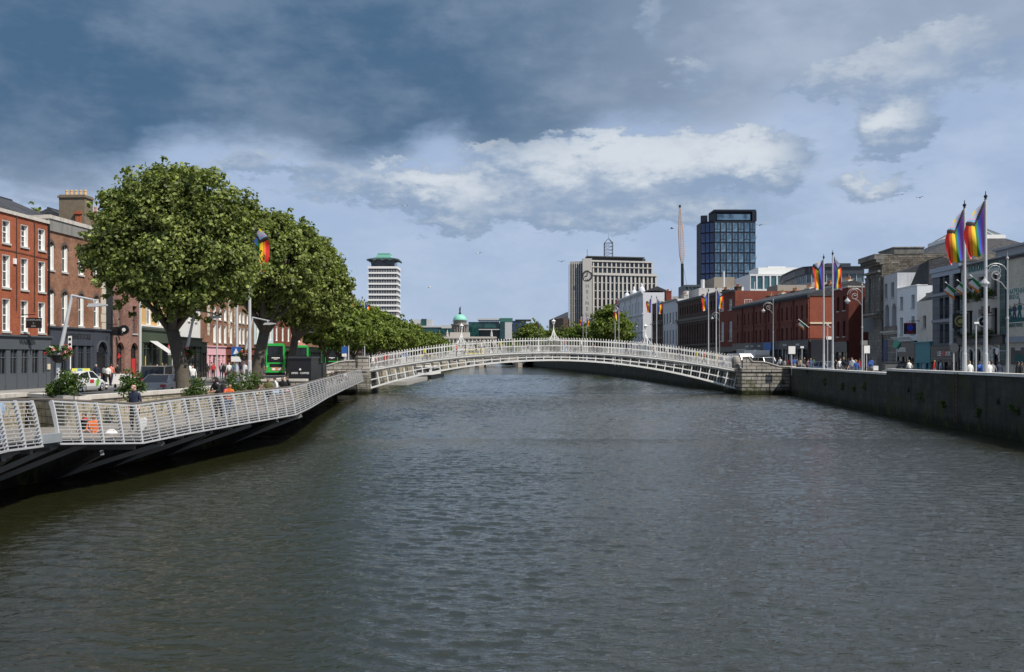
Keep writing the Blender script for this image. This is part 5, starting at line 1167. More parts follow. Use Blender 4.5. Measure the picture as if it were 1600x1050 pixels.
m = MB(); m.prism([(0, .6), (wF+.3, .8), (wF+.3, 13.5), (0, 14)], 'z', Ht-.89, Ht); m.box(wF-1.6, wF+.5, .5, 13.6, Ht-5.59, Ht-.895); m.prism([(-wS, 4.3), (-wS+3, 3.6), (-wS+3, 4.4), (-wS, 5.5)], 'z', Ht-5.59, Ht-2.4)
m.build('crown_frame', TB, e)
nf, nc, ns = 12, 8, 3; fz_ = 8; fhh = (Ht-6.2-fz_)/nf; cw = wF/7.0
wmsh = MB().box(.42, cw-.30, -.06, 0, .42, fhh-.34).mesh('window', TG)
mul = MB(); mul.box(cw*.48, cw*.54, -.1, -.061, .42, fhh-.34); mul.box(.42, cw-.30, -.1, -.061, fhh*.28, fhh*.33); mulm = mul.mesh('mullion', TB)
for j in range(nf):
    for k in range(7):
        x = cw*k; o_ = link('window', wmsh, e, (x, -.02+.6*x/wF, fz_+j*fhh)); 
        if (j+k) % 2: link('mullion', mulm, o_)
d_ = Vector((wS, -4.5)).normalized(); cs = math.hypot(wS, 4.5)/ns; an = math.atan2(-4.5, wS)
ws2 = MB().box(.25, cs-.25, -.06, 0, .42, fhh-.34).mesh('window', TG2)
for j in range(nf):
    for k in range(ns):
        p = Vector((-wS, 4.5))+d_*cs*k; link('window', ws2, e, (p.x, p.y, fz_+j*fhh), an)
m = MB()
for j in range(0, nf, 2): m.bar((wF+.75, 1, fz_+j*fhh+3.4), (wF+.75, 5, fz_+j*fhh+1.6), .2, .1)
m.build('facade_lights', plain('pale_strip', (.6, .6, .6), .4), e)
# lattice boom crane
Yk = 430; xk, _, _ = at(1067, Yk); e = thing('mobile_crane', 'telescopic crane with rust-coloured lattice boom standing behind the roofs', 'crane', (xk, Yk, 2)); zz = lambda py: zpx(py, Yk)-2; xo = lambda px: (px-1067)/F*Yk
m = MB(); m.tube([(0, 0, 3), (xo(1066), 0, zz(412))], [.75, .62], 10); m.build('lower_boom', BLACK, e); RUST = plain('crane_tan', (.50, .33, .24), .6, var=.15)
m = MB(); Pa = Vector((xo(1066), 0, zz(412))); Pb = Vector((xo(1062.0), 0, zz(323))); nseg = 26
def ring(t):
    c = Pa.lerp(Pb, t); w_ = .3+.65*min(1, t*6) if t < .17 else (.95 if t < .55 else .95-(t-.55)*1.7); w_ = max(.2, w_); return [c+Vector((sx_*w_, sy_*w_, 0)) for sx_, sy_ in ((-1, -1), (1, -1), (1, 1), (-1, 1))]
for i in range(nseg):
    r0, r1 = ring(i/nseg), ring((i+1)/nseg)
    for k in range(4): m.bar(r0[k], r1[k], .17); m.bar(r0[k], r1[(k+1) % 4], .10); m.bar(r0[k], r0[(k+1) % 4], .10)
m.build('lattice_boom', RUST, e); m = MB(); m.box(Pb.x-.4, Pb.x+.5, -.4, .4, Pb.z-.3, Pb.z+.7); m.build('boom_head', BLACK, e); m = MB(); m.tube([(0, -2, 0), tuple(Pb)], .05, 4); m.tube([(xo(1073), -3, zz(455)), tuple(Pb.lerp(Pa, .95))], .05, 4); m.build('hoist_cable', BLACK, e)
m = MB(); m.box(-4, 4, -1.4, 1.4, .9, 2.6); m.box(-3, 1, -1.3, 1.3, 2.602, 4.2); m.build('carrier', plain('crane_yellow', (.6, .4, .05), .5), e)
for x in (-3, -1.2, 1.5, 3): MB().lathe([(.6, -1.5), (.6, 1.5)], 14, (x, 0, .6), axis='y').build('wheel', RUBBER, e)
# roofs behind the terrace
def block(name, label, p0, p1, Y, pt, depth, mat, glassm=None, n=6, cat='building', band=None, slant=0):
    a, c = at(p0, Y), at(p1, Y); b = Bld(name, label, a[:2], (c[0], Y+slant), 2.0, cat); H = b.lz((p0+p1)/2, pt)
    if band:
        for k in range(n): b.win(b.L*(k+.5)/n, b.L/n*.8, b.lz(p0+5, band[1]), b.lz(p0+5, band[0]), 'plain', mat if not isinstance(band[-1], bpy.types.Material) else band[-1], 0, .3, glassm, sill=False)
    b.wall(H, depth, mat); return b, H
b, H = block('glass_office', 'white-framed office with tall teal windows beside the dark tower', 1172, 1246, 300, 428, 20, plain('white_frame', (.62, .63, .64), .5), glass('teal_glass', (.03, .09, .11), (.07, .16, .19)), 7, band=(431, 452))
m = MB(); m.box(b.lx(1190), b.lx(1252), 4, 16, H, b.lz(1210, 416)); m.box(b.lx(1208), b.lx(1236), 6, 12, b.lz(1210, 416)+.002, b.lz(1210, 413.5)); m.build('white_plant_room', plain('white_louvres', (.62, .63, .62), .6), b.e)
# dark metal building with curved corner
Yq = 226; e = thing('metal_clad_office', 'dark zinc-clad office with curved corner and ribbon windows above the brick terrace', 'building', (at(1264, Yq)[0], Yq, 2)); zz = lambda py: zpx(py, Yq)-2; xo = lambda px: (px-1264)/F*Yq
GT = glass('ribbon_glass', (.04, .07, .09), (.08, .12, .14)); ZN = plain('dark_zinc', (.045, .052, .065), .45, .3, var=.2); ZL2 = plain('pale_soffit', (.30, .31, .32), .6)
def outl(off=0.):
    w_ = xo(1350); return [(w_, -off), (.6, -off), (-.4-off, 1.2), (-.5-off, 9), (.9-off, 24), (5-off, 42), (11-off, 63), (w_+11, 63)]
def wallband(name, off, z0, z1, mat):
    m = MB(); m.prism(outl(off)[::-1], 'z', zz(z0), zz(z1)); return m.build(name, mat, e)
wallband('lower_wall', 0, 540, 441, ZL2); gb = wallband('ribbon_window', -.25, 441, 428, GT); wallband('spandrel', .2, 428, 417.5, ZN); wallband('roof_slab', .6, 417.5, 416, ZN)
m = MB(); m.box(xo(1303), xo(1341), 5, 20, zz(416)+.002, zz(408)); m.build('roof_plant_screen', ZN, e)
m = MB(); pts = outl(-.1)[:7]
for (x0, y0), (x1, y1) in zip(pts, pts[1:]):
    L_ = math.hypot(x1-x0, y1-y0); nn2 = max(1, int(L_/1.5))
    for k in range(nn2): m.bar((x0+(x1-x0)*k/nn2, y0+(y1-y0)*k/nn2, zz(441)), (x0+(x1-x0)*k/nn2, y0+(y1-y0)*k/nn2, zz(428)), .14, .14, up=(1, 0, 0))
m.build('ribbon_mullions', STEEL, gb); m = MB()
for k in range(26): m.bar((k*.95, -.22, zz(427.5)), (k*.95, -.22, zz(418)), .05, .05, up=(1, 0, 0))
m.build('standing_seams', plain('seam_zinc', (.08, .09, .11), .5), e)
block('beige_block', 'plain beige rooftop block beneath the dark blue tower', 1116, 1148, 250, 433, 12, plain('beige_block_render', (.26, .23, .19), .85, dirt=.4))
block('white_roof_structure', 'small white boxy rooftop structure behind the brick terrace', 1146, 1162, 232, 448, 6, WHITE)
block('pale_roof_block', 'long pale grey rooftop block left of the white boxy structure', 1092, 1150, 245, 450, 14, plain('pale_roof_render', (.40, .39, .37), .8, dirt=.3))
b, H = block('rooftop_pavilion', 'dark glazed rooftop pavilion at the foot of the crane', 1070, 1094, 262, 445, 10, plain('pavilion_grey', (.06, .08, .09), .5), GLASSB, 4, band=(448, 453))
block('rooftop_block', 'grey rooftop plant block just left of the crane', 1040, 1060, 290, 463, 8, CONC)
# grey cabinets and flues on the roofline
for px, Y, p0, p1, w_ in ((1131, 245, 424, 436, .25), (1098, 250, 437, 452, .5), (1072, 262, 455, 470, .9), (1050, 262, 450, 468, .1), (1179, 240, 440, 455, .1)):
    m = MB(); m.tube([(0, 0, 0), (0, 0, zpx(p0, Y)-zpx(p1+12, Y))], w_, 8); o_ = m.build('roof_flue', plain('flue_white', (.55, .56, .57), .5), None, at(px, Y, zpx(p1+12, Y))); tag(o_, f'slender pale flue on the south roofline {"near the tower base" if px == 1131 else "left of the beige block" if px == 1098 else "beside the crane boom" if px == 1072 else "thin one behind the grey white building" if px == 1050 else "thin one behind the brick terrace"}', 'flue', 'flues on the south roofs')
# domed custom house
Yd = 780; e = thing('domed_building', 'classical stone building with green copper dome and statue in the far distance', 'building', (at(717.5, Yd)[0], Yd, 1.9)); zz = lambda py: zpx(py, Yd)-1.9; s_ = Yd/F
CST = plain('portland_stone', (.42, .40, .36), .8, var=.15, dirt=.35); CSD = plain('weathered_stone', (.20, .19, .17), .85, var=.2, dirt=.4)
m = MB(); m.box(-28, 28, 0, 30, 0, zz(528)); m.box(-29, 29, -1, 31, zz(528)+.01, zz(526)); m.build('main_block', CST, e)
m = MB()
for k in range(18): m.lathe([(.7, 0), (.6, zz(529)-zz(543))], 8, (-25.5+k*3, -1.6, zz(543)))
m.box(-28, 28, -2.6, -.9, zz(529), zz(526.5)); m.build('colonnade', CST, e); m = MB()
for k in range(17): m.box(-24.6+k*3, -23.2+k*3, -.08, -.003, zz(542), zz(535))
m.build('windows', GLASS, e)
m = MB(); m.box(-7.6, 7.6, 4, 19, zz(526), zz(519)); m.build('plinth', CST, e); m = MB(); m.lathe([(5.4, 0), (5.4, zz(507)-zz(519))], 24, (0, 11, zz(519))); m.build('drum', CSD, e)
m = MB()
for k in range(20): a_ = k*math.pi/10; m.lathe([(.42, 0), (.36, zz(507.5)-zz(519))], 8, (6.3*math.cos(a_), 11+6.3*math.sin(a_), zz(519)))
m.lathe([(7.2, 0), (7.3, .9)], 28, (0, 11, zz(507.5))); m.lathe([(5.2, 0), (5.2, zz(501)-zz(506))], 24, (0, 11, zz(506))); m.lathe([(5.9, 0), (6, .5)], 24, (0, 11, zz(501)-.3)); m.build('drum_columns', CSD, e)
m = MB(); r = 5.4; m.lathe([(r*math.cos(t*math.pi/20), (zz(490)-zz(500))*math.sin(t*math.pi/20)) for t in range(10)]+[(.6, zz(490)-zz(500))], 28, (0, 11, zz(500))); m.build('dome', COPG, e, smooth=True)
m = MB(); m.lathe([(1.2, 0), (1., 1), (.8, 1.6), (.55, 2.2)], 10, (0, 11, zz(490.5))); m.lathe([(.5, 0), (.62, 1.2), (.7, 2.4), (.4, 2.9), (.32, 3.3), (.36, 3.7), (.1, 4)], 10, (0, 11, zz(490.5)+2.2)); m.bar((.4, 11, zz(490.5)+4.4), (.9, 11, zz(490.5)+6.2), .3); m.build('statue', BLACK, e)
for px in (699, 768): m = MB(); m.lathe([(1.1, 0), (.9, 1.5), (.8, 3), (.4, 4), (.5, 4.6), (.1, 5.4)], 8, ((px-717.5)*s_, -.5, zz(526))); m.build('parapet_statue', CST, e)
# teal-glass financial blocks
TGB = glass('bottle_green_glass', (.010, .045, .045), (.02, .08, .075)); PC = plain('pale_cladding', (.40, .41, .42), .7, dirt=.2)
def fin(name, label, parts_, Y):
    e = thing(name, label, 'office block', (at(parts_[0][0], Y)[0], Y, 1.9)); X0 = at(parts_[0][0], Y)[0]
    for i, (p0, p1, pt, pb, mt, nm, dy) in enumerate(parts_):
        m = MB(); m.box(at(p0, Y)[0]-X0, at(p1, Y)[0]-X0, dy, dy+25, zpx(pb, Y)-1.9, zpx(pt, Y)-1.9); m.build(nm, mt, e)
fin('financial_block', 'green glass office blocks with grey frames left of the dome', [(626, 712, 514, 552, CONC, 'base', 2), (640, 712, 512, 522, TGB, 'glass_band', 0), (643, 660, 499, 512, PC, 'stair_tower', 3), (658, 666, 498, 512, TGB, 'green_stair_glass', 2.5), (666, 674, 499, 512, PC, 'plant_box', 3), (626, 650, 504, 512, CONC, 'roof_storey', 5), (644, 690, 509, 511.5, PC, 'roof_frame', -1), (690, 705, 508, 513, PC, 'cladding_box', -.5)], 900)
for k in range(5): pass
fin('financial_block', 'large dark green glass office complex right of the dome', [(732, 830, 505, 552, plain('deep_green_wall', (.02, .035, .04), .4), 'base', 4), (732, 748, 503, 545, TGB, 'west_glass_block', 0), (746, 782, 497.5, 500, PC, 'roof_canopy', 0), (748, 780, 502, 512, TGB, 'upper_glass_band', 2), (748, 782, 514, 515.5, PC, 'white_ledge', 0), (781, 801, 497, 503, plain('green_cap', (.03, .12, .10), .5), 'green_cap', -1), (781, 789, 503, 530, TGB, 'corner_glass', -.5), (789, 800, 502.5, 530, PC, 'stone_corner', -.8), (801, 822, 501, 530, glass('navy_glass', (.01, .02, .05)), 'navy_wing', 3), (805, 830, 499, 501, BLACK, 'flat_roof', 2)], 930)
block('distant_stone_building', 'low pale stone building beyond the far bridge, left of centre', 690, 745, 620, 541, 18, CST, GLASS, 12, band=(544, 549))
block('distant_brick_row', 'low distant quay buildings behind the far bridge, right of centre', 745, 870, 640, 538, 18, CONC, GLASS, 16, band=(541, 546))
block('distant_shop_row', 'low row of shops at the far end of the north quay', 640, 692, 520, 540, 14, WREND, GLASS, 8, band=(546, 552))
# ================================================================= TREES AND SHRUBS
def leafmat(name, c1, c2, tr=.35):
    m, gg, b, o = newmat(name); ge = gg.n('ShaderNodeNewGeometry'); tc = gg.n('ShaderNodeTexCoord')
    col = gg.ramp(ge.outputs['Random Per Island'], [(0, c1), (.45, tuple((x+y)/2 for x, y in zip(c1, c2))), (.85, c2), (1, tuple(v*1.5 for v in c2))])
    n = gg.noise(tc.outputs['Object'], .6, 3, .6); col = gg.mix(gg.m('MULTIPLY', gg.ss(n, .35, .65), .55), col, (*tuple(v*.62 for v in c1), 1))
    gg.L(col, b.inputs['Base Color']); b.inputs['Roughness'].default_value = .5; b.inputs['Specular IOR Level'].default_value = .22
    t = gg.n('ShaderNodeBsdfTranslucent'); gg.L(gg.mix(1., col, (1.0, 1.15, .45, 1), 'MULTIPLY'), t.inputs[0])
    ms = gg.n('ShaderNodeMixShader'); ms.inputs[0].default_value = tr; gg.L(b.outputs[0], ms.inputs[1]); gg.L(t.outputs[0], ms.inputs[2]); gg.L(ms.outputs[0], o.inputs[0])
    return m
LEAF = leafmat('plane_tree_leaves', (.075, .105, .028), (.31, .36, .11))
LEAF2 = leafmat('quay_tree_leaves', (.08, .12, .022), (.24, .30, .07))
LEAF3 = leafmat('shrub_leaves', (.04, .07, .018), (.12, .19, .05))
BARK = plain('plane_bark', (.085, .072, .055), .9, var=.6, sc=2.5, bump=1.)
def leaves(centres, radii, per, size, rg, outward=None, flat=.75):
    n = len(centres)*per; c = np.repeat(np.array(centres), per, 0); r = np.repeat(np.array(radii), per)
    d = rg.normal(size=(n, 3)); d /= np.linalg.norm(d, axis=1)[:, None]; rad = r*rg.random(n)**.5
    p = c+d*rad[:, None]*np.array([1, 1, flat])
    nrm = rg.normal(size=(n, 3))*.75+d*.5+np.array([0, 0, .55])
    if outward is not None: nrm += outward(p)*.45
    nrm /= np.linalg.norm(nrm, axis=1)[:, None]
    a = np.cross(nrm, rg.normal(size=(n, 3))); a /= np.linalg.norm(a, axis=1)[:, None]; b = np.cross(nrm, a)
    s = size*(.6+.8*rg.random(n))[:, None]
    v = np.empty((n, 4, 3)); v[:, 0] = p-a*s*.55; v[:, 1] = p+b*s*.42+nrm*s*.12; v[:, 2] = p+a*s*.6-nrm*s*.1; v[:, 3] = p-b*s*.42+nrm*s*.12
    return v.reshape(-1, 3)
def quadmesh(name, v, mat):
    n = len(v)//4; me = bpy.data.meshes.new(name); me.vertices.add(len(v)); me.vertices.foreach_set('co', v.ravel().astype(np.float32))
    me.loops.add(len(v)); me.loops.foreach_set('vertex_index', np.arange(len(v), dtype=np.int32)); me.polygons.add(n)
    me.polygons.foreach_set('loop_start', np.arange(0, len(v), 4, dtype=np.int32)); me.polygons.foreach_set('loop_total', np.full(n, 4, dtype=np.int32))
    me.update(calc_edges=True); me.materials.append(mat); return me
def tree(name, label, loc, cc, rad, fork, tr, ncl, per, size, seed, mat=LEAF, cr=(.55, .95), group=None, lean=(0, 0), flatbot=.75, limbs=9):
    """cc crown centre (relative), rad crown radii, fork height, tr trunk radius"""
    rg = np.random.default_rng(seed); e = thing(name, label, 'tree', loc, 0, group); cc = np.array(cc); rad = np.array(rad)
    dirs = rg.normal(size=(ncl, 3)); dirs /= np.linalg.norm(dirs, axis=1)[:, None]
    lobes = rg.normal(size=(11, 3)); lobes /= np.linalg.norm(lobes, axis=1)[:, None]
    lob = np.max(np.clip(dirs@lobes.T, 0, 1)**5, axis=1)
    R_ = (.76+.32*lob)*(.42+.58*rg.random(ncl)**.38)
    d2 = dirs.copy(); neg = d2[:, 2] < 0; d2[neg, 2] *= flatbot
    P = cc+d2*rad*R_[:, None]
    out = lambda p: (p-cc)/np.linalg.norm(p-cc, axis=1)[:, None]
    radii = cr[0]+(cr[1]-cr[0])*rg.random(ncl)
    v = leaves(P, radii, per, size, rg, out)
    # stray leaves beyond the edge break the outline
    ex = rg.choice(ncl, ncl//5); P2 = cc+d2[ex]*rad*(1.02+.14*rg.random(len(ex)))[:, None]; v = np.concatenate([v, leaves(P2, np.full(len(ex), cr[0]*.5), max(4, per//6), size, rg, out)])
    link('crown', quadmesh('crown', v, mat), e)
    m = MB(); fk = Vector((lean[0], lean[1], fork))
    m.tube([(0, 0, -.3), (0, 0, .25), (lean[0]*.25, lean[1]*.25, fork*.45), fk], [tr*1.45, tr*1.08, tr*.92, tr*.8], 10)
    for i in range(limbs):
        a = 2*math.pi*i/limbs+rg.random()*.5; k = .5+.3*rg.random()
        t = Vector(cc+np.array([math.cos(a)*rad[0]*k, math.sin(a)*rad[1]*k, rad[2]*(-.25+.75*rg.random())]))
        mid = fk.lerp(t, .45)+Vector((rg.normal()*.3, rg.normal()*.3, -.25*rad[2]*rg.random())); w = tr*(.38+.2*rg.random())
        m.tube([fk-Vector((0, 0, .3)), fk.lerp(mid, .5), mid, t.lerp(mid, .4), t], [w*1.1, w, w*.75, w*.5, w*.2], 7)
        for j in range(4):
            s0 = mid.lerp(t, rg.random()*.8); t2 = s0+Vector((rg.normal()*rad[0]*.3, rg.normal()*rad[1]*.3, abs(rg.normal())*rad[2]*.3)); m.tube([s0, s0.lerp(t2, .5)+Vector((0, 0, -.1)), t2], [w*.42, w*.28, w*.08], 5)
    m.build('trunk', BARK, e, smooth=True)
    return e
tree('plane_tree', 'largest broad plane tree, its dense round crown overhanging the brick buildings', at(289, 57.6, ZL), ((277-289)/F*57.6, 0, 8.75), (4.75, 4.7, 4.75), 4.1, .44, 640, 112, .205, 11, cr=(.5, .95), lean=(-.75, 0), flatbot=.82, group='plane trees on the north quay')
tree('plane_tree', 'tall plane tree with thick dark leaning trunk right behind the largest one', at(400, 78, ZL), (1.5, 0, 9.2), (3.5, 4.0, 4.5), 4.6, .50, 420, 90, .235, 12, lean=(.7, 0), group='plane trees on the north quay')
tree('plane_tree', 'plane tree behind the black kiosk with its rounded right crown edge against the sky', at(453, 92, ZL), (1.6, 0, 8.9), (3.8, 4.4, 4.9), 4.4, .42, 440, 90, .25, 13, lean=(.5, 0), group='plane trees on the north quay')
labs = ['first and nearest of the smaller quay trees, by the pair of flagpoles', 'second of the smaller quay trees, left of the white tower', 'third of the smaller quay trees, in front of the white banded tower', 'fourth of the smaller quay trees, directly below the tower', 'fifth of the smaller quay trees, right of the tower base', 'sixth of the smaller quay trees, above the red banner', 'seventh quay tree before the teal glass offices', 'eighth quay tree, small with distance, over the left end of the bridge', 'ninth and lowest tree of the row, farthest on the north quay', 'lone low tree left of the domed building']
kinds = []
for k in range(3): kinds.append(None)
for i, (Y, X, hgt_) in enumerate([(120, -22.3, 10.6), (136, -23.6, 10.4), (152, -24.2, 10.7), (168, -23.6, 10.3), (188, -23.8, 10.8), (210, -23.6, 10.2), (238, -23.4, 9.8), (272, -23.0, 9.6), (315, -23.0, 9.2), (420, -34.5, 12.5)]):
    k = i % 3
    if kinds[k] is None:
        kinds[k] = tree('quay_tree', labs[i], (X, Y, ZL), (0, 0, 6.6), (4.3, 4.6, 3.9), 2.6, .2, 210, 44, .40, 30+k, mat=LEAF2, cr=(.7, 1.15), group='row of smaller trees on the north quay', limbs=6)
        kinds[k].rotation_euler = (0, 0, 0); t_ = kinds[k]
    else: t_ = copytree(kinds[k]); place(t_, (X, Y, ZL), i*1.3, labs[i], 'row of smaller trees on the north quay')
    t_.scale = (1.0, 1.0, hgt_/10.4)
for i, (px, Y, s_, lab) in enumerate([(955, 255, 1.38, 'large round tree in front of the ornate white building'), (917, 300, 1.25, 'tree just left of the large round one on the south quay'), (893, 335, 1.22, 'middle tree of the south quay group below the clock block'), (868, 370, 1.15, 'tree behind the central lantern of the footbridge'), (848, 430, 1.35, 'small south quay tree left of the central bridge lantern'), (832, 520, 2.0, 'tallest dark tree seen beside the red flag, beyond the far bridge'), (803, 640, 1.25, 'low bright tree in front of the dark green glass complex'), (786, 700, 1.2, 'leftmost low tree before the dark green glass complex')]):
    t_ = copytree(kinds[i % 3]); place(t_, at(px, Y, ZR), i*2.1, lab, 'trees on the south quay', s_)
t_ = tree('garden_tree', 'tree top peeping over the slate roofs at far left', (-50.7, 106, ZL), (0, 0, 14.6), (2.6, 2.6, 4), 6, .3, 110, 50, .35, 40, cr=(.6, 1.))
def shrub(px, Y, z, w, h, lab, seed, n=26, nm='shrub', grp=None):
    rg = np.random.default_rng(seed); d = rg.normal(size=(n, 3)); d /= np.linalg.norm(d, axis=1)[:, None]; P = d*np.array([w*.36, w*.30, h*.32])*rg.random((n, 1))**.4+np.array([0, 0, h*.5])
    v = leaves(P, np.full(n, w*.19), 46, .085, rg); o = link(nm, quadmesh(nm, v, LEAF3), None, at(px, Y, z)); return tag(o, lab, 'shrub', grp)
shrub(88, 39.6, 2.25, 1.23, 1.35, 'dark green bush spilling over the quay wall at the left of the taxi', 1); shrub(112, 39.2, 2.30, 1.49, 1.69, 'taller leafy bush in front of the rear of the white taxi', 2)
shrub(206, 39.5, 2.05, 1.23, 2.09, 'pointed green bush behind the man in dark polo shirt', 3); shrub(305, 46.5, 1.85, 1.49, 1.76, 'green bush on the quay wall just left of the hooded couple', 4)
shrub(368, 50, 1.75, 1.43, 1.96, 'green bush right of the person in orange jacket', 5); shrub(393, 52, 1.75, 1.49, 2.09, 'green bush immediately left of the seated people', 6); shrub(508, 86, 1.6, 1.2, 2.2, 'ivy-like bush between the kiosk and the curved white parapet', 7)
for x_, (px, lab) in zip(PUBX, ((1517, 'trailing plant under the left upper pub window'), (1533, 'trailing plant under the middle upper pub window'), (1553, 'trailing plant under the right upper pub window'))):
    p = wpt(PUB, x_, -.35, PUBZ[0]-.9); o = shrub(px, 80, 0, 1.5, 1.9, lab, px, 22, 'window_plant', 'plants on the pub front'); o.location = p; o.scale = (1, .6, 1.)
for x_, (px, lab) in zip(PUBX, ((2517, 'dark plant under the left lower pub window'), (2533, 'dark plant under the middle lower pub window'), (2553, 'dark plant under the right lower pub window'))):
    p = wpt(PUB, x_, -.35, PUBZ[1]-1.0); o = shrub(px, 80, 0, 1.5, 1.7, lab, px, 22, 'window_plant', 'plants on the pub front'); o.location = p; o.scale = (1, .6, 1.)
for i, (px, zf) in enumerate(((1262, .9), (1318, .55), (1335, .5), (1352, .62), (1290, .6), (1440, .5), (1475, .42), (1530, .4), (1588, .5), (1225, .8))):
    X, Y = hit(px, RW[:5]); rg = np.random.default_rng(200+i); n = 7; P = rg.normal(size=(n, 3))*np.array([.03, .20, .13]); v = leaves(P, np.full(n, .16), 22, .09, rg)
    tag(link('wall_weed', quadmesh('wall_weed', v, LEAF3), None, (X-.06, Y, 3.1*zf)), ('yellowish weeds under the coping by the middle flagpoles', 'weed tuft left of the mossy patch below the red wall', 'weed tuft in the mossy patch below the red wall', 'weed tuft right of the mossy patch below the red wall', 'weed tuft below the silver blue car', 'weed tuft low under the white house', 'weed tuft under the modern grey building', 'weed tuft between the two tall flagpoles, on the wall', 'weed tuft on the wall near the right edge', 'small weed where the dark wall meets the abutment')[i], 'weed', 'weeds on the south quay wall')
# ================================================================= STREET FURNITURE
# leaning boardwalk masts with flower baskets
def mast():
    e = thing('leaning_street_lamp', 'x', 'street lamp', (0, 0, 0), 0, 'leaning grey masts along the boardwalk')
    m = MB(); m.lathe([(.14, 0), (.14, .1), (.11, .12), (.10, 2.35)], 10); m.build('column', POLE, e)
    m = MB(); m.tube([(0, 0, 2.3), (.62, 0, 5.25)], [.10, .065], 10); m.build('leaning_mast', POLE, e)
    m = MB(); m.tube([(.60, 0, 5.25), (1.85, -.25, 5.0)], [.055, .04], 8); m.build('arm', POLE, e)
    m = MB(); m.prism([(1.45, 4.72), (1.55, 4.86), (2.0, 4.88), (2.3, 4.83), (2.3, 4.78), (1.9, 4.72)], 'y', -.42, -.14); m.bar((1.7, -.25, 5.02), (1.75, -.25, 4.87), .04); m.build('lamp_head', POLE, e)
    return e
def basket(parent_loc, lab, seed, w=1.25):
    rg = np.random.default_rng(seed); e = thing('flower_basket', lab, 'flower basket', parent_loc, 0, 'flower baskets on the leaning masts')
    m = MB(); m.lathe([(.1, -.35), (.28, -.25), (.36, 0)], 12); m.build('basket', BLACK, e)
    n = 26; d = rg.normal(size=(n, 3)); d /= np.linalg.norm(d, axis=1)[:, None]; P = d*np.array([w*.38, w*.38, .26])+np.array([0, 0, .12]); link('foliage', quadmesh('foliage', leaves(P, np.full(n, .17), 36, .085, rg), LEAF3), e)
    for nm, c in (('red_blooms', (.55, .04, .04)), ('pink_blooms', (.6, .18, .2)), ('white_blooms', (.7, .65, .55))):
        k = 7; d = rg.normal(size=(k, 3)); d /= np.linalg.norm(d, axis=1)[:, None]; P = d*np.array([w*.46, w*.46, .36])+np.array([0, 0, .15]); link(nm, quadmesh(nm, leaves(P, np.full(k, .09), 16, .07, rg), plain(nm, c, .7)), e)
M0 = mast(); ml = ['leaning grey mast with a flower basket in front of the white taxi', 'leaning grey mast beside the trunk of the largest tree', 'leaning grey mast right of the third shrub, before the dark tree trunk', 'leaning grey mast above the black kiosk', 'leaning grey mast beside the pair of flagpoles', 'farthest leaning mast, by the left end of the footbridge']
bl = ['big basket of red and white flowers in front of the grey shopfront', 'flower basket beside the trunk of the largest tree', 'dark flower basket left of the green bus', 'flower basket above the black kiosk roof', 'flower basket near the paired flagpoles']
for i, (px, Y) in enumerate(((91, 45), (288.5, 58.6), (381, 70), (452, 93), (533, 141), (553, 175))):
    e = M0 if i == 0 else copytree(M0); place(e, at(px, Y, ZL), 0, ml[i])
    if i < 5: basket(at(px+1, Y-.05, ZL+2.55), bl[i], 60+i, 1.25 if i == 0 else 1.0)
# plain columns and signs (north)
def col(nm, lab, px, Y, z0, py_top, r, cat, mat=POLE, group=None, bot=None):
    e = thing(nm, lab, cat, at(px, Y, z0), 0, group); H = zpx(py_top, Y)-z0
    m = MB(); m.lathe([(r*1.8, 0), (r*1.8, .5), (r*1.15, .6), (r, .7), (r*.75, H)], 10); m.build('column', mat, e); return e, H
e, H = col('street_light', 'tall slim street light in front of the olive green shopfront', 218.5, 84, ZL, 385, .11, 'street light'); m = MB(); m.tube([(0, 0, H), (.5, 0, H+.4), (1.6, 0, H+.5)], .04, 6); m.box(1.3, 2.0, -.12, .12, H+.42, H+.52); m.build('lamp_arm', POLE, e)
e, H = col('street_light', 'slim pale pole among the pedestrians in front of the pink shopfront', 339, 92, ZL, 492, .07, 'street light'); m = MB(); m.box(-.2, .5, -.1, .1, H, H+.1); m.build('lamp_arm', POLE, e)
e, H = col('sign_pole', 'thick grey pole carrying a blue and a white sign before the dark tree trunk', 370, 72, ZL, 470, .13, 'pole')
BLUE = plain('sign_blue_paint', (.02, .10, .35), .5)
m = MB(); m.box(-.35, .35, -.2, -.16, zpx(555, 72)-ZL, zpx(542, 72)-ZL); sg = m.build('blue_sign', BLUE, e); m = MB(); m.prism([(-.2, zpx(553, 72)-ZL), (.2, zpx(553, 72)-ZL), (0, zpx(544, 72)-ZL)], 'y', -.21, -.2); m.build('arrow_mark', WHITE, sg)
m = MB(); m.box(-.35, .35, -.2, -.16, zpx(565, 72)-ZL, zpx(557, 72)-ZL); m.build('white_sign', WHITE, e)
e, H = col('sign_pole', 'short pole with blue and white signs left of the curved white parapet', 538, 118, ZL, 540, .09, 'pole'); m = MB(); m.box(-.3, .35, -.2, -.16, H-.9, H-.1); m.build('blue_sign', BLUE, e); m = MB(); m.box(-.25, .3, -.2, -.16, H-1.3, H-.95); m.build('white_sign', WHITE, e)
e, H = col('bus_stop_sign', 'thin pole with tall white bus stop plate behind the white taxi', 110, 77.5, ZL, 525, .05, 'bus stop sign', WHITE); m = MB(); m.box(-.14, .14, -.1, -.06, zpx(552, 77.5)-ZL, H); sg = m.build('sign_plate', WHITE, e)
for k in (0, 1): MB().lathe([(.11, 0), (.11, .01)], 12, (0, -.11, H-.25-k*.4), axis='y').build('roundel', BLACK, sg)
e, H = col('road_sign', 'round red-ringed no left turn sign in front of the olive shopfront', 269, 76, ZL, 536, .045, 'road sign'); zc = zpx(541.5, 76)-ZL
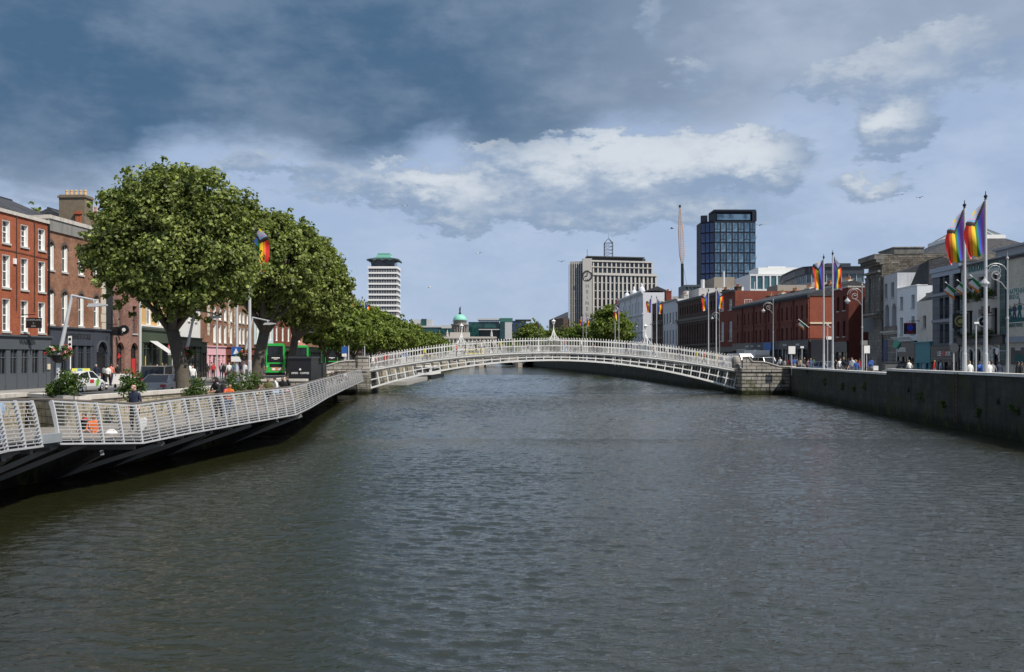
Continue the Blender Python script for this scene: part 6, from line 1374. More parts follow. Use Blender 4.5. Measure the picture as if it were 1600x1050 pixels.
m = MB(); m.lathe([(.30, 0), (.30, .03)], 20, (0, -.1, zc), axis='y'); sg = m.build('red_ring', RED, e); m = MB(); m.lathe([(.22, 0), (.22, .012)], 20, (0, -.113, zc), axis='y'); m.build('white_field', WHITE, sg)
m = MB(); m.bar((.08, -.12, zc-.12), (.08, -.12, zc+.05), .05, .01); m.bar((.08, -.12, zc+.05), (-.12, -.12, zc+.05), .05, .01); m.bar((-.12, -.12, zc+.12), (-.16, -.12, zc), .05, .01); m.build('turn_arrow', BLACK, sg)
e, H = col('yellow_pole', 'slim yellow pole beside the olive shopfront awning', 227, 88, ZL, 556, .05, 'pole', plain('yellow_paint', (.55, .45, .05), .5))
def bollard(px, Y, lab):
    e = thing('bollard', lab, 'bollard', at(px, Y, ZL), 0, 'black and white bollards by the cycle lane'); MB().lathe([(.09, 0), (.09, .2)], 10).build('base', BLACK, e); MB().lathe([(.085, .2), (.085, .32)], 10).build('white_band', WHITE, e); MB().lathe([(.085, .32), (.085, .44)], 10).build('upper_band', BLACK, e); MB().lathe([(.085, .44), (.085, .56)], 10).build('upper_white_band', WHITE, e); MB().lathe([(.085, .56), (.07, .75), (.02, .8)], 10).build('cap', BLACK, e)
bollard(180, 62, 'striped bollard on the road between the taxi and pointed bush'); bollard(256, 56, 'striped bollard in front of the silver saloon'); bollard(126, 60, 'striped bollard behind the taxi wheel')
bollard(328, 60, 'striped bollard between the pale wall block and the hooded couple'); bollard(411, 66, 'black and white bollard in front of the green bus'); bollard(166, 75, 'striped bollard just beyond the front of the taxi')
# flagpoles with progress pride flags
FC = {k: plain('flag_'+k, c, .75, var=.05) for k, c in dict(red=(.52, .012, .012), orng=(.72, .17, .008), yell=(.75, .50, .01), grn=(.01, .16, .045), blu=(.012, .06, .42), purp=(.085, .015, .18), wht=(.38, .42, .52), pnk=(.55, .28, .38), lbl=(.18, .38, .62), brn=(.05, .018, .012), blk=(.006, .006, .008)).items()}
FL = list(FC.values()); FI = {k: i for i, k in enumerate(FC)}
def flagmesh(seed, side, w, h, sag, furl):
    rg = random.Random(seed); nu, nv = 22, 40; m = MB(); idx = []
    ph = rg.random()*6
    for j in range(nv+1):
        for i in range(nu+1):
            s, t = i/nu, j/nv; ww = w*(1-furl*t**1.6*.6)
            x = side*(s*ww*(.96)+.05*math.sin(t*8+s*3+ph)*s); y = -.12*math.sin(s*7+t*4.5+ph)*(.3+t)*min(1, s*3)-.06*math.sin(t*11+ph)*s
            z = -t*h*(1-.06*s)-s*sag*(1-.5*t)+.06*math.sin(t*9+ph+s*4)*s
            m.V.append((x, y, z))
    ns = ['purp', 'blu', 'grn', 'yell', 'orng', 'red']
    for j in range(nv):
        for i in range(nu):
            s, t = (i+.5)/nu, (j+.5)/nv; a = j*(nu+1)+i; v = t*h-(1-abs(2*s-1))*h*.30
            lst = [(0.0, 'wht'), (.09, 'pnk'), (.18, 'lbl'), (.28, 'brn'), (.38, 'blk')]; c = None; vv = v/h+.30
            tri = t-(1-abs(2*s-1))*.26
            if tri < -.12: c = 'yell' if abs(s-.5) < .07 and t < .06 else 'wht'
            elif tri < -.11: c = 'wht'
            elif tri < -.07: c = 'pnk'
            elif tri < -.03: c = 'lbl'
            elif tri < .015: c = 'brn'
            elif tri < .085: c = 'blk'
            else: c = ns[min(5, int(s*6))]
            if t > .955 and s > .5: c = 'wht' if .6 < s < .9 else c
            m.F.append([a, a+1, a+nu+2, a+nu+1]); m.M.append(FI[c])
    return m.mesh('flag', FL, smooth=True)
def flagpole(px, Y, py, z0, lab, grp, seed, side=-1, w=1.45, h=3.0, sag=1.0, furl=.25, r=.115):
    e = thing('flagpole', lab, 'flagpole', at(px, Y, z0), 0, grp); H = zpx(py, Y)-z0
    m = MB(); m.lathe([(r*1.15, 0), (r*1.15, 2.2), (r, 2.25), (r*.62, H-.45)], 12); m.build('pole', POLE, e)
    m = MB(); m.lathe([(.09, 0), (.05, .06), (.11, .15), (.11, .2), (.03, .28), (.02, .45), (.001, .5)], 8, (0, 0, H-.46)); m.build('finial', BLACK, e)
    if seed is not None: o = link('flag', flagmesh(seed, side, w, h, sag, furl), e, (side*.10, -.05, H-.55)); 
    return e
gS, gN = 'pride flagpoles on the south quay', 'pride flagpoles on the north quay'
flagpole(1507, 60, 313, ZR, 'tall flagpole with pride flag, left one of the near right pair', gS, 4, sag=1.25, w=1.12, furl=.5)
flagpole(1540, 57.5, 299, ZR, 'tallest-looking flagpole with pride flag, rightmost in view', gS, 8, sag=1.25, w=1.22, furl=.5)
flagpole(1287, 97, 397, ZR, 'left flagpole of the middle pair in front of the red brick corner', gS, 5, sag=.5, w=.95, h=2.9, r=.10)
flagpole(1301, 94, 391, ZR, 'right flagpole of the middle pair, flag twisting to its right', gS, 9, side=1, sag=.9, w=.75, h=3.0, furl=.1, r=.10)
for px, Y, py, lab, sd, side in ((1107, 141, 450, 'left flagpole of the pair before the soot-dark building', 10, -1), (1119, 138, 447, 'right flagpole of the pair before the soot-dark building', 11, 1), (1018, 178, 461, 'left flagpole of the pair by the slim grey building', 12, -1), (1026, 174, 462, 'right flagpole of the pair by the slim grey building', 13, 1), (961, 215, 474, 'left flagpole before the large round tree', 14, 1), (967, 212, 478, 'right flagpole before the large round tree', 15, -1), (911, 290, 491, 'left far flagpole over the south quay trees', 16, -1), (916, 286, 493, 'right far flagpole over the south quay trees', 17, 1), (842, 405, 501, 'farthest south flagpole next to the dark tree', 18, -1)):
    flagpole(px, Y, py, ZR, lab, gS, sd, side, .9, 2.6, .6, .3, .09)
flagpole(390, 64, 334, ZL, 'tall flagpole in the foliage between the largest tree and its neighbour', gN, 21, 1, 1.25, 3.1, .9, .35, .12)
for px, Y, py, lab, sd, side in ((540, 128, 441, 'left flagpole of the north pair right of the plane trees', 22, 1), (544.5, 126, 449, 'right flagpole of the north pair right of the plane trees', 23, 1), (566, 152, 462, 'left flagpole standing against the smaller quay trees', 24, -1), (569.5, 150, 466, 'right flagpole standing against the smaller quay trees', 25, 1), (582, 190, 478, 'small distant flagpole left of the white tower', 26, -1)):
    flagpole(px, Y, py, ZL, lab, gN, sd, side, .7, 2.0, .5, .3, .09)
for px, Y, py, lab in ((655, 330, 519, 'plain white pole left of the lone low tree'), (670, 335, 516, 'plain white pole beside the lone low tree'), (687, 380, 514, 'plain white pole right of the lone low tree')): flagpole(px, Y, py, ZL, lab, 'bare far poles on the north quay', None)
# ornate scroll lamps (south)
def scroll_lamp(px, Y, py, lab, z0=ZR, side=-1):
    LAMPG = plain('lamp_grey_paint', (.33, .34, .35), .45, .2, var=.08); e = thing('ornate_street_lamp', lab, 'street lamp', at(px, Y, z0), 0, 'ornate scroll-armed lamps on the south quay'); H = zpx(py, Y)-z0
    m = MB(); m.lathe([(.16, 0), (.16, .7), (.11, .8), (.08, 1.0), (.065, H*.55), (.09, H*.56), (.055, H*.58), (.04, H)], 10); m.lathe([(.05, 0), (.09, .08), (.02, .2), (.005, .5)], 8, (0, 0, H)); m.build('column', LAMPG, e)
    m = MB(); R1 = .62; zc = H-.75; m.tube([(side*(R1-R1*math.cos(t*math.pi/9)), 0, zc+R1*.9*math.sin(t*math.pi/9)) for t in range(10)], .028, 6)
    m.tube([(side*R1+side*(.42-.03*t)*math.cos(t*.55), 0, zc+.12+(.42-.03*t)*math.sin(t*.55)) for t in range(13)], .02, 6)
    m.tube([(side*R1+.24*math.cos(t*.7), 0, zc-.1+.24*math.sin(t*.7)) for t in range(10)], .03, 5); m.tube([(0, 0, zc-.9), (side*.35, 0, zc-.45), (side*.6, 0, zc-.35)], .03, 5)
    m.build('scroll_arm', LAMPG, e)
    m = MB(); m.lathe([(.03, .40), (.05, .28), (.12, .20), (.26, .05), (.28, 0)][::-1], 12, (side*R1*2, 0, zc-.55)); h_ = m.build('lamp_hood', LAMPG, e); m = MB(); m.lathe([(.04, -.18), (.14, -.12), (.2, 0)], 10, (side*R1*2, 0, zc-.555)); m.build('lamp_glass', LG, h_)
for px, Y, py, lab in ((1347, 84, 447, 'ornate scroll-armed lamp in front of the red side wall'), (1208, 126, 470, 'ornate scroll-armed lamp in front of the long brick terrace'), (1574, 54, 406, 'ornate scroll-armed lamp at the right edge before the mural'), (1124, 172, 486, 'ornate scroll lamp beside the soot-dark building flagpoles'), (1057, 225, 498, 'ornate scroll lamp before the slim grey building'), (1002, 280, 503, 'ornate scroll lamp before the ornate white building')): scroll_lamp(px, Y, py, lab)
def sgn(px, Y, pt, pb, w, lab, mat, nm='street_sign', pole_to=None, rnd=False):
    e = thing(nm, lab, 'sign', at(px, Y, ZR)); zt, zb = zpx(pt, Y)-ZR, zpx(pb, Y)-ZR; MB().lathe([(.05, 0), (.045, zt)], 8).build('post', POLE, e)
    m = MB(); (m.lathe([(w/2, 0), (w/2, .04)], 18, (0, -.1, (zt+zb)/2), axis='y') if rnd else m.box(-w/2, w/2, -.1, -.055, zb, zt)); m.build('sign_plate', mat, e); return e
sgn(1237, 110, 541, 553, .75, 'white rectangular sign on a post left of the middle flagpoles', WHITE); sgn(1354, 86, 540, 552, .5, 'white rounded sign beside the ornate lamp and red side wall', WHITE)
sgn(1401, 95, 532, 545, .8, 'round teal sign in front of the rusticated grey building', plain('teal_sign', (.01, .09, .08), .5), rnd=True); sgn(1253, 116, 541, 544, .4, 'thin post with small plate beyond the white rectangular sign', WHITE)
sgn(1490, 66, 537, 550, .62, 'dark round sign in front of the pub beside a flagpole', DKGREY, rnd=True); sgn(1525, 62, 503, 506, .3, 'slim white post between the two tall flagpoles', WHITE); sgn(1293, 99, 506, 509, .2, 'slim grey post between the middle pair of flagpoles', POLE); sgn(1350, 90, 532, 539, .6, 'small grey plate above the white rounded sign', plain('grey_plate', (.2, .2, .2), .6))
# pale parcel of stacked bins by the hall
e = thing('black_kiosk', 'black coffee kiosk with pale skyline drawing above the boardwalk railing', 'kiosk', at(472, 66, 1.5)); H = zpx(557, 66)-1.5
m = MB(); m.box(-.76, .72, -.6, 1.8, 0, H-.12); m.build('body', BLACK, e); MB().box(-.80, .80, -.7, 1.9, H-.119, H).build('roof', DKGREY, e)
GL_ = plain('kiosk_line_art', (.35, .35, .45), .5); text('kiosk_lettering', 'OPEN · COFFEE', .17, WHITE, e, (0, -.61, H*.60), ex=.005); m = MB()
for k in range(14): a = k*.45; m.tube([(-.42+.06*k+.07*math.cos(t*.9), -.61, .62+.22*math.sin(k*.24)*1+.12*math.sin(k*2.1)+.10*math.sin(t*.9)) for t in range(7)], .012, 4)
m.tube([(.5*math.cos(math.pi*t/14), -.61, .35+.62*math.sin(math.pi*t/14)) for t in range(15)], .014, 4); m.build('skyline_drawing', GL_, e)
m = MB(); m.lathe([(.07, 0), (.07, .01)], 10, (0, -.605, H*.60+.25), axis='y'); m.build('cup_logo', WHITE, e)
e = thing('utility_cabinet', 'smaller black cabinet immediately right of the coffee kiosk', 'cabinet', at(497, 73, 1.5)); m = MB(); m.box(-.3, .35, 0, 1.4, 0, zpx(566, 73)-1.55); m.build('body', BLACK, e); MB().box(-.34, .39, -.04, 1.44, zpx(566, 73)-1.499, zpx(566, 73)-1.5).build('lid', DKGREY, e); MB().box(-.2, .25, -.01, -.002, .2, 2.2).build('door', DKGREY, e)
# pale wall blocks on the quay edge
def wblock(px, Y, w, h, lab):
    e = thing('stone_block', lab, 'wall', at(px, Y, ZL)); MB().box(-w/2, w/2, -.3, .3, 0, h-.14).build('masonry', STONE_L, e); MB().box(-w/2-.05, w/2+.05, -.36, .36, h-.138, h).build('coping', COPING, e)
wblock(432, 60, 3.6, 1.15, 'pale stone parapet block behind the seated people'); wblock(325, 51, 1.3, .95, 'pale stone parapet end between the bush and hooded couple')
# railing behind people on boardwalk entry
# gulls
def gull(px, Y, py, lab, s=1., rz=0, dark=False):
    e = thing('bird', lab, 'bird', at(px, Y, zpx(py, Y)), rz, 'birds in the sky'); mt = BLACK if dark else WHITE
    m = MB(); m.tube([(0, -.28*s, 0), (0, -.16*s, .02*s), (0, .08*s, 0), (0, .3*s, -.01*s)], [.03*s, .07*s, .06*s, .012*s], 6); m.build('body', mt, e)
    for sx_ in (-1, 1): m = MB(); m.poly([(sx_*.04*s, -.1*s, .02*s), (sx_*.35*s, -.12*s, .16*s), (sx_*.68*s, .08*s, .08*s), (sx_*.33*s, .06*s, .14*s), (sx_*.04*s, .08*s, .02*s)]); m.poly([(sx_*.04*s, -.1*s, 0), (sx_*.35*s, -.12*s, .14*s), (sx_*.68*s, .08*s, .075*s), (sx_*.33*s, .06*s, .12*s), (sx_*.04*s, .08*s, 0)]); m.build('wing', mt, e)
for px, py, lab, dk in ((632, 322, 'tiny white gull left of centre below the clouds', 0), (748, 396, 'tiny gull above the domed building', 0), (671, 449, 'tiny gull right of the white tower', 0), (877, 409, 'small dark bird just left of the clock block', 1), (1050, 357, 'small bird left of the crane tip', 1), (1187, 352, 'dark bird right of the blue glass tower top', 1), (1410, 304, 'dark bird left of the two flagpoles', 1), (1437, 309, 'dark bird nearest the flagpole tops', 1)): gull(px, 150, py, lab, 1.0, px*.1, dk)
# ================================================================= VEHICLES (local +y is forward)
TAIL = plain('tail_lamp_red', (.45, .02, .015), .25); HEADL = plain('headlamp_glass', (.55, .56, .58), .12); PLATE = plain('number_plate', (.62, .62, .60), .5)
def paint(n, c, rough=.28): return plain(n, c, rough, .1, var=.04)
def wheel(e, x, y, r, w=.22):
    o = MB().lathe([(r*.72, -w/2), (r*.97, -w/2), (r, -w/4), (r, w/4), (r*.97, w/2), (r*.72, w/2)], 20, axis='x').build('wheel', RUBBER, e, (x, y, r))
    sx_ = 1 if x > 0 else -1; m = MB(); m.lathe([(r*.70, -w/2-.005), (r*.70, w/2+.005)], 18, axis='x')
    for k in range(5): a = k*2*math.pi/5; m.bar((sx_*(w/2+.012), 0, 0), (sx_*(w/2+.012), r*.62*math.cos(a), r*.62*math.sin(a)), .07, .03)
    m.build('rim', STEEL, o)
def car(label, px, Y, z0, body, L=4.5, W=1.78, H=1.46, kind='saloon', rot=0., dz=0., cat='car', X=None, nm='parked_car'):
    e = thing(nm, label, cat, at(px, Y, z0) if X is None else (X, Y, z0), rot)
    h = L/2; hw = W/2; z0_ = .22
    # side profile: (y, belt height, half width factor)
    if kind == 'saloon': prof = [(-h, .62, .86), (-h+.08, .90, .95), (-h+.75, .99, .99), (-.2, .97, 1.), (h-1.35, .93, 1.), (h-.55, .80, .96), (h-.08, .62, .86), (h, .48, .78)]; cab = [(-h+.35, 1.0, .82), (-h+1.15, H-.03, .70), (-.15, H, .72), (.55, H-.06, .70), (h-1.15, .95, .80)]
    elif kind == 'hatch': prof = [(-h, .70, .90), (-h+.06, 1.05, .96), (-h+.6, 1.02, 1.), (-.2, .98, 1.), (h-1.2, .92, 1.), (h-.5, .80, .96), (h-.06, .6, .88), (h, .48, .8)]; cab = [(-h+.12, 1.06, .80), (-h+.75, H-.14, .72), (-.35, H, .72), (.35, H-.03, .71), (h-1.0, .93, .80)]
    else: prof = [(-h, .9, .95), (-h+.06, 1.05, .98), (-.2, 1.05, 1.), (h-1.1, 1.02, 1.), (h-.4, .92, .97), (h-.06, .7, .9), (h, .5, .84)]; cab = [(-h+.04, 1.06, .93), (-h+.22, H-.04, .84), (-.6, H, .86), (.7, H-.06, .84), (h-1.0, 1.04, .88)]
    m = MB(); rings = []
    for y, zb, f in prof:
        w = hw*f; zl = z0_+(.12 if abs(y) > h-.12 else 0)
        rings.append([(-w*.93, y, zl), (-w, y, zl+.18), (-w, y, zb-.12), (-w*.90, y, zb), (w*.90, y, zb), (w, y, zb-.12), (w, y, zl+.18), (w*.93, y, zl)])
    for a, c in zip(rings, rings[1:]):
        for k in range(8): m.poly([a[k], a[(k+1) % 8], c[(k+1) % 8], c[k]][::-1])
    m.poly(rings[0]); m.poly(rings[-1][::-1])
    cr_ = []
    for i, (y, z, f) in enumerate(cab):
        w = hw*f; cr_.append([(-w, y, z), (w, y, z)])
    for a, c in zip(cr_[1:-1], cr_[2:-1]): m.poly([a[0], a[1], c[1], c[0]])          # roof skin
    base = [(-hw*.92, y, .97) for y, z, f in cab]
    body_o = m.build('body', body, e, smooth=False)
    gm = MB(); zb_ = .93
    gm.poly([(-hw*.86, cab[0][0], cab[0][1]-.05), (hw*.86, cab[0][0], cab[0][1]-.05), cr_[1][1], cr_[1][0]]); gm.poly([(hw*.86, cab[-1][0], cab[-1][1]-.05), (-hw*.86, cab[-1][0], cab[-1][1]-.05), cr_[-2][0], cr_[-2][1]])
    for sx_, k in ((-1, 0), (1, 1)):
        for i in range(len(cab)-1):
            y0, y1 = cab[i][0], cab[i+1][0]; gm.poly([(sx_*hw*.90, y0, zb_), (sx_*hw*.90, y1, zb_), cr_[i+1][k] if 0 < i+1 < len(cab)-1 else (sx_*hw*.88, y1, zb_+.02), cr_[i][k] if i > 0 else (sx_*hw*.88, y0, zb_+.02)])
    gm.build('windows', GLASS, e)
    pm = MB()
    for sx_, k in ((-1, 0), (1, 1)):
        c = [Vector(r_[k]) for r_ in cr_]; c[0] = Vector((sx_*hw*.87, cab[0][0], cab[0][1]-.04)); c[-1] = Vector((sx_*hw*.87, cab[-1][0], cab[-1][1]-.04))
        for a_, b_ in zip(c, c[1:]): pm.bar(a_, b_, .07, .06)
        mid = c[2]; pm.bar(mid, (sx_*hw*.92, mid.y-.05, .95), .09, .05)
    pm.build('pillars', body, e)
    for y in (-h+.85, h-.85):
        for x in (-hw+.10, hw-.10): wheel(e, x, y, .32)
    for sx_ in (-1, 1):
        MB().box(*sorted((sx_*hw*.52, sx_*hw*.86)), -h-.012, -h+.05, .66 if kind == 'saloon' else .78, .82 if kind == 'saloon' else 1.0).build('tail_lamp', TAIL, e)
        MB().box(*sorted((sx_*hw*.45, sx_*hw*.80)), h-.14, h+.004, .54, .68).build('headlamp', HEADL, e)
        MB().box(*sorted((sx_*hw*1.0, sx_*(hw*1.0+.16))), h-1.55, h-1.43, .95, 1.08).build('wing_mirror', body, e)
    MB().box(-.26, .26, -h-.02, -h+.02, .48, .60).build('number_plate', PLATE, e); MB().box(-hw*.8, hw*.8, -h-.03, -h+.04, .30, .42).build('rear_bumper', BLACK if kind != 'saloon' else body, e)
    return e
WHITEC = paint('white_car_paint', (.72, .73, .74)); SILV = paint('silver_brown_car_paint', (.42, .41, .41), .3); DKC = paint('dark_grey_car_paint', (.13, .13, .14), .3); BLUEC = paint('silver_blue_car_paint', (.22, .28, .36), .3)
e = car('white taxi with yellow roof sign, red and green door decals, seen from its rear right', 127, 71, ZL, WHITEC, 4.5, 1.78, 1.47, 'hatch', R(-2), nm='taxi', cat='taxi')
m = MB(); m.prism([(-.62, 1.48), (.62, 1.48), (.58, 1.66), (-.58, 1.66)], 'y', -.2, .08); m.build('roof_sign', plain('taxi_sign_yellow', (.70, .68, .12), .5), e); m = MB(); m.box(-.18, .18, -.21, .09, 1.50, 1.64); m.build('roof_sign_panel', plain('taxi_sign_blue', (.1, .3, .5), .5), e)
m = MB(); m.box(-.78, .78, -2.2, -2.05, 1.05, 1.12); m.build('spoiler', BLACK, e)
m = MB(); m.box(.893, .90, -.55, .05, .62, .88); m.build('red_door_decal', RED, e); m = MB(); m.prism([(.35, .42), (.75, .42), (.95, .8), (.7, .95), (.45, .85)], 'x', .893, .90); m.build('green_door_decal', plain('decal_green', (.15, .4, .05), .5), e)
car('silver saloon with red tail lamps in front of the dark people carrier', 259, 62, ZL, SILV, 4.6, 1.8, 1.40)
car('dark grey people carrier behind the silver saloon', 256, 69.5, ZL, DKC, 4.6, 1.85, 1.86, 'mpv')
car('silver blue car parked behind the quay wall at the middle flagpoles', 1292, 107, ZR, BLUEC, 4.3, 1.8, 1.55, 'hatch', R(200))
car('white off-road vehicle with dark windows right of the swept stone parapet', 1197, 134, ZR, WHITEC, 4.6, 1.9, 2.0, 'mpv', R(195), cat='off-roader')
car('dark blue van-like car above the right end of the footbridge railing', 1131, 158, ZR, paint('navy_paint', (.03, .045, .08)), 4.8, 1.95, 2.2, 'mpv', R(180), cat='van')
car('dark saloon partly hidden behind the end of the footbridge railing', 1093, 176, ZR, DKC, 4.6, 1.8, 1.8, 'mpv', R(180))
car('grey car farther along the north quay between tree trunks', 498, 150, ZL, SILV, 4.5, 1.8, 1.5, 'hatch')
def van(label, px, Y, z0, mat, W=2.0, H=2.55, L=5.6, rot=R(195), boxy=False, boxm=None):
    e = thing('van' if not boxy else 'box_truck', label, 'van' if not boxy else 'truck', at(px, Y, z0), rot); hw = W/2; h = L/2; m = MB()
    pf = [(-h, .35), (h, .35), (h, .95), (h-.25, 1.15), (h-.95, 1.35), (h-1.45, H-.35 if not boxy else 2.1), (h-2.0, H if not boxy else 2.2), (-h if not boxy else h-2.2, H if not boxy else 2.2)]
    if boxy: pf = [(-h, .5), (h, .5), (h, 1.1), (h-.2, 1.25), (h-.6, 2.2), (h-1.9, 2.3), (h-1.9, .9), (-h, .9)]
    m.prism(pf, 'x', -hw, hw); m.build('body', mat, e)
    if boxy: m = MB(); m.box(-hw-.12, hw+.12, -h, h-1.95, .92, H); m.build('cargo_box', boxm, e)
    g_ = MB(); y0 = h-.98 if not boxy else h-.22; y1 = h-1.44 if not boxy else h-.58; z1 = H-.4 if not boxy else 2.1
    g_.poly([(-hw*.88, y0+.03, 1.40), (hw*.88, y0+.03, 1.40), (hw*.84, y1+.03, z1), (-hw*.84, y1+.03, z1)][::-1]); 
    for sx_ in (-1, 1): g_.poly([(sx_*(hw+.004), y0-.15, 1.4), (sx_*(hw+.004), y0-1.1, 1.4), (sx_*(hw+.004), y0-1.1, z1-.05), (sx_*(hw+.004), y1-.1, z1-.05)])
    g_.build('windows', GLASS, e)
    for y in (-h+.9, h-.9):
        for x in (-hw+.1, hw-.1): wheel(e, x, y, .36)
    for sx_ in (-1, 1): MB().box(*sorted((sx_*hw*.6, sx_*hw*.95)), h-.06, h+.01, .75, 1.0).build('headlamp', HEADL, e); MB().box(*sorted((sx_*hw, sx_*(hw+.22))), h-1.15, h-1.05, 1.3, 1.6).build('wing_mirror', BLACK, e)
    return e
van('white high-roofed van just above the right end of the footbridge', 1160, 150, ZR, WHITEC)
van('white-bodied box truck under the blue shop sign', 1186, 158, ZR, DKC, 2.2, 3.1, 6.5, R(188), True, plain('truck_box_white', (.72, .73, .72), .5))
van('grey box truck between the white van and the white-bodied truck', 1172, 172, ZR, DKC, 2.2, 3.4, 6.5, R(188), True, plain('truck_box_grey', (.36, .36, .35), .5))
# double deckers
GRN = paint('bus_green', (.03, .42, .07), .35)
def bus(label, px, Y, z0, mat, rear=True, lower=None, rot=0., L=10.5, ad=True, nm='double_decker_bus'):
    e = thing(nm, label, 'bus', at(px, Y, z0), rot, None); W, H, h = 2.5, 4.35, L/2; hw = W/2
    m = MB(); c = .22; m.prism([(-hw, .35), (hw, .35), (hw, H-c), (hw-c, H), (-hw+c, H), (-hw, H-c)], 'y', -h, h); m.build('body', mat, e)
    for sx_ in (-1, 1):
        for z0_, z1_, nm2 in ((1.25, 2.1, 'lower_windows'), (2.75, 3.75, 'upper_windows')):
            m = MB(); m.box(*sorted((sx_*(hw+.002), sx_*(hw+.02))), -h+.6, h-.4, z0_, z1_); w_ = m.build(nm2, GLASS, e); m = MB()
            for k in range(7): y = -h+.6+k*(L-1.0)/6; m.box(*sorted((sx_*(hw+.021), sx_*(hw+.03))), y-.05, y+.05, z0_, z1_)
            m.box(*sorted((sx_*(hw+.021), sx_*(hw+.028))), -h+.6, h-.4, z0_-.04, z0_); m.build('window_pillars', mat, w_)
    s_ = -1 if rear else 1; ye = s_*h
    def face(nm_, x0, x1, z0_, z1_, mt, t=.02, o_=0.): return MB().box(x0, x1, *sorted((ye+s_*(.002+o_), ye+s_*(t+o_))), z0_, z1_).build(nm_, mt, e)
    face('upper_rear_window' if rear else 'upper_windscreen', -hw+.22, hw-.22, 2.75, 4.0, GLASS); face('black_rear_panel' if rear else 'windscreen', -hw+.15, hw-.15, 1.75 if rear else 1.2, 2.72, BLACK if rear else GLASS)
    if rear:
        m = MB(); m.box(-.5, .6, ye-.045, ye-.025, 2.3, 2.42); m.box(-.2, .3, ye-.045, ye-.025, 2.15, 2.22); m.build('route_lettering', WHITE, e); face('engine_grille', -.75, .95, 1.1, 1.55, BLACK, .03)
        if ad: f = face('advert_panel', -.55, .95, .62, 1.05, plain('advert_orange', (.55, .22, .12), .6, var=.5, sc=5), .03); m = MB(); m.prism([(-.4, .66), (-.05, .66), (0, .9), (-.2, 1.0), (-.42, .88)], 'y', ye-.04, ye-.032); m.prism([(.3, .7), (.8, .7), (.85, .95), (.4, .98)], 'y', ye-.04, ye-.032); m.build('advert_art', [WHITE], f)
        for sx_ in (-1, 1):
            for k in (0, 1, 2): MB().lathe([(.08, 0), (.08, .03)], 10, (sx_*(hw-.16), ye-.03, .75+k*.22), axis='y').build('tail_lamp', TAIL if k < 2 else HEADL, e)
    else:
        m = MB(); m.box(-.7, .7, ye+.02, ye+.04, 2.45, 2.68); m.build('destination_display', plain('amber_led', (.5, .3, .05), .4), e)
        for sx_ in (-1, 1): MB().lathe([(.13, 0), (.13, .03)], 12, (sx_*(hw-.35), ye+.003, .75), axis='y').build('headlamp', HEADL, e)
    for y in (-h+2.6, h-2.4):
        for x in (-hw+.16, hw-.16): wheel(e, x, y, .5, .3)
    MB().box(-hw+.05, hw-.05, -h+.05, h-.05, .2, .349).build('skirt', BLACK, e)
    return e
bus('green double-decker bus seen from behind, orange advert panel below its engine grille', 431, 142, ZL, GRN, rot=R(12.5)); bus('second green double-decker bus, mostly hidden behind the right tree trunk', 470, 165, ZL, GRN, ad=False, rot=R(11)); bus('farthest green bus, facing us beside the curved white parapet', 519, 198, ZL, GRN, rear=True, ad=False, rot=R(9))
YB, BB, WB = paint('bus_yellow', (.62, .50, .03)), paint('bus_blue', (.05, .2, .5)), paint('bus_white', (.6, .62, .62))
bus('yellow double-decker bus crossing the far stone bridge at its left end', 659, 440, 4.5-.4, YB, rot=R(90), nm='double_decker_bus', ad=False); bus('blue double-decker bus left of the yellow one on the far bridge', 644, 446, 4.1, BB, rot=R(90), L=7.5, ad=False)
bus('green and white bus crossing the far bridge below the dome', 712, 442, 3.6, WB, rot=R(90), ad=False); bus('yellow-green bus on the far bridge right of the dome', 741, 440, 3.4, YB, rot=R(90), L=9, ad=False)
# moored river boat below the left part of the footbridge
e = thing('river_boat', 'low tour boat with white cabin and orange wheelhouse seen beneath the footbridge', 'boat', (-17.0, 205, 0), R(-2.0)); L = 26
m = MB(); m.prism([(-1.9, -L/2+30-30), (1.9, -L/2), (2.1, L/2-4), (0, L/2), (-2.1, L/2-4)], 'z', -.3, .75); m.build('hull', BLACK, e)
m = MB(); m.box(-1.6, 1.6, -L/2+2.5, L/2-6, .752, 2.3); m.box(-1.75, 1.75, -L/2+2.2, L/2-5.7, 2.301, 2.42); m.build('cabin', WHITE, e); m = MB(); m.box(1.602, 1.63, -L/2+3, L/2-7, 1.25, 1.95); m.box(-1.2, 1.2, -L/2+2.47, -L/2+2.498, 1.2, 2.0); m.build('cabin_windows', GLASSB, e)
m = MB(); m.box(-1.4, 1.4, L/2-5.6, L/2-4.2, .752, 2.2); m.build('wheelhouse', plain('boat_orange', (.65, .38, .08), .6), e); m = MB(); m.bar((0, L/2-3.5, .75), (.6, L/2-1.5, 1.3), .12); m.bar((.6, L/2-3, 1.2), (-.4, L/2-1, .9), .1); m.build('bow_fittings', WHITE, e)
e = thing('moored_pontoon', 'floating grey pontoon between the footbridge foot and the tour boat', 'pontoon', (-17.4, 165, 0)); MB().box(-1.7, 1.7, -16, 20, -.3, .55).build('deck', CONC, e); m = MB()
for k in range(13):
    for x in (-1.6, 1.6): m.bar((x, -15.5+k*2.9, .55), (x, -15.5+k*2.9, 1.6), .07)
for x in (-1.6, 1.6): m.bar((x, -15.5, 1.6), (x, 19.3, 1.6), .06); m.bar((x, -15.5, 1.1), (x, 19.3, 1.1), .04)
m.build('guard_rail', STEEL, e)
